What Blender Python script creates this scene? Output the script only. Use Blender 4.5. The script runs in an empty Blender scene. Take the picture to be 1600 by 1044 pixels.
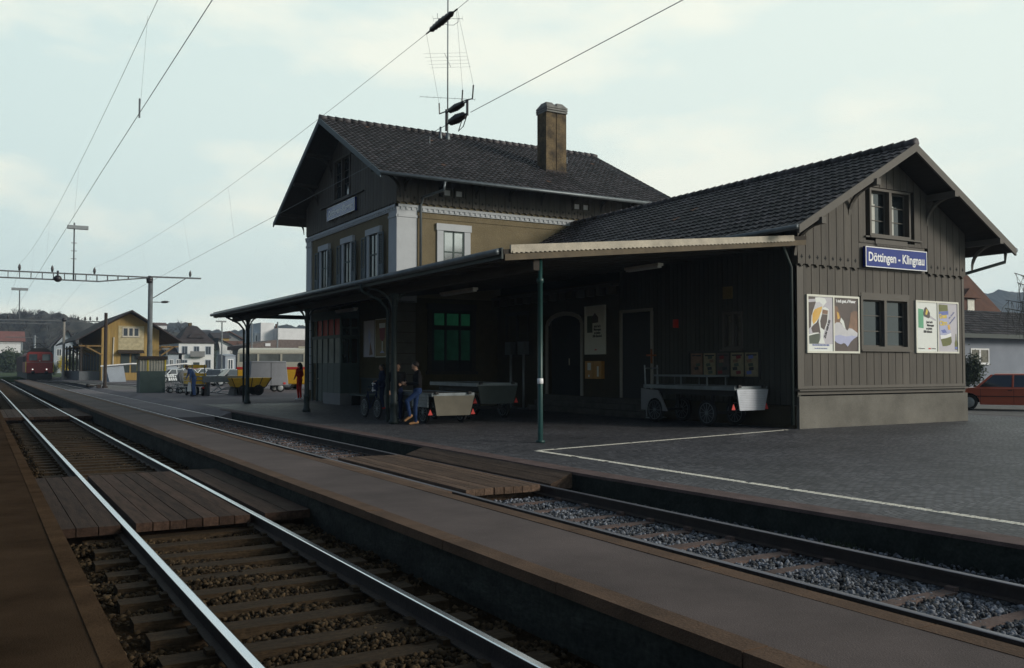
import bpy, bmesh, math, random
import numpy as np
from mathutils import Vector, Matrix, noise
random.seed(7)
SC = bpy.context.scene
COL = SC.collection
R = math.radians
# ---------------------------------------------------------------- camera, world, sun, exposure
EYE = Vector((0, 0, 1.67)); FPX = 1430.0; YAW = R(30.3); PITCH = R(2.0)
cd = bpy.data.cameras.new('camera'); cam = bpy.data.objects.new('camera', cd); COL.objects.link(cam)
cam.location = EYE; cam.rotation_euler = (R(90) + PITCH, 0, -YAW)
cd.sensor_width = 36; cd.lens = FPX / 1600 * 36; cd.clip_start = 0.1; cd.clip_end = 6000
SC.camera = cam
VEIL_TOP, VEIL_BACK = 0.28, 0.0
SUN_AZ = 138.0; SUN_EL = 19.0          # clockwise from +Y, degrees
wd = bpy.data.worlds.new("World"); SC.world = wd; wd.use_nodes = True
nt = wd.node_tree; nt.nodes.clear(); N = nt.nodes; L = nt.links
wo = N.new('ShaderNodeOutputWorld'); bg = N.new('ShaderNodeBackground'); sky = N.new('ShaderNodeTexSky')
sky.sky_type = 'NISHITA'; sky.sun_disc = False; sky.sun_elevation = R(SUN_EL); sky.sun_rotation = R(SUN_AZ)
sky.air_density = 1.1; sky.dust_density = 0.9; sky.ozone_density = 1.0; sky.altitude = 300
tc = N.new('ShaderNodeTexCoord'); mp = N.new('ShaderNodeMapping'); mp.inputs['Scale'].default_value = (1, 1, 2.6)
mp.inputs['Location'].default_value = (0.35, 0.1, 0.22)
L.new(tc.outputs['Generated'], mp.inputs['Vector'])
n1 = N.new('ShaderNodeTexNoise'); n1.inputs['Scale'].default_value = 3.6; n1.inputs['Detail'].default_value = 5; n1.inputs['Roughness'].default_value = 0.5
L.new(mp.outputs['Vector'], n1.inputs['Vector'])
rp = N.new('ShaderNodeValToRGB'); rp.color_ramp.elements[0].position = 0.47; rp.color_ramp.elements[1].position = 0.60
rp.color_ramp.elements[0].color = (0, 0, 0, 1); rp.color_ramp.elements[1].color = (0.85, 0.85, 0.85, 1)
L.new(n1.outputs['Fac'], rp.inputs['Fac'])
# overcast is brighter towards the veiled sun
geo = N.new('ShaderNodeVectorMath'); geo.operation = 'DOT_PRODUCT'
geo.inputs[1].default_value = (math.sin(R(80)), math.cos(R(80)), 0.0)
L.new(tc.outputs['Generated'], geo.inputs[0])
mr = N.new('ShaderNodeMapRange'); mr.inputs['From Min'].default_value = -0.1; mr.inputs['From Max'].default_value = 1.0
mr.inputs['To Min'].default_value = 0.0; mr.inputs['To Max'].default_value = 0.6
L.new(geo.outputs['Value'], mr.inputs['Value'])
glow = N.new('ShaderNodeMixRGB'); glow.inputs['Color1'].default_value = (6.7, 8.3, 8.2, 1); glow.inputs['Color2'].default_value = (9.9, 10.4, 9.2, 1)
L.new(mr.outputs['Result'], glow.inputs['Fac'])
cl = N.new('ShaderNodeMixRGB'); cl.inputs['Color2'].default_value = (10.0, 10.2, 8.9, 1)
L.new(rp.outputs['Color'], cl.inputs['Fac']); L.new(glow.outputs['Color'], cl.inputs['Color1'])
# the bright veil hangs low, on the sun's side of the sky; unseen sky overhead and behind is dimmed to darken ground and facades
sxyz = N.new('ShaderNodeSeparateXYZ'); L.new(tc.outputs['Generated'], sxyz.inputs[0])
me_ = N.new('ShaderNodeMapRange'); me_.interpolation_type = 'SMOOTHSTEP'; me_.inputs['From Min'].default_value = 0.42; me_.inputs['From Max'].default_value = 0.75; me_.inputs['To Min'].default_value = 1; me_.inputs['To Max'].default_value = VEIL_TOP
L.new(sxyz.outputs['Z'], me_.inputs['Value'])
g2 = N.new('ShaderNodeVectorMath'); g2.operation = 'DOT_PRODUCT'; g2.inputs[1].default_value = (math.sin(R(85)), math.cos(R(85)), 0.0); L.new(tc.outputs['Generated'], g2.inputs[0])
md_ = N.new('ShaderNodeMapRange'); md_.interpolation_type = 'SMOOTHSTEP'; md_.inputs['From Min'].default_value = -0.62; md_.inputs['From Max'].default_value = 0.08; md_.inputs['To Min'].default_value = VEIL_BACK; md_.inputs['To Max'].default_value = 1
L.new(g2.outputs['Value'], md_.inputs['Value'])
mm_ = N.new('ShaderNodeMath'); mm_.operation = 'MULTIPLY'; L.new(me_.outputs['Result'], mm_.inputs[0]); L.new(md_.outputs['Result'], mm_.inputs[1])
skd = N.new('ShaderNodeMixRGB'); skd.blend_type = 'MULTIPLY'; skd.inputs['Fac'].default_value = 1; skd.inputs['Color2'].default_value = (0.6, 0.62, 0.68, 1)
veil = N.new('ShaderNodeMixRGB'); L.new(mm_.outputs['Value'], veil.inputs['Fac']); L.new(sky.outputs['Color'], skd.inputs['Color1']); L.new(skd.outputs['Color'], veil.inputs['Color1']); L.new(cl.outputs['Color'], veil.inputs['Color2'])
L.new(veil.outputs['Color'], bg.inputs['Color']); bg.inputs['Strength'].default_value = 0.101
L.new(bg.outputs['Background'], wo.inputs['Surface'])
sd = bpy.data.lights.new('sun', 'SUN'); sd.energy = 2.4; sd.angle = R(16); sd.color = (1.0, 0.93, 0.82)
so = bpy.data.objects.new('sun', sd); COL.objects.link(so)
sdir = Vector((math.sin(R(SUN_AZ)) * math.cos(R(SUN_EL)), math.cos(R(SUN_AZ)) * math.cos(R(SUN_EL)), math.sin(R(SUN_EL))))
so.rotation_euler = sdir.to_track_quat('Z', 'Y').to_euler(); so.location = (20, -20, 30)
SC.view_settings.view_transform = 'Standard'; SC.view_settings.look = 'None'
SC.view_settings.exposure = 0.0; SC.view_settings.gamma = 1.0
SC.render.engine = 'CYCLES'; SC.cycles.max_bounces = 5; SC.cycles.diffuse_bounces = 3

def ray(px, py):
    F = Vector((math.sin(YAW) * math.cos(PITCH), math.cos(YAW) * math.cos(PITCH), math.sin(PITCH)))
    r = Vector((math.cos(YAW), -math.sin(YAW), 0)); u = r.cross(F)
    return F + r * (px - 800) / FPX + u * (522 - py) / FPX
def G(px, py, z=0.0):                     # the spot on level ground that the photograph shows at a pixel
    d = ray(px, py); t = (z - EYE.z) / d.z; p = EYE + d * t; return (p.x, p.y)
def AY(px, py, y):
    d = ray(px, py); return EYE + d * (y / d.y)
# ---------------------------------------------------------------- materials
def mat(name, col, rough=0.8, metal=0.0, var=0.25, scale=3.0, bump=0.0, bscale=30.0, col2=None, spec=None, stretch=(1, 1, 1), fine=0.0, attr=None, emit=None, alpha=None, trans=0.0):
    m = bpy.data.materials.new(name); m.use_nodes = True; n = m.node_tree.nodes; l = m.node_tree.links
    b = n['Principled BSDF']; b.inputs['Roughness'].default_value = rough; b.inputs['Metallic'].default_value = metal
    if spec is None and rough >= .84: spec = .22
    if spec is not None: b.inputs['Specular IOR Level'].default_value = spec
    tcn = n.new('ShaderNodeTexCoord'); mpn = n.new('ShaderNodeMapping'); mpn.inputs['Scale'].default_value = stretch
    l.new(tcn.outputs['Object'], mpn.inputs['Vector'])
    nz = n.new('ShaderNodeTexNoise'); nz.inputs['Scale'].default_value = scale; nz.inputs['Detail'].default_value = 6; nz.inputs['Roughness'].default_value = 0.62
    l.new(mpn.outputs['Vector'], nz.inputs['Vector'])
    mx = n.new('ShaderNodeMixRGB')
    c2 = col2 if col2 else tuple(c * (1 + var) for c in col); c1 = col if col2 else tuple(c * (1 - var) for c in col)
    mx.inputs['Color1'].default_value = (*c1, 1); mx.inputs['Color2'].default_value = (*c2, 1)
    cr = n.new('ShaderNodeMapRange'); cr.inputs['From Min'].default_value = 0.3; cr.inputs['From Max'].default_value = 0.7
    l.new(nz.outputs['Fac'], cr.inputs['Value']); l.new(cr.outputs['Result'], mx.inputs['Fac'])
    out = mx.outputs['Color']
    if fine > 0:
        nf = n.new('ShaderNodeTexNoise'); nf.inputs['Scale'].default_value = bscale * 2; nf.inputs['Detail'].default_value = 3
        l.new(tcn.outputs['Object'], nf.inputs['Vector'])
        rf = n.new('ShaderNodeMapRange'); rf.inputs['From Min'].default_value = 0.3; rf.inputs['From Max'].default_value = 0.7
        rf.inputs['To Min'].default_value = 1 - fine; rf.inputs['To Max'].default_value = 1 + fine; l.new(nf.outputs['Fac'], rf.inputs['Value'])
        ml = n.new('ShaderNodeMixRGB'); ml.blend_type = 'MULTIPLY'; ml.inputs['Fac'].default_value = 1
        l.new(out, ml.inputs['Color1']); l.new(rf.outputs['Result'], ml.inputs['Color2']); out = ml.outputs['Color']
    if attr:
        at = n.new('ShaderNodeAttribute'); at.attribute_name = 'rnd'
        ra = n.new('ShaderNodeMapRange'); ra.inputs['To Min'].default_value = 1 - attr; ra.inputs['To Max'].default_value = 1 + attr; l.new(at.outputs['Fac'], ra.inputs['Value'])
        ml = n.new('ShaderNodeMixRGB'); ml.blend_type = 'MULTIPLY'; ml.inputs['Fac'].default_value = 1
        l.new(out, ml.inputs['Color1']); l.new(ra.outputs['Result'], ml.inputs['Color2']); out = ml.outputs['Color']
    l.new(out, b.inputs['Base Color'])
    if bump > 0:
        nb = n.new('ShaderNodeTexNoise'); nb.inputs['Scale'].default_value = bscale; nb.inputs['Detail'].default_value = 4
        l.new(mpn.outputs['Vector'], nb.inputs['Vector'])
        bp = n.new('ShaderNodeBump'); bp.inputs['Strength'].default_value = bump; bp.inputs['Distance'].default_value = 0.02
        l.new(nb.outputs['Fac'], bp.inputs['Height']); l.new(bp.outputs['Normal'], b.inputs['Normal'])
    if emit:
        b.inputs['Emission Color'].default_value = (*emit[0], 1); b.inputs['Emission Strength'].default_value = emit[1]
    if trans: b.inputs['Transmission Weight'].default_value = trans
    return m
def flat(name, col, rough=0.7, **k): return mat(name, col, rough, var=k.pop('var', 0.08), scale=k.pop('scale', 8), **k)
M = dict(
    asphalt=mat('brown asphalt', (0.094, 0.073, 0.068), 0.9, spec=.25, var=0.3, scale=0.7, bump=0.35, bscale=90, fine=0.3),
    asphalt_far=mat('grey asphalt', (0.150, 0.134, 0.142), 0.9, var=0.25, scale=0.25, bump=0.2, bscale=40, fine=0.15),
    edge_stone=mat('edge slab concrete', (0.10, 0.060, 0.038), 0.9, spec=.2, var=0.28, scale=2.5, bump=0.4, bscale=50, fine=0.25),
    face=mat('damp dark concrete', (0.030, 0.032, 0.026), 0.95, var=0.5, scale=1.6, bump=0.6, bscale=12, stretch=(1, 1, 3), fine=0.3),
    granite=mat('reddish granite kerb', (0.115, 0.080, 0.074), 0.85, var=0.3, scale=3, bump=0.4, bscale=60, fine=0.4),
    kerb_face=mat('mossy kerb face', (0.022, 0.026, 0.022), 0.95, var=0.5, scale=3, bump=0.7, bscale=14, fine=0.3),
    ballast_brown=mat('rusty ballast bed', (0.022, 0.015, 0.009), 1.0, spec=.0, var=0.5, scale=9, bump=1.0, bscale=28, fine=0.5),
    ballast_grey=mat('grey ballast bed', (0.045, 0.047, 0.050), 1.0, var=0.5, scale=9, bump=1.0, bscale=28, fine=0.5),
    stone_brown=mat('rusty stones', (0.050, 0.034, 0.019), 0.95, var=0.3, scale=4, attr=0.75, spec=.1),
    stone_grey=mat('grey stones', (0.115, 0.122, 0.140), 0.8, var=0.3, scale=2, attr=0.9),
    sleeper=mat('oily timber sleeper', (0.038, 0.025, 0.014), 0.9, spec=.15, var=0.4, scale=2.2, bump=0.8, bscale=14, stretch=(1, 6, 6), fine=0.3),
    sleeper2=mat('weathered steel sleeper', (0.115, 0.080, 0.070), 0.85, var=0.3, scale=3, bump=0.4, bscale=20, fine=0.2),
    rust=mat('rusty steel', (0.030, 0.020, 0.016), 0.8, var=0.4, scale=5, bump=0.4, bscale=40),
    railhead=mat('polished rail head', (0.62, 0.66, 0.74), 0.17, metal=1.0, var=0.06, scale=3, stretch=(1, 0.05, 1)),
    railhead2=mat('dull rail head', (0.23, 0.22, 0.25), 0.42, metal=1.0, var=0.2, scale=2, stretch=(1, 0.05, 1)),
    board=mat('tarred crossing board', (0.052, 0.031, 0.022), 0.85, spec=.15, var=0.45, scale=1.6, bump=0.7, bscale=18, stretch=(9, 0.8, 9), fine=0.25, attr=0.3),
    board2=mat('weathered crossing board', (0.125, 0.082, 0.058), 0.85, spec=.2, var=0.4, scale=1.6, bump=0.7, bscale=18, stretch=(9, 0.8, 9), fine=0.25, attr=0.3),
    line=mat('worn white paint', (0.66, 0.63, 0.54), 0.8, var=0.35, scale=14, fine=0.25),
    clad=mat('taupe painted boards', (0.084, 0.073, 0.060), 0.75, var=0.2, scale=1.3, bump=0.3, bscale=20, stretch=(5, 5, 0.5), attr=0.14, fine=.08),
    gap=flat('dark joint', (0.012, 0.014, 0.015), 0.9),
    trim=mat('taupe trim', (0.095, 0.084, 0.070), 0.7, var=0.12, scale=2, bump=0.15, bscale=30),
    soffit=mat('dark soffit boards', (0.045, 0.038, 0.032), 0.85, var=0.2, scale=3, stretch=(6, 0.6, 6)),
    plinth=mat('rough concrete plinth', (0.165, 0.155, 0.135), 0.95, var=0.24, scale=.9, bump=0.5, bscale=45, fine=0.18),
    tile=mat('dark clay tiles', (0.040, 0.034, 0.036), 0.62, var=0.3, scale=1.1, bump=0.15, bscale=60, fine=0.3, attr=0.85),
    tile_patch=mat('odd replaced tile', (0.16, 0.085, 0.055), 0.8, var=0.4, scale=1.5),
    tile_red=mat('old red tiles', (0.12, 0.062, 0.045), 0.85, var=0.3, scale=0.8, attr=0.35),
    tile_far=mat('grey brown far tiles', (0.055, 0.045, 0.045), 0.85, var=0.3, scale=0.8, attr=0.3),
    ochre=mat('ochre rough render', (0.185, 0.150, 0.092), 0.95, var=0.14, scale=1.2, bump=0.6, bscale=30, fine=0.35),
    white=mat('white stucco', (0.49, 0.51, 0.53), 0.85, var=0.06, scale=2, bump=0.1, bscale=40),
    cream=mat('cream metal flashing', (0.38, 0.33, 0.25), 0.6, var=0.3, scale=2.5, fine=0.12),
    green=mat('dark green enamel', (0.006, 0.040, 0.036), 0.42, var=0.25, scale=5, fine=0.1),
    green_dark=mat('blackish green paint', (0.018, 0.030, 0.028), 0.6, var=0.2, scale=4),
    green_grey=mat('grey green panel', (0.050, 0.078, 0.072), 0.65, var=0.12, scale=3),
    zinc=mat('zinc sheet', (0.16, 0.18, 0.19), 0.5, metal=0.6, var=0.2, scale=4),
    shutter=mat('blue grey shutters', (0.060, 0.088, 0.105), 0.65, var=0.15, scale=4),
    glass=mat('window glass', (0.012, 0.016, 0.018), 0.06, var=0.2, scale=1, spec=1.0),
    curtain=flat('pale curtain', (0.55, 0.55, 0.50), 0.9),
    blue=flat('blue enamel', (0.006, 0.022, 0.22), 0.16),
    sign_white=flat('white enamel', (0.80, 0.80, 0.80), 0.3, var=0.03),
    brick=mat('sooty chimney brick', (0.20, 0.145, 0.080), 0.95, var=0.45, scale=2.2, bump=0.8, bscale=14, fine=0.35, col2=(0.045, 0.037, 0.030)),
    cap=mat('chimney cap concrete', (0.22, 0.215, 0.20), 0.9, var=0.3, scale=4, bump=0.3, bscale=20),
    black=flat('black', (0.012, 0.012, 0.013), 0.7), rubber=flat('tyre rubber', (0.018, 0.018, 0.019), 0.85),
    wire=flat('dark wire', (0.13, 0.15, 0.17), 0.6), insul=flat('brown insulator', (0.028, 0.024, 0.028), 0.35),
    galv=mat('galvanised steel', (0.26, 0.28, 0.29), 0.5, metal=0.5, var=0.2, scale=6),
    steel_grey=mat('grey painted steel', (0.10, 0.11, 0.12), 0.6, var=0.2, scale=4),
    mast=mat('weathered steel mast', (0.13, 0.145, 0.155), 0.7, var=0.35, scale=2, fine=0.2),
    rust_or=mat('rusty pole', (0.10, 0.06, 0.04), 0.8, var=0.4, scale=3),
    yellow=mat('ochre yellow planks', (0.34, 0.225, 0.07), 0.8, var=0.2, scale=1.0, stretch=(6, 6, 0.6)),
    yel_paint=mat('cart yellow', (0.78, 0.45, 0.03), 0.6, var=0.2, scale=3),
    orange=flat('orange', (0.60, 0.13, 0.02), 0.6), red=flat('red', (0.55, 0.03, 0.02), 0.6),
    red_coat=flat('red cloth', (0.62, 0.028, 0.016), 0.9), loco=mat('locomotive red', (0.24, 0.020, 0.016), 0.5, var=0.2, scale=2),
    skin=flat('skin', (0.42, 0.24, 0.16), 0.6), hair=flat('dark hair', (0.018, 0.012, 0.010), 0.7), hair2=flat('auburn hair', (0.12, 0.045, 0.02), 0.7),
    jeans=mat('blue jeans', (0.017, 0.038, 0.105), 0.9, var=0.2, scale=8), work=mat('blue overalls', (0.10, 0.16, 0.33), 0.9, var=0.15, scale=6),
    navy=flat('navy cloth', (0.010, 0.018, 0.055), 0.9), dark=flat('black cloth', (0.010, 0.010, 0.012), 0.9), tan=flat('tan leather', (0.33, 0.17, 0.07), 0.7),
    deck=mat('worn deck timber', (0.055, 0.05, 0.045), 0.8, var=0.4, scale=2, stretch=(1, 8, 1)),
    alu=mat('checkered aluminium', (0.36, 0.38, 0.42), 0.45, metal=0.4, var=0.1, scale=5), ply=mat('beige ply panel', (0.13, 0.118, 0.09), 0.8, var=0.12, scale=4),
    leaf=mat('dark foliage', (0.030, 0.045, 0.018), 0.8, var=0.4, scale=3, attr=0.6), leaf_y=mat('forsythia blossom', (0.60, 0.46, 0.03), 0.8, var=0.2, scale=3, attr=0.4),
    bark=mat('bark', (0.050, 0.042, 0.036), 0.95, var=0.3, scale=6), twig=mat('bare twigs', (0.072, 0.066, 0.070), 0.95, var=0.3, scale=2, attr=0.4),  # twig tone leans purple-grey to stand for distance haze
    hill=mat('wooded hillside', (0.042, 0.044, 0.048), 1.0, var=0.5, scale=0.05, fine=0.3, bscale=0.2, bump=0.6, col2=(0.070, 0.062, 0.045)),  # hillside colour carries some of the distance haze as a blue-grey cast
    ground=mat('earth', (0.06, 0.058, 0.05), 1.0, var=0.3, scale=0.05), grass=mat('grass', (0.045, 0.07, 0.022), 0.95, var=0.4, scale=2, fine=0.3),
    gravel=mat('pale gravel', (0.15, 0.145, 0.14), 1.0, var=0.25, scale=1.5, bump=0.5, bscale=30, fine=0.35),
    house_white=mat('white render', (0.72, 0.72, 0.72), 0.9, var=0.08, scale=1), house_blue=mat('pale grey render', (0.36, 0.40, 0.45), 0.9, var=0.08, scale=1),
    house_grey=mat('grey render', (0.22, 0.22, 0.22), 0.9, var=0.1, scale=1), far_glass=mat('far window', (0.05, 0.06, 0.075), 0.2, var=0.3, scale=1),
    green_lit=mat('green lit blind', (0.02, 0.12, 0.06), 0.8, emit=((0.012, 0.09, 0.045), 0.16), var=0.3, scale=1.5),
    lamp_white=flat('lamp housing', (0.50, 0.46, 0.38), 0.5), lamp_lit=flat('lit headlamp', (0.8, 0.8, 0.8), 0.4, emit=((1.0, 0.97, 0.9), 0.9)),
    silver=mat('silver car paint', (0.38, 0.41, 0.45), 0.3, metal=0.4, var=0.04), white_car=flat('white car paint', (0.66, 0.70, 0.72), 0.3, var=0.03),
    grey_car=flat('grey car paint', (0.16, 0.17, 0.18), 0.35, var=0.05), red_car=mat('russet car paint', (0.38, 0.075, 0.035), 0.28, var=0.06), orange_car=flat('orange car paint', (0.55, 0.17, 0.08), 0.3),
    bus_cream=flat('bus cream', (0.62, 0.58, 0.46), 0.4), bus_yellow=flat('bus yellow', (0.70, 0.38, 0.02), 0.4), car_glass=mat('car glass', (0.03, 0.04, 0.05), 0.05, var=0.1, spec=1.0),
    paper=flat('poster paper', (0.72, 0.74, 0.70), 0.6, var=0.03), p_dark=mat('poster dark', (0.075, 0.055, 0.05), 0.6, var=0.2, scale=5), p_lilac=mat('poster lilac', (0.48, 0.46, 0.50), 0.6, var=0.05),
    p_amber=mat('poster amber', (0.62, 0.32, 0.03), 0.6, col2=(0.70, 0.45, 0.12), scale=3), p_brown=mat('poster brown', (0.20, 0.11, 0.065), 0.6, var=0.3, scale=4), p_foam=mat('poster foam', (0.55, 0.54, 0.56), 0.6, var=0.1, scale=6),
    p_green=mat('poster green', (0.10, 0.36, 0.20), 0.6, var=0.1), p_olive=mat('poster olive', (0.12, 0.13, 0.03), 0.6, var=0.2, scale=4), p_dgreen=mat('poster bottle green', (0.06, 0.08, 0.055), 0.6, var=0.2, scale=3), p_blue=flat('poster blue', (0.12, 0.16, 0.42), 0.6), p_pale=flat('poster pale blue', (0.40, 0.42, 0.60), 0.6), p_wine=flat('poster wine', (0.20, 0.015, 0.02), 0.6),
    p_yel=flat('poster yellow', (0.70, 0.52, 0.08), 0.6), p_ochre=mat('poster ochre', (0.20, 0.14, 0.05), 0.6, var=0.2), ink=flat('ink', (0.03, 0.03, 0.035), 0.7), frame=flat('pale poster frame', (0.66, 0.65, 0.56), 0.5, var=0.04), frame_dark=flat('dark frame', (0.03, 0.028, 0.025), 0.6),
)
# arcs of small cobbles
def cobble_mat():
    m = bpy.data.materials.new('cobblestones in arcs'); m.use_nodes = True; n = m.node_tree.nodes; l = m.node_tree.links
    b = n['Principled BSDF']; b.inputs['Roughness'].default_value = 0.6
    t = n.new('ShaderNodeTexCoord'); s = n.new('ShaderNodeSeparateXYZ'); l.new(t.outputs['Object'], s.inputs[0])
    def mth(op, a, bb=None, c=None):
        q = n.new('ShaderNodeMath'); q.operation = op
        for i, v in enumerate((a, bb, c)):
            if v is None: continue
            if hasattr(v, 'is_output') or hasattr(v, 'links'): l.new(v, q.inputs[i])
            else: q.inputs[i].default_value = v
        return q.outputs[0]
    W, RR = 1.25, 0.95
    yy = mth('ADD', s.outputs['Y'], 400.0)
    a = mth('SUBTRACT', mth('MULTIPLY', mth('FRACT', mth('DIVIDE', yy, W)), W), W / 2)
    h = mth('SQRT', mth('SUBTRACT', RR * RR, mth('MULTIPLY', a, a)))
    row = mth('ADD', s.outputs['X'], h)
    al = mth('ADD', mth('MULTIPLY', mth('ARCSINE', mth('DIVIDE', a, RR)), RR), mth('MULTIPLY', mth('FLOOR', mth('DIVIDE', yy, W)), 3.37))
    cb = n.new('ShaderNodeCombineXYZ'); l.new(al, cb.inputs[0]); l.new(row, cb.inputs[1])
    nzv = n.new('ShaderNodeTexNoise'); nzv.inputs['Scale'].default_value = 5; l.new(t.outputs['Object'], nzv.inputs['Vector'])
    ds = n.new('ShaderNodeVectorMath'); ds.operation = 'MULTIPLY_ADD'; ds.inputs[1].default_value = (0.05, 0.05, 0); l.new(nzv.outputs['Color'], ds.inputs[0]); l.new(cb.outputs[0], ds.inputs[2])
    br = n.new('ShaderNodeTexBrick'); l.new(ds.outputs[0], br.inputs['Vector']); br.offset = 0.5; br.inputs['Scale'].default_value = 1
    br.inputs['Brick Width'].default_value = 0.115; br.inputs['Row Height'].default_value = 0.10; br.inputs['Mortar Size'].default_value = 0.010; br.inputs['Mortar Smooth'].default_value = 0.6; br.inputs['Bias'].default_value = 0
    br.inputs['Color1'].default_value = (0.034, 0.035, 0.042, 1); br.inputs['Color2'].default_value = (0.118, 0.116, 0.126, 1); br.inputs['Mortar'].default_value = (0.012, 0.011, 0.010, 1)
    ln = n.new('ShaderNodeTexNoise'); ln.inputs['Scale'].default_value = 0.35; ln.inputs['Detail'].default_value = 4; l.new(t.outputs['Object'], ln.inputs['Vector'])
    lr = n.new('ShaderNodeMapRange'); lr.inputs['From Min'].default_value = 0.3; lr.inputs['From Max'].default_value = 0.7; lr.inputs['To Min'].default_value = 0.62; lr.inputs['To Max'].default_value = 1.32; l.new(ln.outputs['Fac'], lr.inputs['Value'])
    ml = n.new('ShaderNodeMixRGB'); ml.blend_type = 'MULTIPLY'; ml.inputs['Fac'].default_value = 1; l.new(br.outputs['Color'], ml.inputs['Color1']); l.new(lr.outputs['Result'], ml.inputs['Color2'])
    l.new(ml.outputs['Color'], b.inputs['Base Color'])
    fn = n.new('ShaderNodeTexNoise'); fn.inputs['Scale'].default_value = 60; l.new(t.outputs['Object'], fn.inputs['Vector'])
    hh = mth('ADD', mth('MULTIPLY', mth('SUBTRACT', 1.0, br.outputs['Fac']), 1.0), mth('MULTIPLY', fn.outputs['Fac'], 0.35))
    bp = n.new('ShaderNodeBump'); bp.inputs['Strength'].default_value = 0.9; bp.inputs['Distance'].default_value = 0.012; l.new(hh, bp.inputs['Height']); l.new(bp.outputs['Normal'], b.inputs['Normal'])
    return m
M['cobble'] = cobble_mat()
M['clad_shade'] = mat('olive boards with painted shade', (.048, .048, .038), 0.8, var=.15, scale=1.5, stretch=(5, 5, .5), attr=.12)  # annex side boards: olive paint, with canopy shade put into the colour
M['door_frame'] = flat('door frame with painted shade', (.30, .28, .24), .8)  # white frame greyed in colour to carry the shade under the canopy
M['asphalt_brown'] = mat('rusty brown asphalt', (0.046, 0.030, 0.019), 1.0, spec=.0, var=0.35, scale=1.2, bump=0.35, bscale=90, fine=0.3)
M['edge_brown'] = mat('rusty edge slabs', (0.064, 0.040, 0.024), 1.0, spec=.0, var=0.35, scale=2.5, bump=0.4, bscale=50, fine=0.25)
M['shade_wall'] = mat('brown render with painted shade', (0.050, 0.040, 0.024), 0.95, var=0.2, scale=1.2, bump=0.5, bscale=30, fine=0.3)  # render colour darkened to stand for the canopy shade
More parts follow.
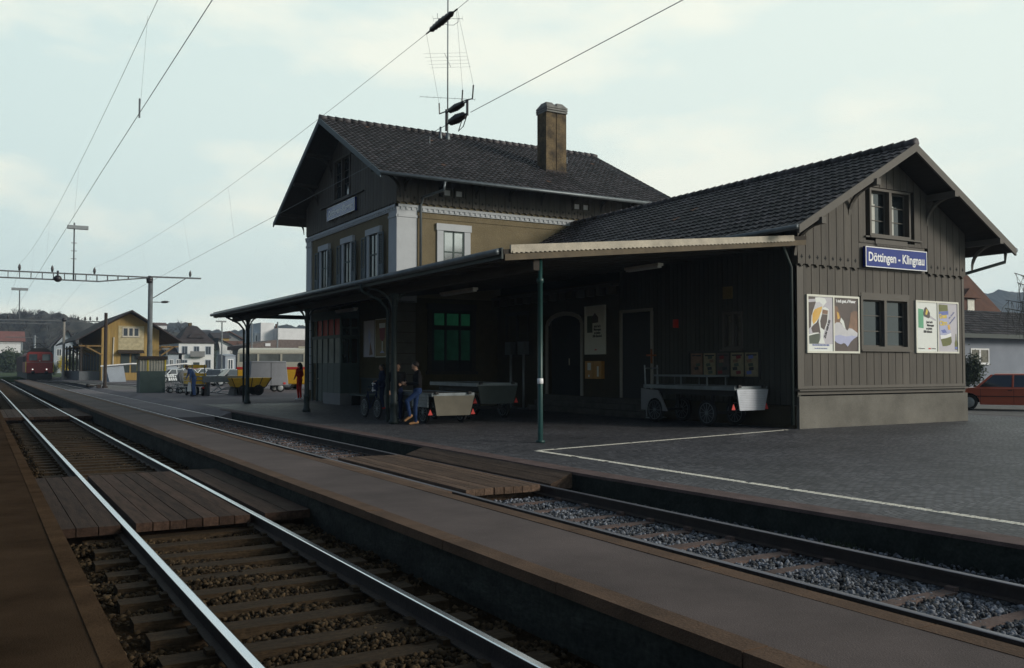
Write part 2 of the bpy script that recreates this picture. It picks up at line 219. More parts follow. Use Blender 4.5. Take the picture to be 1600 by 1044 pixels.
# ---------------------------------------------------------------- mesh builder
class MB:
    def __init__(s, T=None): s.v = []; s.f = []; s.r = []; s.mi = []; s.T = T; s.cur = 0; s.sm = []; s.smooth = False
    def add(s, vs, fs, rnd=None):
        b = len(s.v)
        s.v += [tuple(s.T @ Vector(p)) if s.T else tuple(p) for p in vs]
        for f in fs: s.f.append([b + i for i in f]); s.r.append(random.random() if rnd is None else rnd); s.mi.append(s.cur); s.sm.append(s.smooth)
        return s
    def box(s, x0, x1, y0, y1, z0, z1, rnd=None):
        x0, x1 = sorted((x0, x1)); y0, y1 = sorted((y0, y1)); z0, z1 = sorted((z0, z1))
        vs = [(x, y, z) for z in (z0, z1) for y in (y0, y1) for x in (x0, x1)]
        return s.add(vs, [(0, 2, 3, 1), (4, 5, 7, 6), (0, 1, 5, 4), (2, 6, 7, 3), (0, 4, 6, 2), (1, 3, 7, 5)], random.random() if rnd is None else rnd)
    def hexa(s, p, rnd=None):           # eight corners: bottom 4 (ccw) then top 4
        return s.add(p, [(3, 2, 1, 0), (4, 5, 6, 7), (0, 1, 5, 4), (1, 2, 6, 5), (2, 3, 7, 6), (3, 0, 4, 7)], random.random() if rnd is None else rnd)
    def beam(s, a, b, w, h, up=(0, 0, 1)):
        a = Vector(a); b = Vector(b); d = (b - a).normalized(); up = Vector(up)
        sd = d.cross(up)
        if sd.length < 1e-4: sd = d.cross(Vector((0, 1, 0)))
        sd.normalize(); u = sd.cross(d).normalized(); sd *= w / 2; u *= h / 2
        return s.hexa([a - sd - u, a + sd - u, b + sd - u, b - sd - u, a - sd + u, a + sd + u, b + sd + u, b - sd + u])
    def prism(s, pts, off):             # planar outline pushed along off
        n = len(pts); off = Vector(off); vs = [Vector(p) for p in pts] + [Vector(p) + off for p in pts]
        return s.add(vs, [tuple(range(n)), tuple(range(2 * n - 1, n - 1, -1))] + [(i, (i + 1) % n, n + (i + 1) % n, n + i) for i in range(n)], random.random())
    def tube(s, pts, r, n=8, caps=True):
        pts = [Vector(p) for p in pts]; m = len(pts); rr = r if isinstance(r, (list, tuple)) else [r] * m
        vs = []; prev = None
        for i, p in enumerate(pts):
            d = (pts[min(i + 1, m - 1)] - pts[max(i - 1, 0)]).normalized()
            if prev is None: a = d.orthogonal().normalized()
            else: a = (prev - d * prev.dot(d)).normalized()
            prev = a; c = d.cross(a)
            for k in range(n):
                t = 2 * math.pi * k / n; vs.append(p + (a * math.cos(t) + c * math.sin(t)) * rr[i])
        fs = [(i * n + k, i * n + (k + 1) % n, (i + 1) * n + (k + 1) % n, (i + 1) * n + k) for i in range(m - 1) for k in range(n)]
        if caps: fs += [tuple(range(n - 1, -1, -1)), tuple(range((m - 1) * n, m * n))]
        o = s.smooth; s.smooth = n > 6; s.add(vs, fs, random.random()); s.smooth = o; return s
    def cyl(s, a, b, r, n=12, r2=None): return s.tube([a, b], [r, r if r2 is None else r2], n)
    def lathe(s, c, prof, n=16, axis='z'):
        vs = []
        for (r, h) in prof:
            for k in range(n):
                t = 2 * math.pi * k / n
                q = {'z': (r * math.cos(t), r * math.sin(t), h), 'x': (h, r * math.cos(t), r * math.sin(t)), 'y': (r * math.cos(t), h, r * math.sin(t))}[axis]
                vs.append((c[0] + q[0], c[1] + q[1], c[2] + q[2]))
        m = len(prof); fs = [(i * n + k, i * n + (k + 1) % n, (i + 1) * n + (k + 1) % n, (i + 1) * n + k) for i in range(m - 1) for k in range(n)]
        fs += [tuple(range(n - 1, -1, -1)), tuple(range((m - 1) * n, m * n))]
        o = s.smooth; s.smooth = True; s.add(vs, fs, random.random()); s.smooth = o; return s
    def ball(s, c, r, n=8, sc=(1, 1, 1)):
        prof = [(max(1e-3, math.sin(math.pi * i / n)) * r, -math.cos(math.pi * i / n) * r) for i in range(n + 1)]
        b = len(s.v); s.lathe((0, 0, 0), prof, n * 2)
        for i in range(b, len(s.v)):
            p = s.v[i]; s.v[i] = (p[0] * sc[0] + c[0], p[1] * sc[1] + c[1], p[2] * sc[2] + c[2])
        return s
    def build(s, name, m, parent=None, origin=None, recalc=True):
        me = bpy.data.meshes.new(name)
        v = s.v
        inv = ROOT.get(parent.name) if parent else None
        if inv is not None: v = [tuple(inv @ Vector(p)) for p in v]
        o = bpy.data.objects.new(name, me)
        if parent is None:
            if origin is None:
                a = np.array(v); c = (a.min(0) + a.max(0)) / 2; c[2] = a[:, 2].min(); origin = tuple(c)
            v = [(p[0] - origin[0], p[1] - origin[1], p[2] - origin[2]) for p in v]; o.location = origin
            ROOT[o.name] = Matrix.Translation(origin).inverted()
        me.from_pydata(v, [], s.f); 
        for mm in (m if isinstance(m, (list, tuple)) else [m]): me.materials.append(mm)
        me.polygons.foreach_set('material_index', s.mi); me.polygons.foreach_set('use_smooth', s.sm)
        at = me.attributes.new('rnd', 'FLOAT', 'FACE'); at.data.foreach_set('value', s.r)
        if recalc and len(s.f) < 60000:
            bm = bmesh.new(); bm.from_mesh(me); bmesh.ops.recalc_face_normals(bm, faces=bm.faces); bm.to_mesh(me); bm.free()
        COL.objects.link(o)
        if parent:
            o.parent = parent
            if inv is not None: ROOT[o.name] = inv
        return o
ROOT = {}
def tag(o, label=None, cat=None, group=None, kind=None):
    if label: o['label'] = label
    if cat: o['category'] = cat
    if group: o['group'] = group
    if kind: o['kind'] = kind
    return o
def thing(name, label, cat, loc=(0, 0, 0), rz=0.0, group=None, local=False):
    o = bpy.data.objects.new(name, None); COL.objects.link(o); o.empty_display_size = 0.2
    o.location = loc; o.rotation_euler = (0, 0, rz)
    if not local: ROOT[o.name] = (Matrix.Translation(loc) @ Matrix.Rotation(rz, 4, 'Z')).inverted()
    return tag(o, label, cat, group)
def copy_tree(o, parent=None):
    c = o.copy(); COL.objects.link(c); c.parent = parent
    for ch in list(o.children): copy_tree(ch, c)
    return c
def struct(mb, name, m, **k):
    o = mb.build(name, m, **k); o['kind'] = 'structure'; return o
class WallMap:                       # a wall plane: along, outwards, up -> world
    def __init__(s, axis, at): s.ax = axis; s.at = at
    def p(s, a, o, z): return (a, s.at - o, z) if s.ax == 'y' else (s.at - o, a, z)
    def box(s, mb, a0, a1, o0, o1, z0, z1, rnd=None):
        p = s.p(a0, o0, z0); q = s.p(a1, o1, z1); return mb.box(p[0], q[0], p[1], q[1], p[2], q[2], rnd)
    def off(s, d): return (0, -d, 0) if s.ax == 'y' else (-d, 0, 0)
    def poly(s, mb, pts, o0, d): return mb.prism([s.p(a, o0, z) for a, z in pts], s.off(d))
def text_mb(mb, string, W, a, z, o, size, narrow=1.0, bold=0.0, align='LEFT', slant=0.0, rot=0.0, depth=0.002):
    cu = bpy.data.curves.new('lettering', 'FONT'); cu.body = string; cu.size = size; cu.align_x = align; cu.offset = bold; cu.shear = slant; cu.resolution_u = 3; cu.extrude = depth
    ob = bpy.data.objects.new('lettering', cu); COL.objects.link(ob)
    dg = bpy.context.evaluated_depsgraph_get(); me = ob.evaluated_get(dg).to_mesh()
    sgn = 1 if W.ax == 'y' else -1
    vs = []
    for q in me.vertices:
        x, y = q.co.x * narrow, q.co.y; x, y = x * math.cos(rot) - y * math.sin(rot), x * math.sin(rot) + y * math.cos(rot)
        vs.append(W.p(a + sgn * x, o + q.co.z, z + y))
    mb.add(vs, [tuple(p.vertices) for p in me.polygons], 0.5)
    ob.evaluated_get(dg).to_mesh_clear(); bpy.data.objects.remove(ob); bpy.data.curves.remove(cu)
    return mb
# ---------------------------------------------------------------- setting: ground, platforms, track beds
S = lambda *a: struct(*a)
S(MB().box(-900, 900, -60, 2200, -1.0, -0.62), 'ground', M['ground'])
S(MB().box(0.70, 3.76, -12, 420, -0.615, -0.40), 'track_bed', M['ballast_brown'])
S(MB().box(5.09, 8.16, -12, 34.3, -0.615, -0.40).box(5.09, 10.6, 80, 300, -0.615, -0.24), 'track_bed', M['ballast_grey'])
near = MB().box(-40, 0.60, -12, 400, -0.61, 0.080)
S(near, 'near_platform', M['asphalt_brown'])
mid = MB().box(3.90, 4.94, -12, 118, -0.61, 0.080)
S(mid, 'middle_platform', M['asphalt'])
sl = MB(); fc = MB(); sln = MB()
for (xa, xb, o, top) in ((0.60, 0.735, 0.0, 0.086), (3.70, 3.90, 0.3, 0.084), (4.94, 5.12, 0.1, 0.084)):
    y = -6.0 + o
    while y < 118:
        ln = 1.9 if y < 40 else 6
        (sln if xa < 1 else sl).box(xa, xb, y, y + ln - 0.012, top - 0.09, top + random.uniform(-0.003, 0.003)); y += ln
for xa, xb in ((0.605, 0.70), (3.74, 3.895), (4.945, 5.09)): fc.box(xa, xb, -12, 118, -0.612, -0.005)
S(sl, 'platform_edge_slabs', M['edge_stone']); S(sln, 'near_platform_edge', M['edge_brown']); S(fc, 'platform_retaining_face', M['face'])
S(MB().box(7.70, 8.30, -6, 12, -0.6, -0.325).box(7.70, 8.16, 17.5, 34.3, -0.6, -0.325), 'ballast_shoulder', M['ballast_grey'])
S(MB().box(8.46, 260, -30, 300, -0.612, -0.005).box(8.14, 8.46, 20, 78, -0.612, -0.006), 'forecourt', M['asphalt_far'])
S(MB().box(8.46, 29.5, -12, 41, -0.004, 0.0), 'cobbled_platform', M['cobble'])
kb = MB(); kf = MB(); y = -3.0
def kx(y): return 8.10 + max(0.0, 12 - y) * 0.045
while y < 35:
    x = kx(y); x2 = kx(y + 1.45)
    kb.hexa([(x, y, -0.035), (x + .38, y, -0.035), (x2 + .38, y + 1.44, -0.035), (x2, y + 1.44, -0.035), (x, y, 0.006), (x + .38, y, 0.006), (x2 + .38, y + 1.44, 0.006), (x2, y + 1.44, 0.006)])
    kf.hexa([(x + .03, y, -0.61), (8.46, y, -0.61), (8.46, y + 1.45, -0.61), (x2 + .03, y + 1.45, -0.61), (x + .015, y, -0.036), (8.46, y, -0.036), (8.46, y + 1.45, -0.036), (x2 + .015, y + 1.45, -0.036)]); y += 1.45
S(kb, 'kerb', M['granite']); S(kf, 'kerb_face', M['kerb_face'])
# filled-in crossing over the second track, gravel island, road behind
S(MB().box(5.12, 6.055, 34.3, 80, -0.6, -0.165).box(6.20, 7.51, 34.3, 80, -0.6, -0.165)
  .hexa([(7.70, 34.3, -0.6), (8.14, 34.3, -0.6), (8.14, 80, -0.6), (7.70, 80, -0.6), (7.70, 34.3, -0.165), (8.14, 34.3, -0.006), (8.14, 80, -0.006), (7.70, 80, -0.165)]), 'level_crossing', M['asphalt_far'])
S(MB().box(8.3, 11.3, 70, 112, -0.004, 0.0), 'gravel_strip', M['gravel'])
S(MB().box(30, 48, -20, 120, -0.004, 0.002), 'road', M['gravel'])
ln = MB()
y = -6.0
while y < 15.3:
    for k in range(2):
        if random.random() < 0.97: ln.box(9.48 + k * 0.07, 9.545 + k * 0.07, y + random.uniform(0, .012), y + 0.102 + random.uniform(-.012, 0), 0.001, 0.005)
    y += 0.115
x = 9.6
while x < 18.3:
    yy = 15.35 + (x - 9.6) / 8.7 * 1.7
    for k in range(2):
        if random.random() < 0.96: ln.hexa([(x, yy + k * .055, .001), (x + .1, yy + .02 + k * .055, .001), (x + .1, yy + .07 + k * .055, .001), (x, yy + .05 + k * .055, .001), (x, yy + k * .055, .005), (x + .1, yy + .02 + k * .055, .005), (x + .1, yy + .07 + k * .055, .005), (x, yy + .05 + k * .055, .005)])
    x += 0.112
S(ln, 'painted_line', M['line'])
# ---------------------------------------------------------------- tracks
def rail_parts(root, path, zt, head_mat, side_mat):
    """path: list of (x, y); a rail follows it"""
    def sweep(prof, nm, m, parent):
        mb = MB(); n = len(prof); vs = []
        for i, (x, y) in enumerate(path):
            a = Vector(path[max(i - 1, 0)]); b = Vector(path[min(i + 1, len(path) - 1)]); d = (b - a).normalized(); sx = Vector((d.y, -d.x))
            for (u, z) in prof: vs.append((x + sx.x * u, y + sx.y * u, zt + z))
        fs = [(i * n + k, i * n + (k + 1) % n, (i + 1) * n + (k + 1) % n, (i + 1) * n + k) for i in range(len(path) - 1) for k in range(n)]
        fs += [tuple(range(n)), tuple(range(len(vs) - n, len(vs)))]
        mb.add(vs, fs, .5); return mb.build(nm, m, parent)
    r = sweep([(-.065, -.150), (.065, -.150), (.065, -.138), (.010, -.125), (.010, -.040), (.036, -.034), (.036, -.008), (-.036, -.008), (-.036, -.034), (-.010, -.040), (-.010, -.125), (-.065, -.138)], 'rail', side_mat, root)
    sweep([(-.034, -.0075), (.034, -.0075), (.034, -.004), (.024, 0), (-.024, 0), (-.034, -.004)], 'rail_head', head_mat, r)
    return r
def sleepers(root, cx, ys, half, zt, m, w=0.24, h=0.13, skip=(), each=60):
    rest = MB(); k = 0
    for y in ys:
        if any(a < y < b for a, b in skip): continue
        j = random.uniform(-.015, .015); dz = random.uniform(-.012, .006)
        mb = MB(); ww = w * random.uniform(.93, 1.05)
        x0 = cx - half + random.uniform(-.04, .04); x1 = cx + half + random.uniform(-.04, .04)
        mb.hexa([(x0, y - ww / 2 + j, zt - h), (x1, y - ww / 2 - j, zt - h), (x1, y + ww / 2 - j, zt - h), (x0, y + ww / 2 + j, zt - h),
                 (x0, y - ww / 2 + .012 + j, zt + dz), (x1, y - ww / 2 + .012 - j, zt + dz), (x1, y + ww / 2 - .012 - j, zt + dz), (x0, y + ww / 2 - .012 + j, zt + dz)])
        for rx in (cx - .755, cx + .755):
            for q in (-.10, .10): mb.box(rx + q - .03, rx + q + .03, y - .05, y + .05, zt, zt + .035)
        if k < each: mb.build('sleeper', m, root)
        else:
            b = len(rest.v); rest.v += mb.v; rest.f += [[i + b for i in f] for f in mb.f]; rest.r += mb.r; rest.mi += mb.mi; rest.sm += mb.sm
        k += 1
    if rest.v: tag(rest.build('sleepers', m, root), kind='stuff')
ZR = -0.17
def frange(a, b, s):
    while a < b: yield a; a += s
t1 = thing('railway_track', 'nearest track with bright polished rails on dark oily sleepers between the two narrow platforms', 'railway track', (2.28, 0, -0.4))
for x in (1.525, 3.03): rail_parts(t1, [(x, y) for y in (-8, 20, 60, 150, 420)], ZR, M['railhead'], M['rust'])
sleepers(t1, 2.28, frange(1.2, 150, 0.60), 1.20, -0.322, M['sleeper'], 0.25, skip=((11.5, 16.7), (36.5, 44.2)))
t2 = thing('railway_track', 'duller second track with weathered narrow sleepers in grey ballast beside the station kerb', 'railway track', (6.85, 0, -0.4))
for x in (6.10, 7.605): rail_parts(t2, [(x, y) for y in (-8, 20, 60, 150, 300)], ZR, M['railhead2'], M['rust'])
SL2 = [2.9, 3.6, 4.35, 5.11, 6.47, 7.03, 7.88, 8.60, 9.32, 9.95, 10.79, 11.49] + list(frange(17.6, 34, .68))
sleepers(t2, 6.85, SL2 + list(frange(80.5, 130, 0.68)), 1.05, -0.322, M['sleeper2'], 0.17)
# siding that leaves the second track and ends at a stop block
t3 = thing('railway_track', 'rusty siding curving off behind the mast and ending at the buffer stop', 'railway track', (11.6, 80, -0.2))
def sid(off):
    pts = []
    for y in range(53, 122, 4):
        t = min(1, max(0, (y - 78) / 38.0)); t = t * t * (3 - 2 * t); pts.append((12.0 * (1 - t) + 6.85 * t + off, y))
    return pts
for o in (-.75, .75): rail_parts(t3, sid(o), 0.05, M['railhead2'], M['rust'])
# plank crossings
def crossing(name, label, y0, y1, strips, zt, m, th=0.10):
    c = thing(name, label, 'plank crossing', ((strips[0][0] + strips[-1][1]) / 2, y0, zt - th - .1))
    for (x0, x1, n, ra) in strips:
        w = (x1 - x0) / n
        for i in range(n):
            a = x0 + i * w + 0.006; b = x0 + (i + 1) * w - 0.006; za = zt + ra * (i / n); zb = zt + ra * ((i + 1) / n); e0 = random.uniform(-.02, .02); e1 = random.uniform(-.02, .02); q = random.uniform(-.004, .004)
            MB().hexa([(a, y0 + e0, zt - th), (b, y0 + e0, zt - th), (b, y1 + e1, zt - th), (a, y1 + e1, zt - th), (a, y0 + e0, za + q), (b, y0 + e0, zb + q), (b, y1 + e1, zb + q), (a, y1 + e1, za + q)], random.random()).build('plank', m, c)
    sb = MB()
    for y in frange(y0 + .3, y1, 0.9): sb.box(strips[0][0], strips[-1][1], y, y + .18, -0.39, zt - th - .002)
    sb.build('bearer', m, c)
crossing('plank_crossing', 'dark plank crossing over the bright nearest track in the foreground', 11.4, 16.8, ((0.76, 1.46, 3, 0), (1.62, 2.94, 7, 0), (3.11, 3.70, 2, 0)), -0.155, M['board'])
crossing('plank_crossing', 'farther dark plank crossing over the nearest track, beyond the foreground one', 36.9, 44.0, ((0.76, 1.46, 3, 0), (1.62, 2.94, 7, 0), (3.11, 3.70, 2, 0)), -0.155, M['board'])
crossing('plank_crossing', 'pale weathered plank crossing over the second track below the green post', 12.0, 17.5, ((5.14, 6.00, 3, 0), (6.22, 7.52, 8, 0), (7.69, 8.12, 2, 0.14)), -0.150, M['board2'])
# ---------------------------------------------------------------- loose ballast stones
def stones(name, m, regions, size, seed, sl=(1.2, .6, .11)):
    rg = np.random.default_rng(seed)
    t = (1 + 5 ** .5) / 2
    base = np.array([(-1, t, 0), (1, t, 0), (-1, -t, 0), (1, -t, 0), (0, -1, t), (0, 1, t), (0, -1, -t), (0, 1, -t), (t, 0, -1), (t, 0, 1), (-t, 0, -1), (-t, 0, 1)]); base /= np.linalg.norm(base[0])
    F = np.array([(0, 11, 5), (0, 5, 1), (0, 1, 7), (0, 7, 10), (0, 10, 11), (1, 5, 9), (5, 11, 4), (11, 10, 2), (10, 7, 6), (7, 1, 8), (3, 9, 4), (3, 4, 2), (3, 2, 6), (3, 6, 8), (3, 8, 9), (4, 9, 5), (2, 4, 11), (6, 2, 10), (8, 6, 7), (9, 8, 1)])
    P = []
    for (x0, x1, y0, y1, z0, dens, zf) in regions:
        n = int((x1 - x0) * (y1 - y0) * dens); x = rg.uniform(x0, x1, n); y = rg.uniform(y0, y1, n)
        z = z0 + rg.uniform(-.01, .02, n) + zf(x, y)
        d_ = np.abs((y - sl[0] + sl[1] / 2) % sl[1] - sl[1] / 2) if not isinstance(sl, list) else np.min(np.abs(y[:, None] - np.array(sl)[None]) + np.where(np.array(sl) == 5.11, .05, 0)[None], 1) + .04; keep = (d_ > (.11 if isinstance(sl, list) else sl[2])) | (rg.uniform(0, 1, n) < .03) | (x > 7.95); P.append(np.stack([x, y, z], 1)[keep])
    P = np.concatenate(P); n = len(P)
    V = base[None] * rg.uniform(.62, 1.25, (n, 12, 1)) * rg.uniform(.55, 1.15, (n, 1, 3)) * (size * rg.uniform(.5, 1.35, (n, 1, 1)))
    q = rg.normal(size=(n, 4)); q /= np.linalg.norm(q, axis=1)[:, None]; w, a, b, c = q.T
    Rm = np.stack([1 - 2 * (b * b + c * c), 2 * (a * b - c * w), 2 * (a * c + b * w), 2 * (a * b + c * w), 1 - 2 * (a * a + c * c), 2 * (b * c - a * w), 2 * (a * c - b * w), 2 * (b * c + a * w), 1 - 2 * (a * a + b * b)], 1).reshape(n, 3, 3)
    V = np.einsum('nij,nkj->nki', Rm, V) + P[:, None]
    me = bpy.data.meshes.new(name); me.vertices.add(n * 12); me.vertices.foreach_set('co', V.reshape(-1).astype(np.float32))
    idx = (F[None] + np.arange(n)[:, None, None] * 12).reshape(-1); nf = n * 20
    me.loops.add(nf * 3); me.loops.foreach_set('vertex_index', idx.astype(np.int32)); me.polygons.add(nf); me.polygons.foreach_set('loop_start', (np.arange(nf) * 3).astype(np.int32)); me.update(calc_edges=True)
    at = me.attributes.new('rnd', 'FLOAT', 'FACE'); at.data.foreach_set('value', np.repeat(rg.uniform(0, 1, n) ** 1.6, 20).astype(np.float32)); me.materials.append(m)
    o = bpy.data.objects.new(name, me); COL.objects.link(o); tag(o, kind='stuff'); return o
fl = lambda x, y: 0 * x
lump = lambda x, y: .03 * np.sin(x * 3.1 + y * .9) + .02 * np.sin(y * 2.3)
o = stones('ballast_stones', M['stone_brown'], [(0.74, 3.7, 2.5, 11.5, -0.384, 1150, lump), (0.76, 3.7, 16.7, 26, -0.388, 420, lump), (0.76, 3.7, 26, 37, -0.388, 150, lump)], 0.025, 1)
tag(o, 'rusty brown ballast stones lying between the sleepers of the nearest track', 'ballast')
o = stones('ballast_stones', M['stone_grey'], [(5.2, 7.9, 2.2, 6.5, -0.352, 1300, fl), (5.2, 7.9, 6.5, 12.0, -0.358, 900, fl), (7.7, 8.4, 3, 12, -0.325, 450, fl), (5.2, 8.1, 17.4, 26, -0.350, 260, fl), (5.2, 8.1, 26, 34.2, -0.35, 120, fl)], 0.025, 2, SL2)
tag(o, 'blue grey ballast stones filling the second track beside the station kerb', 'ballast')
# tufts of weeds at the kerb foot
wd_ = MB()
for i in range(420):
    y = random.choice([random.gauss(11.3, .7), random.gauss(6.9, .12), random.uniform(4, 12)]); x = random.uniform(7.95, 8.12) + max(0, 12 - y) * .045
    h = random.uniform(.03, .09); a = random.uniform(0, 6.28); dx, dy = math.cos(a) * .012, math.sin(a) * .012; lx, ly = random.uniform(-.04, .04), random.uniform(-.04, .04)
    wd_.add([(x - dx, y - dy, -.36), (x + dx, y + dy, -.36), (x + lx, y + ly, -.33 + h)], [(0, 1, 2)])
tag(wd_.build('weeds', M['leaf'], recalc=False), 'green weeds sprouting at the foot of the station kerb', 'weeds', kind='stuff')
# ---------------------------------------------------------------- building helpers
def tile_roof(parent, e0, along, Ln, up, SL, tw=0.25, rh=0.33, m=None, name='roof', ridge=False):
    e0 = Vector(e0); along = Vector(along).normalized(); up = Vector(up).normalized(); nrm = along.cross(up)
    if nrm.z < 0: nrm = -nrm
    nc = int(round(Ln / tw)); nr = int(round(SL / rh)); tw = Ln / nc; rh = SL / nr
    prof = [(0, .0), (.22, .030), (.5, .042), (.78, .018)]
    mb = MB(); xs = [(c * tw + f * tw, h) for c in range(nc) for f, h in prof] + [(Ln, 0)]
    n = len(xs); vs = []; fs = []; rr = []
    rnd = [[random.random() for _ in range(nc)] for _ in range(nr)]
    for r in range(nr):
        jit = [random.uniform(-.006, .006) for _ in range(nc + 1)]
        for y, lift in ((r * rh - .03, .050), ((r + 1) * rh, .008)):
            for i, (x, h) in enumerate(xs):
                c = min(nc - 1, i // 4); vs.append(e0 + along * x + up * (y + (jit[c] if lift > .02 else 0)) + nrm * (lift + h + jit[c] * .5))
        b = r * 2 * n
        for i in range(n - 1):
            fs.append((b + i, b + i + 1, b + n + i + 1, b + n + i)); rr.append(rnd[r][min(nc - 1, i // 4)])
        b0 = b
        vb = [vs[b0 + i] - nrm * .035 for i in range(n)]
        for i in range(n - 1): mb.add([vb[i], vb[i + 1], vs[b0 + i + 1], vs[b0 + i]], [(0, 1, 2, 3)], .05)
    k = len(mb.v); mb.v += [tuple(v) for v in vs]; mb.f += [[k + i for i in f] for f in fs]; mb.r += rr; mb.mi += [1 if q_ > .9965 else 0 for q_ in rr]; mb.sm += [False] * len(fs)
    return mb.build(name, [m or M['tile'], M['tile_patch']], parent, recalc=False)
def ridge_tiles(parent, a, b, m=None, step=0.36, r=0.13):
    a = Vector(a); b = Vector(b); n = int((b - a).length / step); mb = MB()
    for i in range(n):
        p = a.lerp(b, i / n); q = a.lerp(b, (i + 1.12) / n); mb.tube([p, q], [r * 1.18, r * 0.86], 8)
    return mb.build('ridge_tiles', m or M['tile'], parent)
def boards(W, a0, a1, zlo, zhi, pitch, o0, o1, rects=(), gap=0.022, pointed=False, cut=False):
    mb = MB(); n = max(1, int(round((a1 - a0) / pitch))); p = (a1 - a0) / n
    for i in range(n):
        a = a0 + i * p + gap / 2; b = a0 + (i + 1) * p - gap / 2; c = (a + b) / 2
        segs = []; lo_ = zlo; tops = (zhi(a), zhi(b)) if callable(zhi) else (zhi, zhi)
        for (ra, rb, r0, r1) in sorted(rects, key=lambda q: q[2]):
            if ra - .02 < c < rb + .02: segs.append((lo_, r0)); lo_ = r1
        segs.append((lo_, None))
        for lo, hi in segs:
            t0, t1 = (hi, hi) if hi is not None else tops
            if min(t0, t1) <= lo + .02:
                if max(t0, t1) <= lo: continue
                t0 = max(t0, lo + .01); t1 = max(t1, lo + .01)
            pts = [(a, lo), (b, lo), (b, t1), (a, t0)]
            if pointed and lo == zlo: pts = [(a, lo + .05), (c - .07, lo + .05), (c, lo - .03), (c + .07, lo + .05), (b, lo + .05), (b, t1), (a, t0)]
            W.poly(mb, pts, o0, o1 - o0)
            if cut and lo == zlo:
                mb.cur = 1
                W.box(mb, c - .045, c + .045, o1, o1 + .003, lo + .225, lo + .255, .5); W.box(mb, c - .015, c + .015, o1 + .001, o1 + .004, lo + .19, lo + .30, .5); mb.cur = 0
    return mb
def window(W, a0, a1, z0, z1, parent, oin=-.10, oout=0.02, fw=0.08, mull=1, bars=2, mf=None, mg=None, curtains=False, name='window', sill=True, outer=True):
    mb = MB(); mf = mf or M['trim']
    if outer:
        W.box(mb, a0 - fw, a1 + fw, oin, oout, z1, z1 + fw); W.box(mb, a0 - fw, a1 + fw, oin, oout, z0 - fw, z0)
        W.box(mb, a0 - fw, a0, oin, oout, z0, z1); W.box(mb, a1, a1 + fw, oin, oout, z0, z1)
    for i in range(1, mull + 1):
        a = a0 + (a1 - a0) * i / (mull + 1); W.box(mb, a - .055, a + .055, oin, oout - .003, z0, z1)
    root = mb.build(name, mf, parent)
    s = MB(); n = mull + 1; w = (a1 - a0) / n
    for i in range(n):
        x0 = a0 + i * w + (.055 if i else 0); x1 = a0 + (i + 1) * w - (.055 if i < n - 1 else 0)
        for (p, q, r, t) in ((x0, x0 + .04, z0, z1), (x1 - .04, x1, z0, z1), (x0 + .04, x1 - .04, z0, z0 + .04), (x0 + .04, x1 - .04, z1 - .04, z1)): W.box(s, p, q, oin - .03, oin + .02, r, t)
        for k in range(1, bars + 1):
            z = z0 + (z1 - z0) * k / (bars + 1); W.box(s, x0 + .04, x1 - .04, oin - .025, oin + .012, z - .012, z + .012)
    s.build('sash', M['green_grey'] if not outer else mf, root)
    g = MB(); W.box(g, a0, a1, oin - .02, oin - .012, z0, z1); g.build('pane', mg or M['glass'], root)
    if curtains:
        c = MB()
        for i in range(n):
            x0 = a0 + i * w; W.box(c, x0 + .06, x0 + .06 + w * .30, oin - .010, oin - .006, z0 + .05, z1 - .05)
            W.box(c, x0 + w * .36, x0 + w * .44, oin - .009, oin - .005, z0 + .05, z1 - .35)
        c.build('curtain', M['curtain'], root)
    if sill:
        c = MB(); W.box(c, a0 - fw - .04, a1 + fw + .04, oin, oout + .06, z0 - fw - .05, z0 - fw - .003); c.build('sill', mf, root)
    return root
def curved_bracket(mb, p, out, down, w=0.09):      # quarter-circle knee brace; out and down are vectors
    p = Vector(p); out = Vector(out); down = Vector(down); sd = out.cross(down).normalized() * w / 2; pts = []
    for i in range(7):
        t = i / 6 * math.pi / 2; pts.append(p + out * (1 - math.sin(t)) + down * (1 - math.cos(t)))
    inner = [p + out * (1 - math.sin(i / 6 * math.pi / 2)) * .78 + down * (1 - math.cos(i / 6 * math.pi / 2)) * .78 - (out + down) * 0.0 for i in range(7)]
    for i in range(6):
        a, b, c, d = pts[i], pts[i + 1], inner[i + 1], inner[i]
        mb.hexa([a - sd, b - sd, c - sd, d - sd, a + sd, b + sd, c + sd, d + sd])
def quoin(mb, W, a0, a1, z0, z1, out=0.05, h=0.42):
    z = z0
    while z < z1 - .05: W.box(mb, a0, a1, 0.002, out, z, min(z + h - .025, z1)); z += h
# ================================================================= main station house
XF, YS, YN, XB = 14.3, 33.48, 44.9, 26.6          # front (track side), side facing the camera, far side, back
house = thing('station_house', 'two storey ochre station house with white corner pilasters, boarded gable and dark tiled roof', 'building', ((XF + XB) / 2, 39.2, 0))
WF = WallMap('x', XF); WS = WallMap('y', YS)
RID_Y, EAVE_Z, RIDGE_Z = 39.15, 8.95, 12.65
EY0, EY1 = 32.0, 46.3
sl_ = (RIDGE_Z - EAVE_Z) / (RID_Y - EY0)
def rz(y): return RIDGE_Z - abs(y - RID_Y) * sl_
w = MB(); w.box(XF, XB, YS, YN, 4.4, 8.2)
w.build('wall', M['ochre'], house)
MB().box(XF + .002, XB, YS + .002, YN - .002, 0, 4.4).build('ground_floor_wall', mat('ochre render with painted shade', (.075, .060, .030), .95, var=.15, fine=.2), house)  # ochre wall below, its colour darkened for the canopy shade
g = MB(); g.prism([(XF + .06, YS + .06, 8.2), (XF + .06, YN - .06, 8.2), (XF + .06, YN - .06, rz(YN) - .15), (XF + .06, RID_Y, RIDGE_Z - .15), (XF + .06, YS + .06, rz(YS) - .15)], (XB - XF - .12, 0, 0)); g.build('gable_core', M['gap'], house)
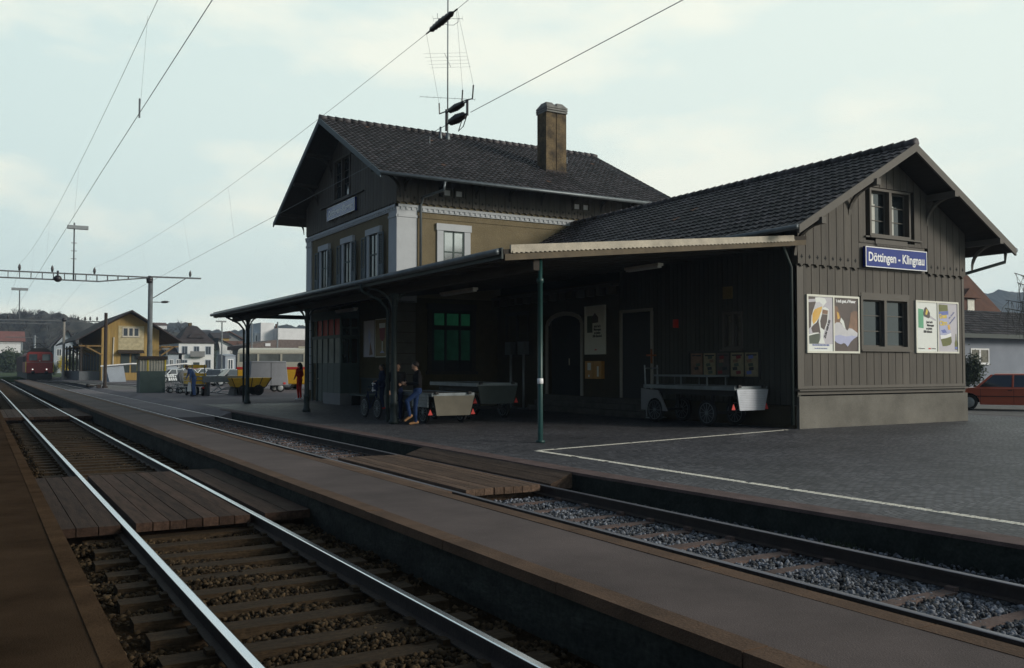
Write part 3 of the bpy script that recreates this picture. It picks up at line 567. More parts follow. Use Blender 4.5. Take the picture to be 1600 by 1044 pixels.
boards(WF, YS - .04, YN + .04, 8.14, lambda a: rz(a) - .12, 0.30, -.05, .07, rects=[(38.75, 40.7, 9.32, 11.15)], pointed=True).build('gable_boards', [M['clad'], M['gap']], house)
boards(WS, XF - .07, XB, 8.16, lambda a: rz(YS) - .10, 0.31, -.05, .07, rects=[(16.2, 17.25, 8.55, 8.95), (22.6, 23.6, 8.55, 8.95)], pointed=True, cut=True).build('side_boards', [M['clad'], M['gap']], house)
window(WF, 38.75, 40.70, 9.35, 11.12, house, oin=-.02, oout=.10, fw=.10, mull=1, bars=2)
for a in (16.32, 16.86, 22.72, 23.2):
    window(WS, a, a + .36, 8.60, 8.90, house, oin=-.01, oout=.085, fw=.05, mull=0, bars=0, mg=M['sign_white'], sill=False)  # white panes stand in for a bright reflection in the glass
# cornice with dentils, pilasters
c = MB(); WF.box(c, YS - .10, YN + .10, 0, .10, 8.0, 8.10); WF.box(c, YS - .06, YN + .06, 0, .06, 7.86, 7.999); WS.box(c, XF - .10, XB, 0, .10, 8.0, 8.10); WS.box(c, XF + .0, XB, 0, .06, 7.86, 7.999)
for y in frange(YS + .1, YN, .24): WF.box(c, y, y + .10, .06, .095, 7.90, 7.998)
for x in frange(XF + .1, XB, .24): WS.box(c, x, x + .10, .06, .095, 7.90, 7.998)
c.build('cornice', M['white'], house)
for (W_, a0, a1) in ((WF, YS - .05, YS + .78), (WF, YN - .75, YN + .05), (WS, XF + .003, XF + .83)):
    p = MB(); W_.box(p, a0, a1, 0.0, .05, 4.2, 7.858); W_.box(p, a0 - (0.02 if W_ is WF else 0), a1 + .02, .05, .08, 7.6, 7.70); p.build('pilaster', M['white'], house)
st = MB(); WS.box(st, XF + .9, XB, 0, .03, 7.62, 7.70); st.build('string_course', M['ochre'], house)
# upstairs windows towards the tracks
for (yc, hw) in ((42.15, .42), (38.98, .45), (35.86, .47)):
    s = MB(); z1 = 7.18
    WF.box(s, yc - hw - .26, yc - hw, -.02, .09, 5.0, z1); WF.box(s, yc + hw, yc + hw + .26, -.02, .09, 5.0, z1)
    WF.box(s, yc - hw - .34, yc + hw + .34, -.02, .13, z1, z1 + .26); WF.box(s, yc - hw - .3, yc + hw + .3, -.02, .16, 4.9, 5.0)
    sr = s.build('window', M['white'], house)
    dk = MB(); WF.box(dk, yc - hw, yc + hw, .004, .012, 5.0, z1); dk.build('pane', M['glass'], sr)
    sh = MB(); WF.box(sh, yc - .03, yc + .03, .012, .04, 5.0, z1); WF.box(sh, yc - hw, yc + hw, .012, .036, 6.3, 6.36); WF.box(sh, yc - hw, yc - hw + .05, .012, .04, 5, z1); WF.box(sh, yc + hw - .05, yc + hw, .012, .04, 5, z1); sh.build('sash', M['green_grey'], sr)
    for sgn in (-1, 1):
        h = MB(); a = yc + sgn * (hw + .27); b = yc + sgn * (hw + .75)
        WF.box(h, min(a, b), min(a, b) + .06, .10, .15, 5.05, z1 - .03); WF.box(h, max(a, b) - .06, max(a, b), .10, .15, 5.05, z1 - .03)
        for q0, q1 in ((5.05, 5.12), (5.75, 5.83), (z1 - .10, z1 - .03)): WF.box(h, min(a, b) + .06, max(a, b) - .06, .10, .147, q0, q1)
        WF.box(h, min(a, b) + .06, max(a, b) - .06, .11, .125, 5.12, 5.75)
        for zz in frange(5.86, z1 - .13, .07):
            p0 = WF.p(min(a, b) + .06, .105, zz); h.hexa([WF.p(min(a, b) + .06, .10, zz), WF.p(max(a, b) - .06, .10, zz), WF.p(max(a, b) - .06, .14, zz - .03), WF.p(min(a, b) + .06, .14, zz - .03), WF.p(min(a, b) + .06, .10, zz + .015), WF.p(max(a, b) - .06, .10, zz + .015), WF.p(max(a, b) - .06, .14, zz - .015), WF.p(min(a, b) + .06, .14, zz - .015)])
        h.build('shutter', M['shutter'], sr)
# upstairs window on the side
s = MB(); WS.box(s, 16.02, 16.30, -.02, .07, 5.5, 7.18); WS.box(s, 17.26, 17.54, -.02, .07, 5.5, 7.18); WS.box(s, 15.98, 17.58, -.02, .10, 7.18, 7.46); WS.box(s, 16.0, 17.56, -.02, .12, 5.38, 5.5)
sr = s.build('window', M['white'], house)
dk = MB(); WS.box(dk, 16.30, 17.26, .004, .012, 5.5, 7.18); dk.build('pane', mat('reflecting pane', (0.5, 0.52, 0.52), 0.12, metal=0.75, var=.12), sr)
sh = MB(); WS.box(sh, 16.75, 16.81, .012, .04, 5.5, 7.18); WS.box(sh, 16.36, 17.20, .012, .036, 6.30, 6.35)
for q in ((16.30, 16.36), (17.20, 17.26)): WS.box(sh, *q, .012, .04, 5.5, 7.18)
WS.box(sh, 16.36, 17.20, .012, .04, 7.12, 7.18); sh.build('sash', M['green_grey'], sr)
sf = MB(); s_len = math.hypot(RID_Y - EY0, RIDGE_Z - EAVE_Z)
XV0, XV1 = 12.95, 28.0
for sgn, ye in ((1, EY0), (-1, EY1)):
    tile_roof(house, (XV0, ye, EAVE_Z), (1, 0, 0), XV1 - XV0, (0, sgn * (RID_Y - EY0), RIDGE_Z - EAVE_Z), s_len)
    sf.prism([(XV0 + .05, ye + sgn * .02, EAVE_Z - .005), (XV0 + .05, RID_Y - sgn * .002, RIDGE_Z - .005), (XV0 + .05, RID_Y - sgn * .002, RIDGE_Z - .09), (XV0 + .05, ye + sgn * .02, EAVE_Z - .09)], (XV1 - XV0 - .1, 0, 0))
sf.build('soffit', M['soffit'], house)
ridge_tiles(house, (XV0, RID_Y, RIDGE_Z + .06), (XV1, RID_Y, RIDGE_Z + .06))
for x in (XV0 - .02, XV1 - .03):
    for sgn, ye in ((1, EY0), (-1, EY1)): v = MB(); v.prism([(x, ye - sgn * .05, EAVE_Z + .02), (x, RID_Y, RIDGE_Z + .05), (x, RID_Y, RIDGE_Z - .20), (x, ye - sgn * .05, EAVE_Z - .19)], (.05, 0, 0)); v.build('verge_board', M['shutter'], house)
for y in (33.0, 35.2, 37.2, 41.1, 43.1, 45.3):
    v = MB(); z = rz(y) - .2; v.box(XV0 + .06, XF + .2, y - .08, y + .08, z - .1, z + .06); curved_bracket(v, (XF - .07, y, z - .1), (-.95, 0, 0), (0, 0, -.85), .10); v.build('roof_bracket', M['soffit'], house)
for x in frange(XF + .3, XB, 1.6): v = MB(); curved_bracket(v, (x, YS - .07, rz(YS) - .35), (0, -1.0, -.45), (0, 0, -.75), .09); v.build('roof_bracket', M['soffit'], house)
c = MB(); c.tube([(XV0, EY0 - .09, EAVE_Z - .02), (XV1, EY0 - .09, EAVE_Z - .04)], .075, 10); c.build('gutter', M['zinc'], house)
c = MB(); c.tube([(15.62, EY0 - .09, EAVE_Z - .1), (15.60, EY0 - .05, EAVE_Z - .42), (15.3, YS - .28, 8.42), (15.25, YS - .14, 8.1), (15.25, YS - .14, 4.5)], .055, 10); c.build('downpipe', M['zinc'], house)
b = MB(); WF.box(b, 36.9, 42.6, .07, .17, 9.18, 9.22); b.build('ledge', M['trim'], house)
# chimney and lightning cable
ch = MB(); ch.box(22.25, 22.78, 34.98, 35.75, 9.9, 13.35).box(22.82, 23.35, 34.98, 35.75, 9.9, 13.35).box(22.78, 22.82, 35.04, 35.70, 9.9, 13.34); cho = ch.build('chimney', M['brick'], house)
cp = MB()
for x in (22.515, 23.085):
    for z, e in ((13.30, .05), (13.40, .07), (13.50, .06)): cp.box(x - .275 - e * .1, x + .275 + e * .1, 34.95 - e, 35.78 + e, z, z + .07)
    cp.hexa([(x - .28, 34.92, 13.57), (x + .28, 34.92, 13.57), (x + .28, 35.82, 13.57), (x - .28, 35.82, 13.57), (x - .15, 35.15, 13.80), (x + .15, 35.15, 13.80), (x + .15, 35.6, 13.80), (x - .15, 35.6, 13.80)])
cp.build('chimney_cap', M['cap'], cho)
MB().box(22.20, 23.40, 34.93, 35.8, 10.3, 10.62).build('flashing', M['rust'], cho)
cb = MB(); cb.tube([(26.6, RID_Y - .15, RIDGE_Z + .16), (27.2, 35.5, rz(35.5) + .12), (27.6, EY0, EAVE_Z + .12)], .014, 5); cb.build('lightning_cable', M['zinc'], house)
for (x, y) in ((17.4, 37.1), (24.6, 36.8)):
    MB().cyl((x, y, rz(y)), (x, y, rz(y) + .38), .02, 6).build('snow_hook', M['galv'], house)
# ground floor towards the tracks
q = MB(); quoin(q, WF, YS - .002, YS + .8, 0.5, 4.3); quoin(q, WS, XF - .05, XF + .78, 0.5, 4.3); q.build('corner_stones', mat('grey corner stones', (0.15, 0.14, 0.12), .9, var=.15), house)
q = MB(); quoin(q, WF, YN - .75, YN, 0.5, 4.3); q.build('corner_stones', M['white'], house)
q = MB(); WF.box(q, YS - .03, 37.3, .0, .06, 0, .5); WS.box(q, XF, 18.85, 0, .06, 0, .55); q.build('base_course', M['plinth'], house)
q = MB()
for y in frange(34.35, 37.2, .115): WF.box(q, y, y + .10, .0, .045, .5, 1.12)
WF.box(q, 34.3, 37.3, 0, .06, 1.12, 1.17); q.build('wainscot', M['green_dark'], house)
# glazed porch
WK = WallMap('x', 13.45)
k = MB(); WK.box(k, 37.62, 39.75, -.06, 0, .50, 1.80); WK.box(k, 37.62, 41.5, -.06, .003, 2.88, 3.02); WK.box(k, 37.62, 41.5, -.06, .003, 3.72, 4.0)
WK.box(k, 39.75, 40.55, -.06, -.01, 0.1, 1.80)
for a in (37.62, 38.42, 39.22, 40.0, 40.75, 41.42): WK.box(k, a, a + .09, -.07, .006, .5 if a < 39.7 else 0.05, 4.0)
k.box(13.45, 14.3, 37.56, 37.62, .5, 1.80); k.box(13.45, 14.3, 37.56, 37.62, 3.72, 4.0); k.box(13.45, 14.3, 37.555, 37.62, 3.28, 3.36); k.box(13.45, 14.3, 37.556, 37.62, 2.84, 3.0)
for x in (13.45, 13.86, 14.22): k.box(x, x + .08, 37.553, 37.63, .5, 4.0)
k.box(13.45, 14.3, 37.56, 41.5, 4.0, 4.1)
po = k.build('glazed_porch', M['green_grey'], house)
q = MB(); WK.box(q, 37.6, 39.78, -.1, .03, 0, .5); q.box(13.42, 14.3, 37.53, 37.6, 0, .5); q.build('porch_base', M['house_grey'], po)
q = MB(); WK.box(q, 37.7, 41.42, -.04, -.032, 1.8, 2.88); q.build('pane', mat('porch glass', (.22, .23, .20), .5, var=.35, scale=1.2, spec=.1), po)
q = MB(); WK.box(q, 37.7, 40.8, -.04, -.032, 3.02, 3.72); q.build('pane', mat('red shaded glass', (.42, .035, .025), .5, var=.3, scale=2, spec=.1), po)
q = MB(); q.box(13.53, 14.22, 37.585, 37.591, 3.0, 3.28); q.box(13.53, 13.8, 37.585, 37.591, 1.8, 2.84); q.build('pane', mat('dim glass', (.02, .03, .03), .1, spec=.8), po)
hd = MB(); hd.ball((13.42, 40.45, 1.1), .03, 5); hd.build('door_knob', M['lamp_white'], po)
# far doorway behind the porch
# green lit waiting room window on the side wall
gw = MB(); WS.box(gw, 15.62, 15.80, 0, .06, 1.45, 3.95); WS.box(gw, 17.62, 17.80, 0, .06, 1.45, 3.95); WS.box(gw, 15.58, 17.84, 0, .08, 3.95, 4.2); WS.box(gw, 15.55, 17.87, 0, .12, 1.33, 1.45)
gs = gw.build('window', M['soffit'], house)
q = MB(); WS.box(q, 15.80, 17.62, .003, .01, 3.2, 3.85); q.build('pane', M['green_lit'], gs); q = MB(); WS.box(q, 15.80, 17.62, .003, .01, 1.9, 3.2); q.build('pane', mat('green blind', (.012, .055, .032), .8, emit=((.006, .05, .028), .10), var=.5, scale=2.5), gs)
q = MB(); WS.box(q, 15.80, 17.62, .0031, .009, 1.45, 1.9); q.build('pane', M['black'], gs)
q = MB(); WS.box(q, 15.8, 17.62, .01, .05, 3.13, 3.32); WS.box(q, 15.8, 17.62, .01, .05, 3.80, 3.95)
for a in (15.8, 16.37, 17.02, 17.54): WS.box(q, a, a + .10, .012, .052, 1.45, 3.95)
q.build('sash', M['black'], gs)
# ================================================================= wooden annex
ann = thing('station_annex', 'single storey annex of taupe vertical boards with tiled gable roof, right of the station house', 'building', (22.5, 25.3, 0))
AX0, AX1, AY0 = 18.85, 26.1, 17.2
WA = WallMap('y', AY0); WB = WallMap('x', AX0)
ARX, AEZ, ARZ, AE0, AE1, AVY = 22.6, 5.22, 7.86, 17.95, 27.25, 16.25
asl = (ARZ - AEZ) / (ARX - AE0)
def az(x): return ARZ - abs(x - ARX) * asl
core = MB(); core.prism([(AX0 + .15, AY0 + .15, .02), (AX1 - .05, AY0 + .15, .02), (AX1 - .05, AY0 + .15, az(AX1) - .2), (ARX, AY0 + .15, ARZ - .2), (AX0 + .15, AY0 + .15, az(AX0) - .2)], (0, YS - AY0 - .16, 0)); core.build('wall_core', M['gap'], ann)
lw = (21.46, 23.38, 2.22, 3.54); uw = (21.80, 23.45, 5.42, 6.66)
boards(WA, AX0 + .25, AX1 - .12, 1.14, 4.40, .315, -.15, 0, rects=[(lw[0] - .08, lw[1] + .08, lw[2] - .1, lw[3] + .1)]).build('gable_boards', [M['clad'], M['gap']], ann)
boards(WA, AX0 - .02, AX1 + .03, 4.36, lambda a: az(a) - .14, .305, -.15, .06, rects=[(uw[0] - .1, uw[1] + .1, uw[2] - .22, uw[3] + .1), (21.35, 24.15, 4.2, 5.15)], pointed=True, cut=True).build('upper_boards', [M['clad'], M['gap']], ann)
fx = MB(); WA.box(fx, 21.30, 24.2, -.15, .03, 4.40, 5.14); WA.box(fx, AX0, AX0 + .24, -.1499, .012, 1.14, 4.35); WA.box(fx, AX1 - .11, AX1 + .0, -.1499, .012, 1.14, 4.35)
WA.box(fx, AX0, AX1, -.15, .005, .90, 1.02); WA.box(fx, AX0 - .0, AX1 + .0, -.15, .014, 1.06, 1.139); WA.box(fx, 21.32, 24.15, .031, .055, 5.14, 5.22); WA.box(fx, 21.40, 23.5, -.149, .012, 3.62, 3.74)
fx.build('facing_board', M['trim'], ann)
ld = MB(); W_ = WA; ld.hexa([WA.p(AX0 - .03, -.1, .99), WA.p(AX1 + .04, -.1, .99), WA.p(AX1 + .04, .10, 1.0), WA.p(AX0 - .03, .10, 1.0), WA.p(AX0 - .03, -.1, 1.075), WA.p(AX1 + .04, -.1, 1.075), WA.p(AX1 + .04, .10, 1.03), WA.p(AX0 - .03, .10, 1.03)]); ld.build('ledge', M['trim'], ann)
pl = MB(); WA.box(pl, AX0 + .01, AX1 + .05, -.2, .04, 0, .86); pl.box(AX1 - .2, AX1 + .05, AY0 + .2, YS, 0, .86); pl.build('plinth', M['plinth'], ann)
window(WA, *lw[:2], lw[2], lw[3], ann, oin=-.12, oout=.025, fw=.09, mull=1, bars=2, curtains=False)
q = MB(); q.box(21.62, 21.66, AY0 + .128, AY0 + .132, 2.3, 3.4); q.box(22.62, 22.66, AY0 + .128, AY0 + .132, 2.3, 3.4); q.build('casement_bar', M['green'], ann)
window(WA, *uw[:2], uw[2], uw[3], ann, oin=-.10, oout=.08, fw=.07, mull=1, bars=2, curtains=True)
orn = MB(); WA.box(orn, 21.95, 23.35, .06, .085, 5.14, 5.32); WA.box(orn, 21.5, 24.0, .06, .12, 5.30, 5.34)
for a in frange(22.0, 23.3, .14): orn.add([WA.p(a, .087, 5.13), WA.p(a + .07, .087, 5.05), WA.p(a + .14, .087, 5.13)], [(0, 1, 2)])
orn.build('carved_apron', M['trim'], ann)
# back / side walls
q = MB(); q.box(AX1 - .1, AX1, AY0 + .01, YS, .86, az(AX1) - .1); q.build('side_wall', M['clad'], ann)
boards(WB, AY0 + .01, 25.0, .62, lambda a: az(AX0) - .08, .2, -.15, 0, rects=[(19.25, 19.95, 2.2, 3.2), (23.3, 24.9, 0.55, 3.45)], gap=.02).build('side_boards', [M['clad_shade'], M['gap']], ann)
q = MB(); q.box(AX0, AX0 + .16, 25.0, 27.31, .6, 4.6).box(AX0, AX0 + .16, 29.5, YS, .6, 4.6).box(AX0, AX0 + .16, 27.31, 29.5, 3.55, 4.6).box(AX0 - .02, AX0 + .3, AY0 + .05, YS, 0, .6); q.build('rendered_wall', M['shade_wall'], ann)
q = MB()
for y in frange(25.2, 33.3, .62): q.box(AX0 - .28, AX0, y, y + .18, 4.12, 4.40)
q.box(AX0 - .3, AX0, 25.0, YS, 4.40, 4.50); q.build('bracket_cornice', M['trim'], ann)
d = MB(); d.box(AX0 - .04, AX0 + .04, 27.16, 27.31, .6, 3.2).box(AX0 - .04, AX0 + .04, 29.5, 29.65, .6, 3.2)
for i in range(8):
    t0 = math.pi * i / 8; t1 = math.pi * (i + 1) / 8; f = lambda t, r: (AX0 - .04, 28.4 + r * math.cos(t), 3.2 + (r - .75) * math.sin(t))
    d.prism([f(t0, 1.10), f(t0, 1.25), f(t1, 1.25), f(t1, 1.10)], (.08, 0, 0))
dd = d.build('doorway', M['door_frame'], ann)
q = MB(); q.box(AX0 + .2, AX0 + .24, 27.31, 29.5, .6, 3.6); q.box(AX0 + .16, AX0 + .2, 28.35, 28.45, .6, 3.6); q.build('door', M['green_dark'], dd)
MB().cyl((AX0 + .12, 28.25, 1.7), (AX0 + .12, 28.25, 1.95), .02, 6).build('handle', M['lamp_white'], dd)
d = MB(); d.box(AX0 - .04, AX0 + .02, 23.22, 23.32, .6, 3.45).box(AX0 - .04, AX0 + .02, 24.86, 24.96, .6, 3.45).box(AX0 - .04, AX0 + .02, 23.22, 24.96, 3.45, 3.55); dd = d.build('doorway', M['door_frame'], ann)
MB().box(AX0 + .05, AX0 + .10, 23.3, 24.9, .6, 3.45).build('door', M['black'], dd)
q = MB(); q.box(AX0 - .5, AX0 - .025, 23.0, 30.2, 0, .2).box(AX0 - .32, AX0 - .024, 23.0, 30.0, .2, .4).box(AX0 - .17, AX0 - .023, 23.0, 29.9, .4, .58); q.build('doorstep', mat('stone step with painted shade', (.075, .07, .06), .9, var=.3), ann)  # step colour darkened to imitate shade below the canopy
window(WB, 19.27, 19.95, 2.22, 3.16, ann, oin=-.1, oout=.03, fw=.07, mull=1, bars=1, mg=mat('pale mottled pane', (.16, .15, .12), .3, var=.4, scale=3))  # pane is paler than the plain glass, with no emission
window(WB, 31.0, 32.6, 2.2, 3.75, ann, oin=.01, oout=.05, fw=.1, mull=1, bars=1, mf=M['soffit'])
# annex roof
L_ = YS - AVY; asl_len = math.hypot(ARX - AE0, ARZ - AEZ); sf = MB()
for sgn, xe in ((1, AE0), (-1, AE1)):
    tile_roof(ann, (xe, AVY, AEZ), (0, 1, 0), L_, (sgn * (ARX - AE0), 0, ARZ - AEZ), asl_len)
    sf.prism([(xe + sgn * .02, AVY + .05, AEZ - .005), (ARX - sgn * .002, AVY + .05, ARZ - .005), (ARX - sgn * .002, AVY + .05, ARZ - .08), (xe + sgn * .02, AVY + .05, AEZ - .08)], (0, L_ - .05, 0))
sf.build('soffit', M['soffit'], ann)
ridge_tiles(ann, (ARX, AVY, ARZ + .06), (ARX, YS, ARZ + .06))
v = MB()
for sgn, xe in ((1, AE0), (-1, AE1)): v.prism([(xe - sgn * .04, AVY - .02, AEZ + .03), (ARX, AVY - .02, ARZ + .045), (ARX, AVY - .02, ARZ - .19), (xe - sgn * .04, AVY - .02, AEZ - .19)], (0, .06, 0))
v.build('verge_board', M['trim'], ann)
for x in (18.75, 20.9, 24.3, 26.45):
    v = MB(); z = az(x) - .17; v.box(x - .08, x + .08, AVY - .08, AY0 + .1, z - .17, z); curved_bracket(v, (x, AY0 - .06, z - .17), (0, -.85, 0), (0, 0, -.72), .10); v.build('roof_bracket', M['trim'], ann)
c = MB(); c.tube([(AE0 - .08, AVY, AEZ - .02), (AE0 - .08, YS - 2, AEZ - .05)], .07, 10); c.build('gutter', M['zinc'], ann); c = MB(); c.tube([(AE1 + .08, AVY, AEZ - .02), (AE1 + .08, YS, AEZ - .05)], .07, 10)
c.build('gutter', M['zinc'], ann)
c = MB(); c.tube([(AE1 + .08, AVY + .35, AEZ - .08), (AE1 + .06, AVY + .36, AEZ - .35), (AX1 + .2, AY0 + .3, AEZ - .75), (AX1 + .12, AY0 + .45, 4.3), (AX1 + .12, AY0 + .45, .1)], .05, 8); c.build('downpipe', M['green_dark'], ann); c = MB()
c.tube([(AE0 + .15, AY0 - .15, AEZ - .28), (AX0 - .35, AY0 + .05, 4.65), (AX0 - .10, AY0 + .10, 4.3), (AX0 - .10, AY0 + .10, .1)], .05, 8); c.build('downpipe', M['green_dark'], ann)
# ================================================================= platform canopy
can = thing('platform_canopy', 'long dark lean-to canopy on green iron posts with a cream metal end flashing', 'canopy', (12, 30, 0))
CX0, CZ0, CS = 9.62, 4.05, 0.103
def cz(x): return CZ0 + (x - CX0) * CS
CY0, CY1 = 16.85, 44.35
r = MB(); r.prism([(CX0, CY0, cz(CX0)), (AX0, CY0, cz(AX0)), (AX0, CY0, cz(AX0) + .10), (CX0, CY0, cz(CX0) + .10)], (0, YS - CY0, 0))
r.prism([(CX0, YS, cz(CX0)), (XF - .06, YS, cz(XF)), (XF - .06, YS, cz(XF) + .10), (CX0, YS, cz(CX0) + .10)], (0, CY1 - YS, 0)); r.build('roof', M['soffit'], can)
r = MB()
for y in frange(CY0 + .5, CY1, 1.05): r.beam((CX0 + .1, y, cz(CX0) - .07), (AX0 - .02 if y < YS else XF - .08, y, cz(AX0 if y < YS else XF) - .07), .09, .14)
r.box(10.45, 10.60, CY0 + .1, CY1 - .1, cz(10.5) - .38, cz(10.5) - .15); r.box(CX0 + .02, CX0 + .12, CY0 + .05, CY1, cz(CX0) - .12, cz(CX0)); r.build('rafters', M['soffit'], can)
r = MB(); r.box(CX0 - .03, CX0 + .015, CY0, CY1, cz(CX0) - .10, cz(CX0) + .14); r.box(CX0 - .02, XF, CY1 + .001, CY1 + .05, cz(CX0) - .08, cz(CX0) + .12); r.build('fascia', M['green_dark'], can)
r = MB(); r.tube([(CX0 - .10, CY0 + .05, cz(CX0) + .05), (CX0 - .10, CY1 + .1, cz(CX0) + .02)], .07, 10); r.build('gutter', M['zinc'], can)
r = MB(); r.hexa([(9.8, CY0 - .04, cz(9.8) + .02), (18.35, CY0 - .04, cz(18.35) - .02), (18.35, CY0 + .02, cz(18.35) - .02), (9.8, CY0 + .02, cz(9.8) + .02), (9.8, CY0 - .04, cz(9.8) + .19), (18.35, CY0 - .04, cz(18.35) + .13), (18.35, CY0 + .02, cz(18.35) + .13), (9.8, CY0 + .02, cz(9.8) + .19)])
fo = r.build('end_flashing', M['cream'], can)
r = MB(); zf = lambda x: cz(x) + .02 - (x - 9.8) / 8.55 * .04; up_ = [(9.84, zf(9.84) + .03), (18.3, zf(18.3) + .04)]; lo_ = []
for x in frange(9.84, 18.25, .12): lo_ += [(x, zf(x) - .012), (x + .06, zf(x) - .012), (x + .06, zf(x) + .012), (x + .12, zf(x) + .012)]
n_ = len(lo_) // 4
for i in range(n_):
    a, b, c, d = lo_[i * 4:i * 4 + 4]; r.add([(a[0], CY0 - .055, a[1]), (b[0], CY0 - .055, b[1]), (c[0], CY0 - .055, c[1]), (a[0], CY0 - .055, c[1]), (d[0], CY0 - .055, d[1]), (d[0], CY0 - .055, zf(d[0]) + .04), (a[0], CY0 - .055, zf(a[0]) + .04)], [(0, 1, 2, 3), (3, 4, 5, 6)])
r.build('flashing_fringe', M['cream'], fo)
r = MB(); r.prism([(9.66, CY0, cz(9.66) - .14), (18.8, CY0, cz(18.8) - .14), (18.8, CY0, cz(18.8) - .003), (9.66, CY0, cz(9.66) - .003)], (0, -.03, 0)); r.build('end_board', mat('brown end board', (.10, .075, .045), .8), can)
def iron_post(x, y, ornate=True, pipe=True):
    p = MB(); zt = cz(x) - .37
    if ornate:
        p.lathe((x, y, 0), [(.15, 0), (.15, .10), (.11, .14), (.11, .55), (.13, .58), (.09, .64), (.085, 1.2), (.075, zt - .42), (.11, zt - .38), (.08, zt - .33), (.08, zt - .15), (.13, zt - .06), (.13, zt)], 12)
        curved_bracket(p, (x - .08, y, zt + .12), (-.75, 0, 0), (0, 0, -.65), .06); curved_bracket(p, (x + .08, y, zt + .12), (.6, 0, 0), (0, 0, -.55), .06)
    else: p.lathe((x, y, 0), [(.10, 0), (.10, .05), (.058, .055), (.055, zt - .3), (.08, zt - .28), (.08, zt - .2), (.05, zt - .18), (.05, zt + .3)], 16)
    o = p.build('post', M['green'] if not ornate else M['green_dark'], can)
    if pipe:
        q = MB(); q.tube([(CX0 - .10, y + .35, cz(CX0) - .02), (CX0 - .06, y + .33, cz(CX0) - .22), (x - .35, y + .22, cz(CX0) - .48), (x - .14, y + .16, cz(CX0) - .75), (x - .14, y + .12, .05)], .045, 8); q.build('downpipe', M['green_dark'], o)
    return o
iron_post(10.65, 17.0, False, False)
for y in (24.6, 32.7, 41.2): iron_post(10.42, y, True, y != 32.7)
MB().lathe((10.65, 17.0, 1.28), [(.058, 0), (.066, .01), (.066, .11), (.058, .12)], 16).build('post_number_plate', M['sign_white'], can)
# lamps below the canopy
def tube_lamp(loc, ln, label):
    t = thing('fluorescent_lamp', label, 'lamp', loc, group=None); x, y, z = loc
    MB().box(x - .09, x + .09, y - ln / 2, y + ln / 2, z - .02, z + .05).build('housing', M['lamp_white'], t)
    MB().box(x - .07, x + .07, y - ln / 2 + .05, y + ln / 2 - .05, z - .07, z - .021).build('diffuser', M['curtain'], t)
    MB().cyl((x, y - ln / 3, z + .05), (x, y - ln / 3, cz(x) - .01), .012, 6).cyl((x, y + ln / 3, z + .05), (x, y + ln / 3, cz(x) - .01), .012, 6).build('hanger', M['black'], t)
tube_lamp((12.9, 25.4, 3.98), 2.3, 'cream fluorescent lamp under the canopy above the beige luggage cart')
tube_lamp((12.9, 35.4, 3.93), 2.2, 'fluorescent lamp under the canopy above the glazed porch and the two wall posters')
tube_lamp((15.9, 20.0, 4.40), 1.5, 'dim fluorescent lamp high under the canopy near the annex window')
# ================================================================= signs, posters and things on the walls
def panel(name, label, cat, W, a0, a1, z0, z1, frame_m, fw=.05, o=.0, group=None):
    t = thing(name, label, cat, W.p((a0 + a1) / 2, o, z0), group=group)
    f = MB(); W.box(f, a0, a1, o, o + .05, z0, z0 + fw); W.box(f, a0, a1, o, o + .05, z1 - fw, z1); W.box(f, a0, a0 + fw, o, o + .05, z0 + fw, z1 - fw); W.box(f, a1 - fw, a1, o, o + .05, z0 + fw, z1 - fw)
    f.build('frame', frame_m, t); return t
def sheet(t, W, a0, a1, z0, z1, m, o=.03, name='paper'):
    q = MB(); W.box(q, a0, a1, o - .02, o, z0, z1); return q.build(name, m, t)
def shape(parent, W, pts, m, o, name='picture', d=.0015):
    q = MB(); W.poly(q, pts, o, d); return q.build(name, m, parent)
# name boards
def name_board(W, a0, a1, z0, z1, o, label, flip=False, narrow=.88, sz=None, tilt=0):
    t = thing('name_board', label, 'sign', W.p((a0 + a1) / 2, o, z0)); q = MB(); W.box(q, a0, a1, o, o + .09, z0, z1); q.build('board', M['blue'], t)
    q = MB(); e = .025
    for b in ((a0, a1, z0, z0 + e), (a0, a1, z1 - e, z1), (a0, a0 + e, z0 + e, z1 - e), (a1 - e, a1, z0 + e, z1 - e)): W.box(q, b[0], b[1], o + .089, o + .096, b[2], b[3])
    q.build('border', M['sign_white'], t)
    H = z1 - z0; q = MB(); text_mb(q, 'Döttingen - Klingnau', W, (a0 + a1) / 2, z0 + H * .30, o + .093, sz or H * .62, narrow * .93, .008, 'CENTER'); q.build('lettering', M['sign_white'], t)
    return t
name_board(WA, 21.42, 24.12, 4.45, 5.03, .07, 'blue station name board below the gable window of the wooden annex')
name_board(WF, 37.75, 41.45, 8.47, 9.06, .10, 'faded blue station name board high on the boarded gable of the station house', narrow=1.12)
# left pair of posters on the annex gable
t = panel('double_poster', 'pale double poster with two beer glasses and white foam, left on the annex gable', 'poster', WA, 19.18, 21.27, 2.02, 3.60, M['frame'], .055, .0)
q = MB(); WA.box(q, 20.20, 20.25, 0, .05, 2.075, 3.545); q.build('divider', M['frame'], t)
s1 = sheet(t, WA, 19.235, 20.20, 2.075, 3.545, M['paper'])
def tr(pts, x0, x1, y0, y1, a0, a1, zt, zb): return [(a0 + (u - x0) / (x1 - x0) * (a1 - a0), zt - (v_ - y0) / (y1 - y0) * (zt - zb)) for u, v_ in pts]
A1 = lambda m_, o, *pts: shape(s1, WA, tr(pts, 185, 525, 130, 890, 19.235, 20.20, 3.545, 2.075), m_, o)
A1(M['p_lilac'], .031, (190, 132), (522, 132), (522, 792), (190, 792))
A1(M['p_dark'], .0328, (190, 134), (285, 136), (285, 160), (190, 172)); A1(M['p_dark'], .0328, (190, 214), (290, 200), (286, 290), (240, 390), (230, 545), (192, 585))
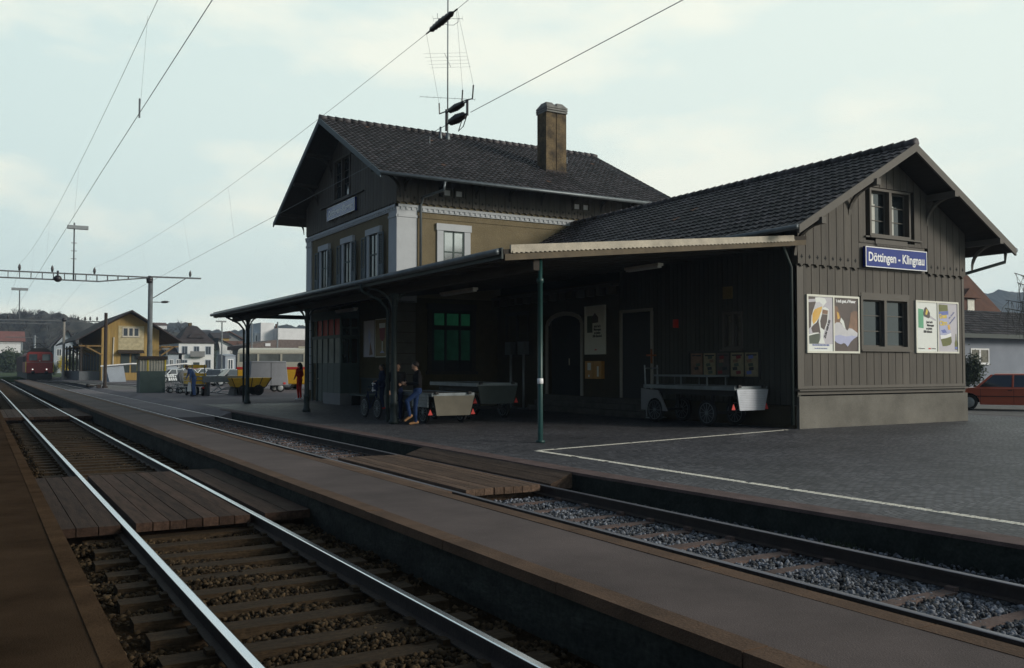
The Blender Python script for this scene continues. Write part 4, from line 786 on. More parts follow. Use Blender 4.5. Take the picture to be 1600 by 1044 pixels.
A1(M['p_dark'], .0328, (236, 555), (300, 480), (328, 440), (326, 490), (346, 590), (352, 640), (250, 650), (215, 600))
A1(M['p_dgreen'], .0328, (195, 682), (250, 655), (345, 645), (340, 790), (200, 790))
A1(M['paper'], .0335, (282, 150), (340, 138), (420, 150), (440, 200), (400, 250), (385, 275), (300, 490), (222, 555), (232, 400), (262, 300), (290, 215))
A1(M['p_amber'], .035, (272, 312), (320, 285), (378, 262), (366, 330), (322, 440), (255, 520), (240, 470), (243, 372))
A1(M['p_foam'], .0352, (290, 210), (340, 200), (385, 240), (378, 262), (320, 285), (272, 312), (264, 290))
A1(M['paper'], .0335, (376, 285), (420, 270), (468, 300), (462, 420), (440, 520), (405, 600), (385, 690), (412, 785), (322, 785), (358, 690), (346, 600), (328, 460), (350, 370))
A1(M['p_dark'], .035, (374, 372), (452, 376), (442, 480), (402, 596), (356, 560), (348, 470)); A1(M['p_brown'], .035, (384, 305), (458, 318), (452, 372), (374, 368))
A1(M['paper'], .0335, (188, 662), (240, 640), (325, 630), (325, 644), (250, 662), (188, 682)); A1(M['p_lilac'], .035, (195, 590), (225, 580), (245, 650), (200, 655))
q = MB(); text_mb(q, 'ZUM GENUSS', WA, 19.90, 2.42, .036, .092, .95, .004, rot=R(68)); q.build('lettering', M['ink'], s1)
q = MB(); text_mb(q, 'FELDSCHLÖSSCHEN BIER', WA, 19.72, 2.215, .032, .062, .95, .002, 'CENTER'); text_mb(q, 'Das Bier für frohe Stunden', WA, 19.72, 2.13, .032, .05, .9, 0, 'CENTER'); q.build('lettering', M['p_blue'], s1)
s2 = sheet(t, WA, 20.25, 21.215, 2.075, 3.545, M['p_dark'])
A2 = lambda m_, o, *pts: shape(s2, WA, tr(pts, 565, 880, 140, 875, 20.25, 21.215, 3.545, 2.075), m_, o)
A2(M['p_brown'], .0318, (568, 250), (610, 262), (650, 390), (662, 470), (640, 520), (568, 520)); A2(M['p_brown'], .0318, (786, 340), (830, 310), (876, 320), (876, 640), (790, 620), (752, 560), (776, 430))
A2(M['p_foam'], .0332, (568, 500), (600, 478), (640, 480), (690, 530), (735, 590), (760, 555), (800, 560), (876, 620), (872, 665), (820, 700), (780, 745), (740, 812), (712, 775), (690, 762), (650, 780), (600, 762), (568, 730))
A2(M['p_pale'], .0345, (568, 664), (640, 650), (720, 670), (800, 655), (868, 668), (820, 702), (780, 745), (740, 812), (712, 775), (690, 762), (650, 780), (600, 762), (568, 730))
A2(M['paper'], .036, (640, 470), (655, 410), (690, 460), (712, 560), (690, 550), (660, 490)); A2(M['p_amber'], .0345, (600, 330), (625, 350), (640, 420), (610, 440))
q = MB(); text_mb(q, "'s isch guet, s'Wasser", WA, 20.73, 3.42, .032, .115, .80, .005, 'CENTER'); q.build('lettering', M['sign_white'], s2)
t = panel('double_poster', 'pale double poster with green ticket, car key and big bottle, right on annex gable', 'poster', WA, 23.74, 25.76, 2.05, 3.60, M['frame'], .05, .0)
q = MB(); WA.box(q, 24.74, 24.78, 0, .05, 2.10, 3.55); q.build('divider', M['frame'], t)
s1 = sheet(t, WA, 23.79, 24.74, 2.10, 3.55, M['paper'])
shape(s1, WA, [(23.86, 2.80), (24.10, 2.78), (24.10, 3.34), (23.86, 3.36)], M['p_green'], .031)
shape(s1, WA, [(24.09, 3.22), (24.14, 3.36), (24.22, 3.42), (24.40, 3.25), (24.40, 3.12), (24.34, 3.08), (24.12, 3.14)], M['p_dark'], .033)
shape(s1, WA, [(24.18, 3.20), (24.24, 3.36), (24.31, 3.30), (24.26, 3.18)], M['p_yel'], .035)
shape(s1, WA, [(24.40, 3.17), (24.68, 3.05), (24.66, 3.01), (24.38, 3.10)], M['p_lilac'], .033)
q = MB()
for i, (tx, ax) in enumerate((("Jetzt hat's", 24.38), ('Mietwagen', 24.42), ('an jedem', 24.36), ('SBB-Bahnhof.', 24.30))): text_mb(q, tx, WA, ax, 2.94 - i * .095, .032, .095, .78, .004, 'CENTER')
text_mb(q, 'Ihr Reisepartner', WA, 23.85, 2.17, .032, .05, .9); text_mb(q, 'Die Bahnen', WA, 24.45, 2.17, .032, .05, .9); q.build('lettering', M['ink'], s1)
shape(s1, WA, [(24.31, 2.165), (24.42, 2.165), (24.42, 2.205), (24.31, 2.205)], M['red'], .033)
s2 = sheet(t, WA, 24.78, 25.71, 2.10, 3.55, M['p_lilac'])
A3 = lambda m_, o, *pts: shape(s2, WA, tr(pts, 600, 890, 215, 935, 24.78, 25.71, 3.55, 2.10), m_, o)
A3(M['p_olive'], .031, (612, 232), (745, 238), (752, 330), (765, 510), (790, 660), (803, 790), (782, 832), (720, 852), (664, 855), (642, 765), (622, 600))
A3(M['p_pale'], .0328, (612, 345), (752, 325), (765, 510), (794, 700), (720, 730), (640, 748), (622, 600)); A3(M['p_blue'], .0345, (614, 348), (752, 326), (757, 378), (616, 404)); A3(M['sign_white'], .0345, (628, 690), (700, 690), (792, 655), (796, 705), (720, 732), (640, 750))
A3(M['p_amber'], .0345, (738, 545), (768, 520), (782, 600), (752, 612)); A3(M['p_blue'], .0345, (640, 620), (700, 600), (730, 650), (670, 660))
A3(M['p_olive'], .031, (848, 905), (846, 800), (858, 760), (862, 665), (872, 665), (876, 760), (888, 800), (888, 905)); A3(M['p_blue'], .0328, (848, 860), (888, 860), (888, 895), (848, 895))
q = MB(); text_mb(q, 'Green', WA, 24.84, 3.09, .037, .19, .74, .008, rot=R(4)); text_mb(q, 'Citro', WA, 24.85, 2.88, .037, .20, .84, .008, rot=R(4)); q.build('lettering', M['p_yel'], s2)
q = MB(); text_mb(q, 'der frische', WA, 25.32, 3.08, .032, .085, .9, rot=R(38)); text_mb(q, 'Durstlöscher', WA, 25.34, 2.92, .032, .085, .8, rot=R(38)); q.build('lettering', M['p_blue'], s2)
# posters on the station house wall
t = panel('poster', 'pale lilac poster with a scribbled drawing on the ochre wall beside the glazed porch', 'poster', WF, 35.75, 36.95, 2.05, 3.58, M['p_lilac'], .03, .0)
s1 = sheet(t, WF, 35.78, 36.92, 2.08, 3.55, M['p_lilac']); shape(s1, WF, [(35.95, 2.15), (36.35, 2.12), (36.25, 2.7)], M['p_brown'], .031); shape(s1, WF, [(36.3, 2.5), (36.5, 2.9), (36.4, 3.3), (36.2, 3.0)], M['p_pale'], .031)
t = panel('poster', 'ochre poster of a stemmed glass of red wine beside the lilac poster', 'poster', WF, 34.45, 35.66, 2.03, 3.60, M['frame'], .03, .0)
s1 = sheet(t, WF, 34.48, 35.63, 2.06, 3.57, M['p_ochre'])
shape(s1, WF, [(34.62 + x, z) for x, z in ((.0, 3.22), (.05, 2.80), (.28, 2.66), (.55, 2.80), (.62, 3.22))], M['p_wine'], .031); shape(s1, WF, [(34.62, 3.22), (35.24, 3.22), (35.26, 3.42), (34.60, 3.42)], M['paper'], .031)
shape(s1, WF, [(34.88, 2.28), (34.95, 2.28), (34.95, 2.68), (34.88, 2.68)], M['paper'], .032); shape(s1, WF, [(34.66, 2.20), (35.18, 2.20), (35.0, 2.29), (34.84, 2.29)], M['p_pale'], .032)
# poster, vending boxes, notice boards on the annex side wall
t = panel('poster', 'pale poster with green ticket and car key on the dark wall beside the arched doorway', 'poster', WB, 25.78, 27.02, 2.08, 3.80, M['frame'], .03, .0)
s1 = sheet(t, WB, 25.81, 26.99, 2.11, 3.77, M['frame'])
shape(s1, WB, [(26.55, 2.85), (26.88, 2.85), (26.88, 3.45), (26.55, 3.45)], M['p_dgreen'], .031); shape(s1, WB, [(26.2, 3.2), (26.55, 3.18), (26.58, 3.4), (26.4, 3.55), (26.2, 3.38)], M['p_dark'], .033)
q = MB()
for i, tx in enumerate(("Jetzt hat's", 'Mietwagen', 'an jedem', 'SBB-Bahnhof.')): text_mb(q, tx, WB, 26.26, 3.03 - i * .115, .032, .12, .85, .004, 'CENTER')
q.build('lettering', M['ink'], s1); shape(s1, WB, [(26.3, 2.22), (26.42, 2.22), (26.42, 2.26), (26.3, 2.26)], M['red'], .032)
t = thing('vending_box', 'orange yellow double vending box on the wall under the key poster', 'vending machine', WB.p(26.35, 0, 1.2))
q = MB(); WB.box(q, 25.88, 26.36, 0, .14, 1.22, 1.84); WB.box(q, 26.38, 26.86, 0, .14, 1.22, 1.84); q.build('case', mat('dull orange enamel', (.42, .20, .03), .5, var=.1), t)
q = MB(); WB.box(q, 26.03, 26.13, .141, .146, 1.30, 1.66); WB.box(q, 26.5, 26.7, .141, .146, 1.52, 1.78); WB.box(q, 26.58, 26.66, .141, .146, 1.28, 1.36); q.build('window', M['frame'], t)
M['p_case'] = mat('dull ochre notice paper', (.26, .22, .13), .7, var=.2, scale=9)  # papers kept to a dark, dull ochre
t = panel('notice_case', 'long dark notice case with five small posters on the annex wall behind the luggage trolley', 'notice board', WB, 18.52, 21.5, 1.30, 2.12, M['frame_dark'], .05, .0)
for i, (b, c1, c2) in enumerate(((18.60, 'p_case', 'p_blue'), (19.17, 'p_case', 'p_wine'), (19.74, 'p_dark', 'p_wine'), (20.31, 'p_case', 'p_dgreen'), (20.88, 'p_brown', 'p_brown'))):
    s1 = sheet(t, WB, b, b + .50, 1.37, 2.05, M[c1]); W_ = WB; random.seed(i)
    for k in range(5):
        a = b + .06 + random.random() * .22; z = 1.45 + k * .11; shape(s1, WB, [(a, z), (a + .18, z - .02), (a + .20, z + .07), (a + .02, z + .09)], M[[c2, 'ink', 'p_dgreen', 'p_brown', c2][k]], .031 + k * .002)
    q = MB(); WB.box(q, b + .05, b + .45, .0305, .033, 1.96, 2.0); q.build('headline', M['ink'], s1)
t = thing('square_sign', 'small square dull yellow sign high on the dark annex side wall', 'sign', WB.p(19.8, 0, 3.6)); q = MB(); WB.box(q, 19.6, 19.98, 0, .03, 3.62, 3.98); q.build('plate', M['p_ochre'], t)
t = thing('fire_alarm', 'small red alarm box on the annex side wall left of the window', 'alarm box', WB.p(22.1, 0, 2.85)); q = MB(); WB.box(q, 21.98, 22.16, 0, .07, 2.86, 3.12); WB.box(q, 22.02, 22.12, .07, .09, 2.95, 3.05); q.build('case', M['red'], t)
# pedestal boxes in the dark
for (y, lab) in ((31.75, 'grey box on pale stem under the canopy, left of its twin'), (30.75, 'grey box on a pale stem in the dark corner, nearer the arched doorway')):
    t = thing('ticket_stamper', lab, 'ticket machine', (18.5, y, 0), group='pedestal boxes under the canopy')
    MB().box(18.35, 18.6, y - .22, y + .22, 2.12, 2.62).build('box', M['steel_grey'], t); MB().cyl((18.5, y, 0), (18.5, y, 2.12), .05, 10).build('stem', M['galv'], t); MB().box(18.3, 18.7, y - .2, y + .2, 0, .04).build('foot', M['steel_grey'], t)
# bench by the posters
t = thing('bench', 'dark slatted bench with pale front edge against the ochre wall beside the porch', 'bench', (13.95, 36.4, 0))
MB().box(13.72, 14.2, 35.2, 37.3, .43, .48).build('seat', M['green_grey'], t)
for y in (35.4, 37.1): MB().box(13.78, 14.17, y - .025, y + .025, 0, .43).build('leg', M['black'], t)
# roof antenna with aerials
t = thing('aerial_mast', 'tall thin television aerial mast rising from the station house roof ridge', 'antenna', (19.0, 38.4, 12.2))
mx_, my_ = 18.98, 38.5; za = rz(my_)
MB().cyl((mx_, my_, za), (mx_, my_, za + 9), .034, 8).build('pole', M['galv'], t)
MB().lathe((mx_, my_, za), [(.12, -.15), (.12, .1), (.06, .35)], 10).lathe((mx_ - .42, my_ - .1, za), [(.08, -.2), (.08, .1), (.05, .2), (.05, .55)], 10).build('collar', M['zinc'], t)
def yagi(z, ang, half, n, el):
    q = MB(); d = Vector((math.cos(ang), math.sin(ang), 0)); s_ = Vector((-d.y, d.x, 0)); c = Vector((mx_, my_, z))
    q.cyl(c - d * half, c + d * half, .010, 5)
    for i in range(n): p = c + d * (half * (2 * i / (n - 1) - 1)); q.cyl(p - s_ * el, p + s_ * el, .0045, 4)
    q.build('aerial', M['wire'], t)
yagi(za + 2.0, R(-20), 1.3, 9, .22); yagi(za + 3.8, R(55), 1.0, 5, 1.0); yagi(za + 5.8, R(-30), .7, 3, .35)
q = MB(); 
for s_ in (-1, 1): q.tube([(mx_ + s_ * .02, my_, za + 5.5), (mx_ + s_ * .3, my_, za + 5.55), (mx_ + s_ * .55, my_, za + 5.75), (mx_ + s_ * .55, my_, za + 5.95)], .012, 5)
q.build('bracket', M['wire'], t)
# ================================================================= overhead line
WIRE = M['wire']
def insul(mb, a, b, r):                # ribbed insulator between two points
    a = Vector(a); b = Vector(b); n = 13; pts = [a.lerp(b, .12)]; rr = [r * .25]
    for i in range(n): 
        f = .2 + .6 * i / (n - 1); pts.append(a.lerp(b, f)); rr.append(r * (.72 if i % 2 else 1) * (1 - .25 * abs(i / (n - 1) - .5) * 2))
    pts.append(a.lerp(b, .88)); rr.append(r * .25); mb.tube([a, a.lerp(b, .12)], [r * .18, r * .22], 8); mb.tube([a.lerp(b, .88), b], [r * .22, r * .18], 8); mb.tube(pts, rr, 10)
ct = thing('catenary', 'overhead wires with hangers above the nearest track, crossing the upper left sky', 'overhead line', (2.0, 20, 5.5))
def sag(y0, y1, z0, zm, x0, x1, n=14): return [(x0 + (x1 - x0) * i / n, y0 + (y1 - y0) * i / n, zm + (z0 - zm) * (2 * i / n - 1) ** 2) for i in range(n + 1)]
zc = 5.5
q = MB(); q.tube([(2.06, -4, zc), (2.06, 20, zc), (2.18, 63.5, zc), (2.05, 130, zc), (2.3, 300, zc)], .0052, 5); q.build('contact_wire', WIRE, ct)
q = MB(); m1 = sag(-6, 63.5, 8.0, 6.95, 2.25, 2.2); q.tube(m1 + sag(63.5, 130, 8.0, 6.95, 2.2, 2.2)[1:], .004, 5); q.build('messenger_wire', WIRE, ct)
def mz(y, y0, y1, z0, zm): return zm + (z0 - zm) * (2 * (y - y0) / (y1 - y0) - 1) ** 2
for y in (15.0, 26.0, 37, 48): 
    q = MB(); q.cyl((2.1, y, zc), (2.2, y, mz(y, -6, 63.5, 8.0, 6.95)), .0022, 4); 
    if y == 15.0: q.cyl((2.1, y, zc), (2.1, y, zc + .3), .014, 5)
    q.build('hanger', WIRE, ct)
c2 = thing('catenary', 'overhead wires above the second track with dark insulators in front of the aerial', 'overhead line', (6.5, 25, 5.5))
zc = 5.55
def c2x(y): return 6.38 + (y - 6) * .012
q = MB(); q.tube([(c2x(-4), -4, zc), (c2x(12.3), 12.3, zc)], .0052, 5); q.tube([(c2x(13.1), 13.1, zc), (c2x(20), 20, zc), (c2x(63.5), 63.5, zc)], .0052, 5); q.tube([(c2x(63.5), 63.5, zc), (6.8, 130, zc)], .0052, 5); q.build('contact_wire', WIRE, c2)
zl = lambda y: 7.05 + .00085 * (y - 30) ** 2
q = MB(); q.tube([(6.45, -4, zl(-4)), (6.45, 6, zl(6)), (6.45, 12.75, zl(12.75))], .004, 5); q.tube([(6.45, 13.9, zl(13.9))] + [(6.45, y, zl(y)) for y in (18, 24, 30, 36, 44, 54, 63.5)], .004, 5); q.tube([(6.45, 63.5, 8.0), (6.6, 95, 7), (6.8, 130, 8.0)], .004, 5); q.build('messenger_wire', WIRE, c2)
q = MB(); insul(q, (6.45, 12.75, zl(12.75)), (6.45, 13.9, zl(13.9)), .066); q.build('insulator', M['insul'], c2)
q = MB(); insul(q, (c2x(12.4), 12.45, zc + .20), (c2x(13), 13.15, zc + .20), .062); q.build('insulator', M['insul'], c2)
q = MB(); insul(q, (c2x(12.4), 12.42, zc + .01), (c2x(13), 13.12, zc + .01), .08); q.build('insulator', M['insul'], c2)
q = MB(); x = c2x(12.6)
q.cyl((x, 12.42, zc - .02), (x, 12.42, zc + .22), .02, 6).cyl((x, 13.15, zc - .1), (x, 13.15, zc + .25), .02, 6)
q.tube([(x, 12.42, zc), (x, 12.55, zc - .16), (x, 12.72, zc - .2), (x, 12.6, zc - .05)], .008, 5).tube([(x, 12.42, zc + .22), (x, 12.25, zc + .2), (x, 12.22, zc + .4)], .012, 5).tube([(x, 12.42, zc + .22), (x, 12.6, zc + .24), (x, 12.58, zc + .42)], .012, 5)
q.tube([(x, 13.15, zc + .22), (x, 13.4, zc + .24), (x, 13.42, zc + .42)], .012, 5)
q.cyl((x, 12.22, zc + .4), (6.45, 12.75, zl(12.75)), .002, 4).cyl((x, 12.58, zc + .42), (6.45, 12.78, zl(12.75)), .002, 4).cyl((x, 13.42, zc + .42), (6.45, 13.9, zl(13.9)), .002, 4); q.build('section_fitting', M['insul'], c2)
for y in (28.0, 35.0, 45.0): MB().cyl((c2x(y), y, zc), (6.45, y, zl(y)), .0022, 4).build('hanger', WIRE, c2)
MB().tube([(-30, 63.5, 9.0), (-12, 63.4, 7.9), (2, 63.4, 7.0)], .008, 4); 
# gantry with mast
g = thing('catenary_gantry', 'grey steel mast beside the booth carrying a lattice beam across the tracks to the left', 'gantry', (9.7, 63.5, 0))
MB().lathe((9.72, 63.5, 0), [(.26, 0), (.26, .3), (.19, .35), (.17, 3.0), (.155, 3.05), (.15, 7.2)], 14).build('mast', M['mast'], g)
MB().ball((9.66, 63.5, 7.35), .22, 8).cyl((9.66, 63.5, 7.1), (9.66, 63.5, 7.35), .2, 12).build('mast_cap', M['insul'], g)
lat = MB(); xs = [-9 + i * .62 for i in range(29)]
tz = lambda x: 7.42; bz = lambda x: 7.05 if x < 6.6 else 7.05 + (x - 6.6) / 3.0 * .33
for dy in (-.14, .14):
    lat.beam((-9, 63.5 + dy, 7.46), (9.55, 63.5 + dy, 7.46), .05, .06); lat.beam((-9, 63.5 + dy, 7.05), (6.6, 63.5 + dy, 7.05), .05, .06); lat.beam((6.6, 63.5 + dy, 7.05), (9.55, 63.5 + dy, 7.42), .05, .06)
    for x in xs:
        if x < 8.8: lat.beam((x, 63.5 + dy, bz(x)), (x, 63.5 + dy, 7.46), .04, .04, (0, 1, 0))
lat.build('lattice_beam', M['steel_grey'], g)
MB().beam((9.7, 63.5, 7.50), (12.9, 63.5, 7.54), .08, .10).beam((9.85, 63.5, 6.1), (11.9, 63.5, 7.48), .06, .06).build('side_arm', M['steel_grey'], g)
for (x, z) in ((2.15, 7.46), (3.95, 7.46), (6.35, 7.46), (12.2, 7.56)): q = MB(); insul(q, (x, 63.5, z), (x, 63.5, z + .48), .10); q.build('insulator', M['insul'], g)
q = MB(); q.ball((4.25, 63.3, 7.1), .24, 7, (1, 1, .9)).cyl((4.25, 63.3, 7.1), (4.25, 63.3, 7.6), .06, 8); q.build('pulley', M['insul'], g)
q = MB(); insul(q, (10.3, 63.4, 5.85), (10.9, 63.4, 5.9), .10); q.build('insulator', M['insul'], g); MB().beam((9.8, 63.5, 5.85), (10.4, 63.4, 5.85), .05, .05).build('stay', M['steel_grey'], g)
la = thing('floodlight_mast', 'thin lamp pole with a flat floodlight box standing on the lattice gantry', 'lamp', (5.15, 63.5, 7.5))
MB().cyl((5.15, 63.5, 7.05), (5.15, 63.5, 10.7), .045, 8).build('pole', M['steel_grey'], la); MB().box(4.75, 5.95, 63.35, 63.65, 10.30, 10.52).build('lamp_box', M['galv'], la)
q = MB()
for z in (8.4, 8.9, 9.4): q.box(4.98, 5.32, 63.48, 63.52, z, z + .03)
q.build('step_irons', M['steel_grey'], la)
g = thing('catenary_gantry', 'distant steel mast and crossbeam beside the red locomotive', 'gantry', (9.7, 128, 0))
MB().lathe((9.4, 128, -.1), [(.4, 0), (.4, .4), (.18, .5), (.15, 7.4)], 10).build('mast', mat('pale rusty mast', (.26, .24, .21), .8, var=.3, scale=1), g); MB().ball((9.4, 128, 7.5), .3, 6).build('mast_cap', M['insul'], g)
MB().beam((-12, 128, 7.35), (13.6, 128, 7.35), .12, .12).beam((-12, 128, 6.95), (8, 128, 6.95), .1, .1).build('crossbeam', M['steel_grey'], g)
for x in (3.2, 11, 11.8, 12.4, 13.2): q = MB(); insul(q, (x, 128, 7.4), (x, 128, 8.0), .15); q.build('insulator', M['insul'], g)
la = thing('floodlight_mast', 'distant thin lamp pole with a flat floodlight box beyond the first gantry', 'lamp', (4.8, 128, 7.4))
MB().cyl((4.4, 128, 7.4), (4.4, 128, 11.2), .07, 6).build('pole', M['steel_grey'], la); MB().box(3.5, 5.3, 127.8, 128.2, 11.0, 11.3).build('lamp_box', M['galv'], la)
for i, (x, y, h) in enumerate(((9.6, 200, 7.6), (9.6, 260, 7.6), (-.5, 230, 7.5))):
    t = thing('catenary_mast', ['far catenary mast just behind the locomotive roof', 'farthest catenary mast left of the locomotive', 'far catenary mast at the left edge beyond the tracks'][i], 'mast', (x, y, 0)); MB().cyl((x, y, 0), (x, y, h), .2, 8).build('pole', M['galv'], t); MB().beam((x - 5, y, h - .4), (x + .6, y, h - .4), .12, .12).build('bracket', M['steel_grey'], t)
# dark pole and signal lever
t = thing('timber_pole', 'slim dark pole standing in front of the yellow goods shed', 'pole', (8.5, 76.4, 0)); MB().lathe((8.5, 76.4, 0), [(.22, 0), (.22, .1), (.13, .15), (.12, 5.75)], 10).build('pole', M['rust'], t)
t = thing('point_lever', 'low point lever with round counterweight beside the dark pole', 'lever', (8.0, 76, 0)); MB().beam((7.2, 76.2, .18), (8.2, 76.2, .18), .06, .06).build('arm', M['rust'], t); MB().ball((7.3, 76.2, .2), .16, 6).build('counterweight', M['black'], t); MB().box(7.9, 8.2, 76.0, 76.4, 0, .25).build('base', M['rust'], t)
# booth
b = thing('platform_booth', 'small grey green booth with yellow corner posts and glazed top beside the steel mast', 'booth', (9.5, 61.3, 0))
bx0, bx1, by0, by1 = 8.72, 10.22, 60.6, 61.9
q = MB(); q.box(bx0, bx1, by0, by1, 0, 1.35); q.build('body', M['green_grey'], b)
q = MB(); q.box(bx0 - .12, bx1 + .12, by0 - .12, by1 + .12, 2.08, 2.28); q.build('roof', M['rust'], b)
q = MB()
for x, y in ((bx0 + .43, by0), (bx1 - .05, by0), (bx0, by1 - .05)): q.box(x, x + .08, y - .01, y + .07, 1.35, 2.08)
q.build('corner_post', mat('yellow post', (.55, .42, .03), .6), b)
MB().box(bx0 + .06, bx1 - .06, by0 + .06, by1 - .06, 1.351, 2.079).build('glazing', mat('dusty booth glass', (.34, .34, .30), .3, var=.3, scale=2), b)
q = MB()
for x in frange(bx0 + .02, bx1 - .05, .16): q.box(x, x + .05, by0 + .01, by0 + .04, 1.35, 2.08)
for y in frange(by0 + .1, by1 - .05, .2): q.box(bx0 + .01, bx0 + .04, y, y + .035, 1.35, 2.08)
q.build('glazing_bar', M['lamp_white'], b)
# gantry light poles near the parking
for i, (px, top, Y) in enumerate(((260, 545, 120), (346, 502, 95), (393, 505, 95), (433, 503, 90))):
    p = AY(px, 590, Y); tz_ = AY(px, top, Y).z; t = thing('lamp_post', ['pale street lamp post right of the goods shed', 'thin lamp post left of the canopy posts, behind the parked cars', 'thin lamp post behind the canopy post with the downpipe', 'thin lamp post in front of the low white building'][i], 'lamp post', (p.x, Y, 0), group='lamp posts round the forecourt')
    MB().cyl((p.x, Y, 0), (p.x, Y, tz_), .07, 6).build('pole', M['galv'], t)
    if i in (0, 1): MB().box(p.x - .6, p.x + .4, Y - .1, Y + .1, tz_ - .1, tz_ + .05).build('lamp_head', M['galv'], t)
# ================================================================= vehicles and carts
def bevel(o, w=.03, s=2):
    m = o.modifiers.new('bevel', 'BEVEL'); m.width = w; m.segments = s; m.limit_method = 'ANGLE'; m.angle_limit = R(30); return o
def wheel(parent, c, r, w, ax='y', spokes=0, rim_m=None, seg=18):
    q = MB(); q.lathe(c, [(r * .70, -w / 2), (r * .95, -w / 2), (r, -w * .3), (r, w * .3), (r * .95, w / 2), (r * .70, w / 2)], seg, ax); t = q.build('wheel', M['rubber'], parent)
    q = MB()
    if spokes:
        d = {'y': (0, 1, 0), 'x': (1, 0, 0)}[ax]; C = Vector(c)
        q.lathe(c, [(r * .1, -w * .7), (r * .16, -w * .7), (r * .16, w * .7), (r * .1, w * .7)], 10, ax)
        for i in range(spokes):
            a = 2 * math.pi * i / spokes; v = Vector((math.cos(a), 0, math.sin(a))) if ax == 'y' else Vector((0, math.cos(a), math.sin(a)))
            for s_ in (-1, 1): q.cyl(C + Vector(d) * s_ * w * .58 + v * r * .12, C + Vector(d) * s_ * w * .52 + v * r * .74, r * .025, 4)
        for s_ in (-1, 1):
            n = 20; pts = [C + Vector(d) * s_ * w * .53 + (Vector((math.cos(2 * math.pi * i / n), 0, math.sin(2 * math.pi * i / n))) if ax == 'y' else Vector((0, math.cos(2 * math.pi * i / n), math.sin(2 * math.pi * i / n)))) * r * .74 for i in range(n + 1)]; q.tube(pts, r * .03, 5, caps=False)
    else: q.lathe(c, [(r * .15, -w * .54), (r * .62, -w * .54), (r * .66, -w * .51), (r * .66, w * .51), (r * .62, w * .54), (r * .15, w * .54)], seg, ax)
    q.build('rim', rim_m or M['galv'], t); return t
def car(label, loc, rz_, paint, group, L=4.3, W=1.66, H=1.36, estate=False, hood=.27, trim=True):
    """local: nose at -x, y across, z up"""
    t = thing('parked_car', label, 'car', group=group, local=True)
    x0 = -L / 2; wb = L * .29; r = .30; belt = .86 * H / 1.36; hx = x0 + L * hood; tx = L / 2 - (.08 if estate else L * .17)
    pts = [(x0 + .04, .28)]
    def arch(cx): return [(cx + (r + .06) * math.cos(math.pi * (1 - i / 8)), .30 + (r + .06) * math.sin(math.pi * (1 - i / 8)) * .98) for i in range(9)]
    low = [(x0 + .02, .26)] + [(-wb - r - .07, .24)] + arch(-wb) + [(-wb + r + .07, .22), (wb - r - .07, .22)] + arch(wb) + [(wb + r + .07, .24), (L / 2 - .02, .27)]
    up = [(L / 2, .42), (L / 2 - .01, belt - .10), (L / 2 - .06, belt - .01), (tx, belt), (hx + .02, belt), (hx - .2, belt - .03), (x0 + .18, belt - .12), (x0 + .02, belt - .19), (x0, .44)]
    prof = low + up; b = MB(); n = len(prof); vs = []
    for y, sc in ((-W / 2 + .05, 1), (-W / 2, 0), (W / 2, 0), (W / 2 - .05, 1)):
        for (x, z) in prof: vs.append((x * (1 - .008 * sc), y, z - (.03 if z > belt - .2 else 0) * (0 if sc else 0)))
    vs = []
    lay = [(-W / 2 + .07, 1.0, 0.0), (-W / 2, .985, .06), (W / 2, .985, .06), (W / 2 - .07, 1.0, 0.0)]
    for (y, sx, dz) in lay:
        for (x, z) in prof: vs.append((x * sx, y, z - (dz if z > belt - .02 else 0)))
    fs = [tuple(range(n)), tuple(range(4 * n - 1, 3 * n - 1, -1))] + [(k * n + i, k * n + (i + 1) % n, (k + 1) * n + (i + 1) % n, (k + 1) * n + i) for k in range(3) for i in range(n)]
    b.add(vs, fs, .5); body = b.build('body', paint, t); bevel(body, .02)
    # cabin
    wt = .15; cx = [(hx, belt), (hx + .52, H - .03), (tx - (.22 if estate else .42), H - .03), (tx + (.05 if estate else .02), belt)]
    def cab(y_sgn, e=0): return None
    g = MB(); hw0 = W / 2 - .07; hw1 = W / 2 - .07 - wt
    g.hexa([(cx[0][0], -hw0, belt - .02), (cx[3][0], -hw0, belt - .02), (cx[3][0], hw0, belt - .02), (cx[0][0], hw0, belt - .02), (cx[1][0], -hw1, H - .04), (cx[2][0], -hw1, H - .04), (cx[2][0], hw1, H - .04), (cx[1][0], hw1, H - .04)])
    go = g.build('windows', M['car_glass'], t)
    p = MB(); bot = lambda x, s: Vector((x, s * (hw0 + .006), belt - .02)); top = lambda x, s: Vector((x, s * (hw1 + .006), H - .05))
    for s_ in (-1, 1):
        for k, (f0, f1) in enumerate(((0, 0), (.47, .44), (1, 1)) + (((.74, .70),) if estate else ())):
            a = bot(cx[0][0] + (cx[3][0] - cx[0][0]) * f0, s_); c = top(cx[1][0] + (cx[2][0] - cx[1][0]) * f1, s_); p.beam(a, c, .07, .05, (0, 1, 0))
        p.beam(bot(cx[0][0], s_) + Vector((0, 0, .015)), bot(cx[3][0], s_) + Vector((0, 0, .015)), .03, .03)
    p.hexa([(cx[1][0] - .03, -hw1 - .02, H - .07), (cx[2][0] + .03, -hw1 - .02, H - .07), (cx[2][0] + .03, hw1 + .02, H - .07), (cx[1][0] - .03, hw1 + .02, H - .07), (cx[1][0] + .12, -hw1 + .1, H), (cx[2][0] - .12, -hw1 + .1, H), (cx[2][0] - .12, hw1 - .1, H), (cx[1][0] + .12, hw1 - .1, H)])
    bevel(p.build('roof', paint, t), .015)
    q = MB(); ih = x0 - .02; q.box(ih, ih + .12, -W / 2 + .02, W / 2 - .02, .40, .52).box(L / 2 - .1, L / 2 + .03, -W / 2 + .02, W / 2 - .02, .40, .52); q.build('bumper', M['black'], t)
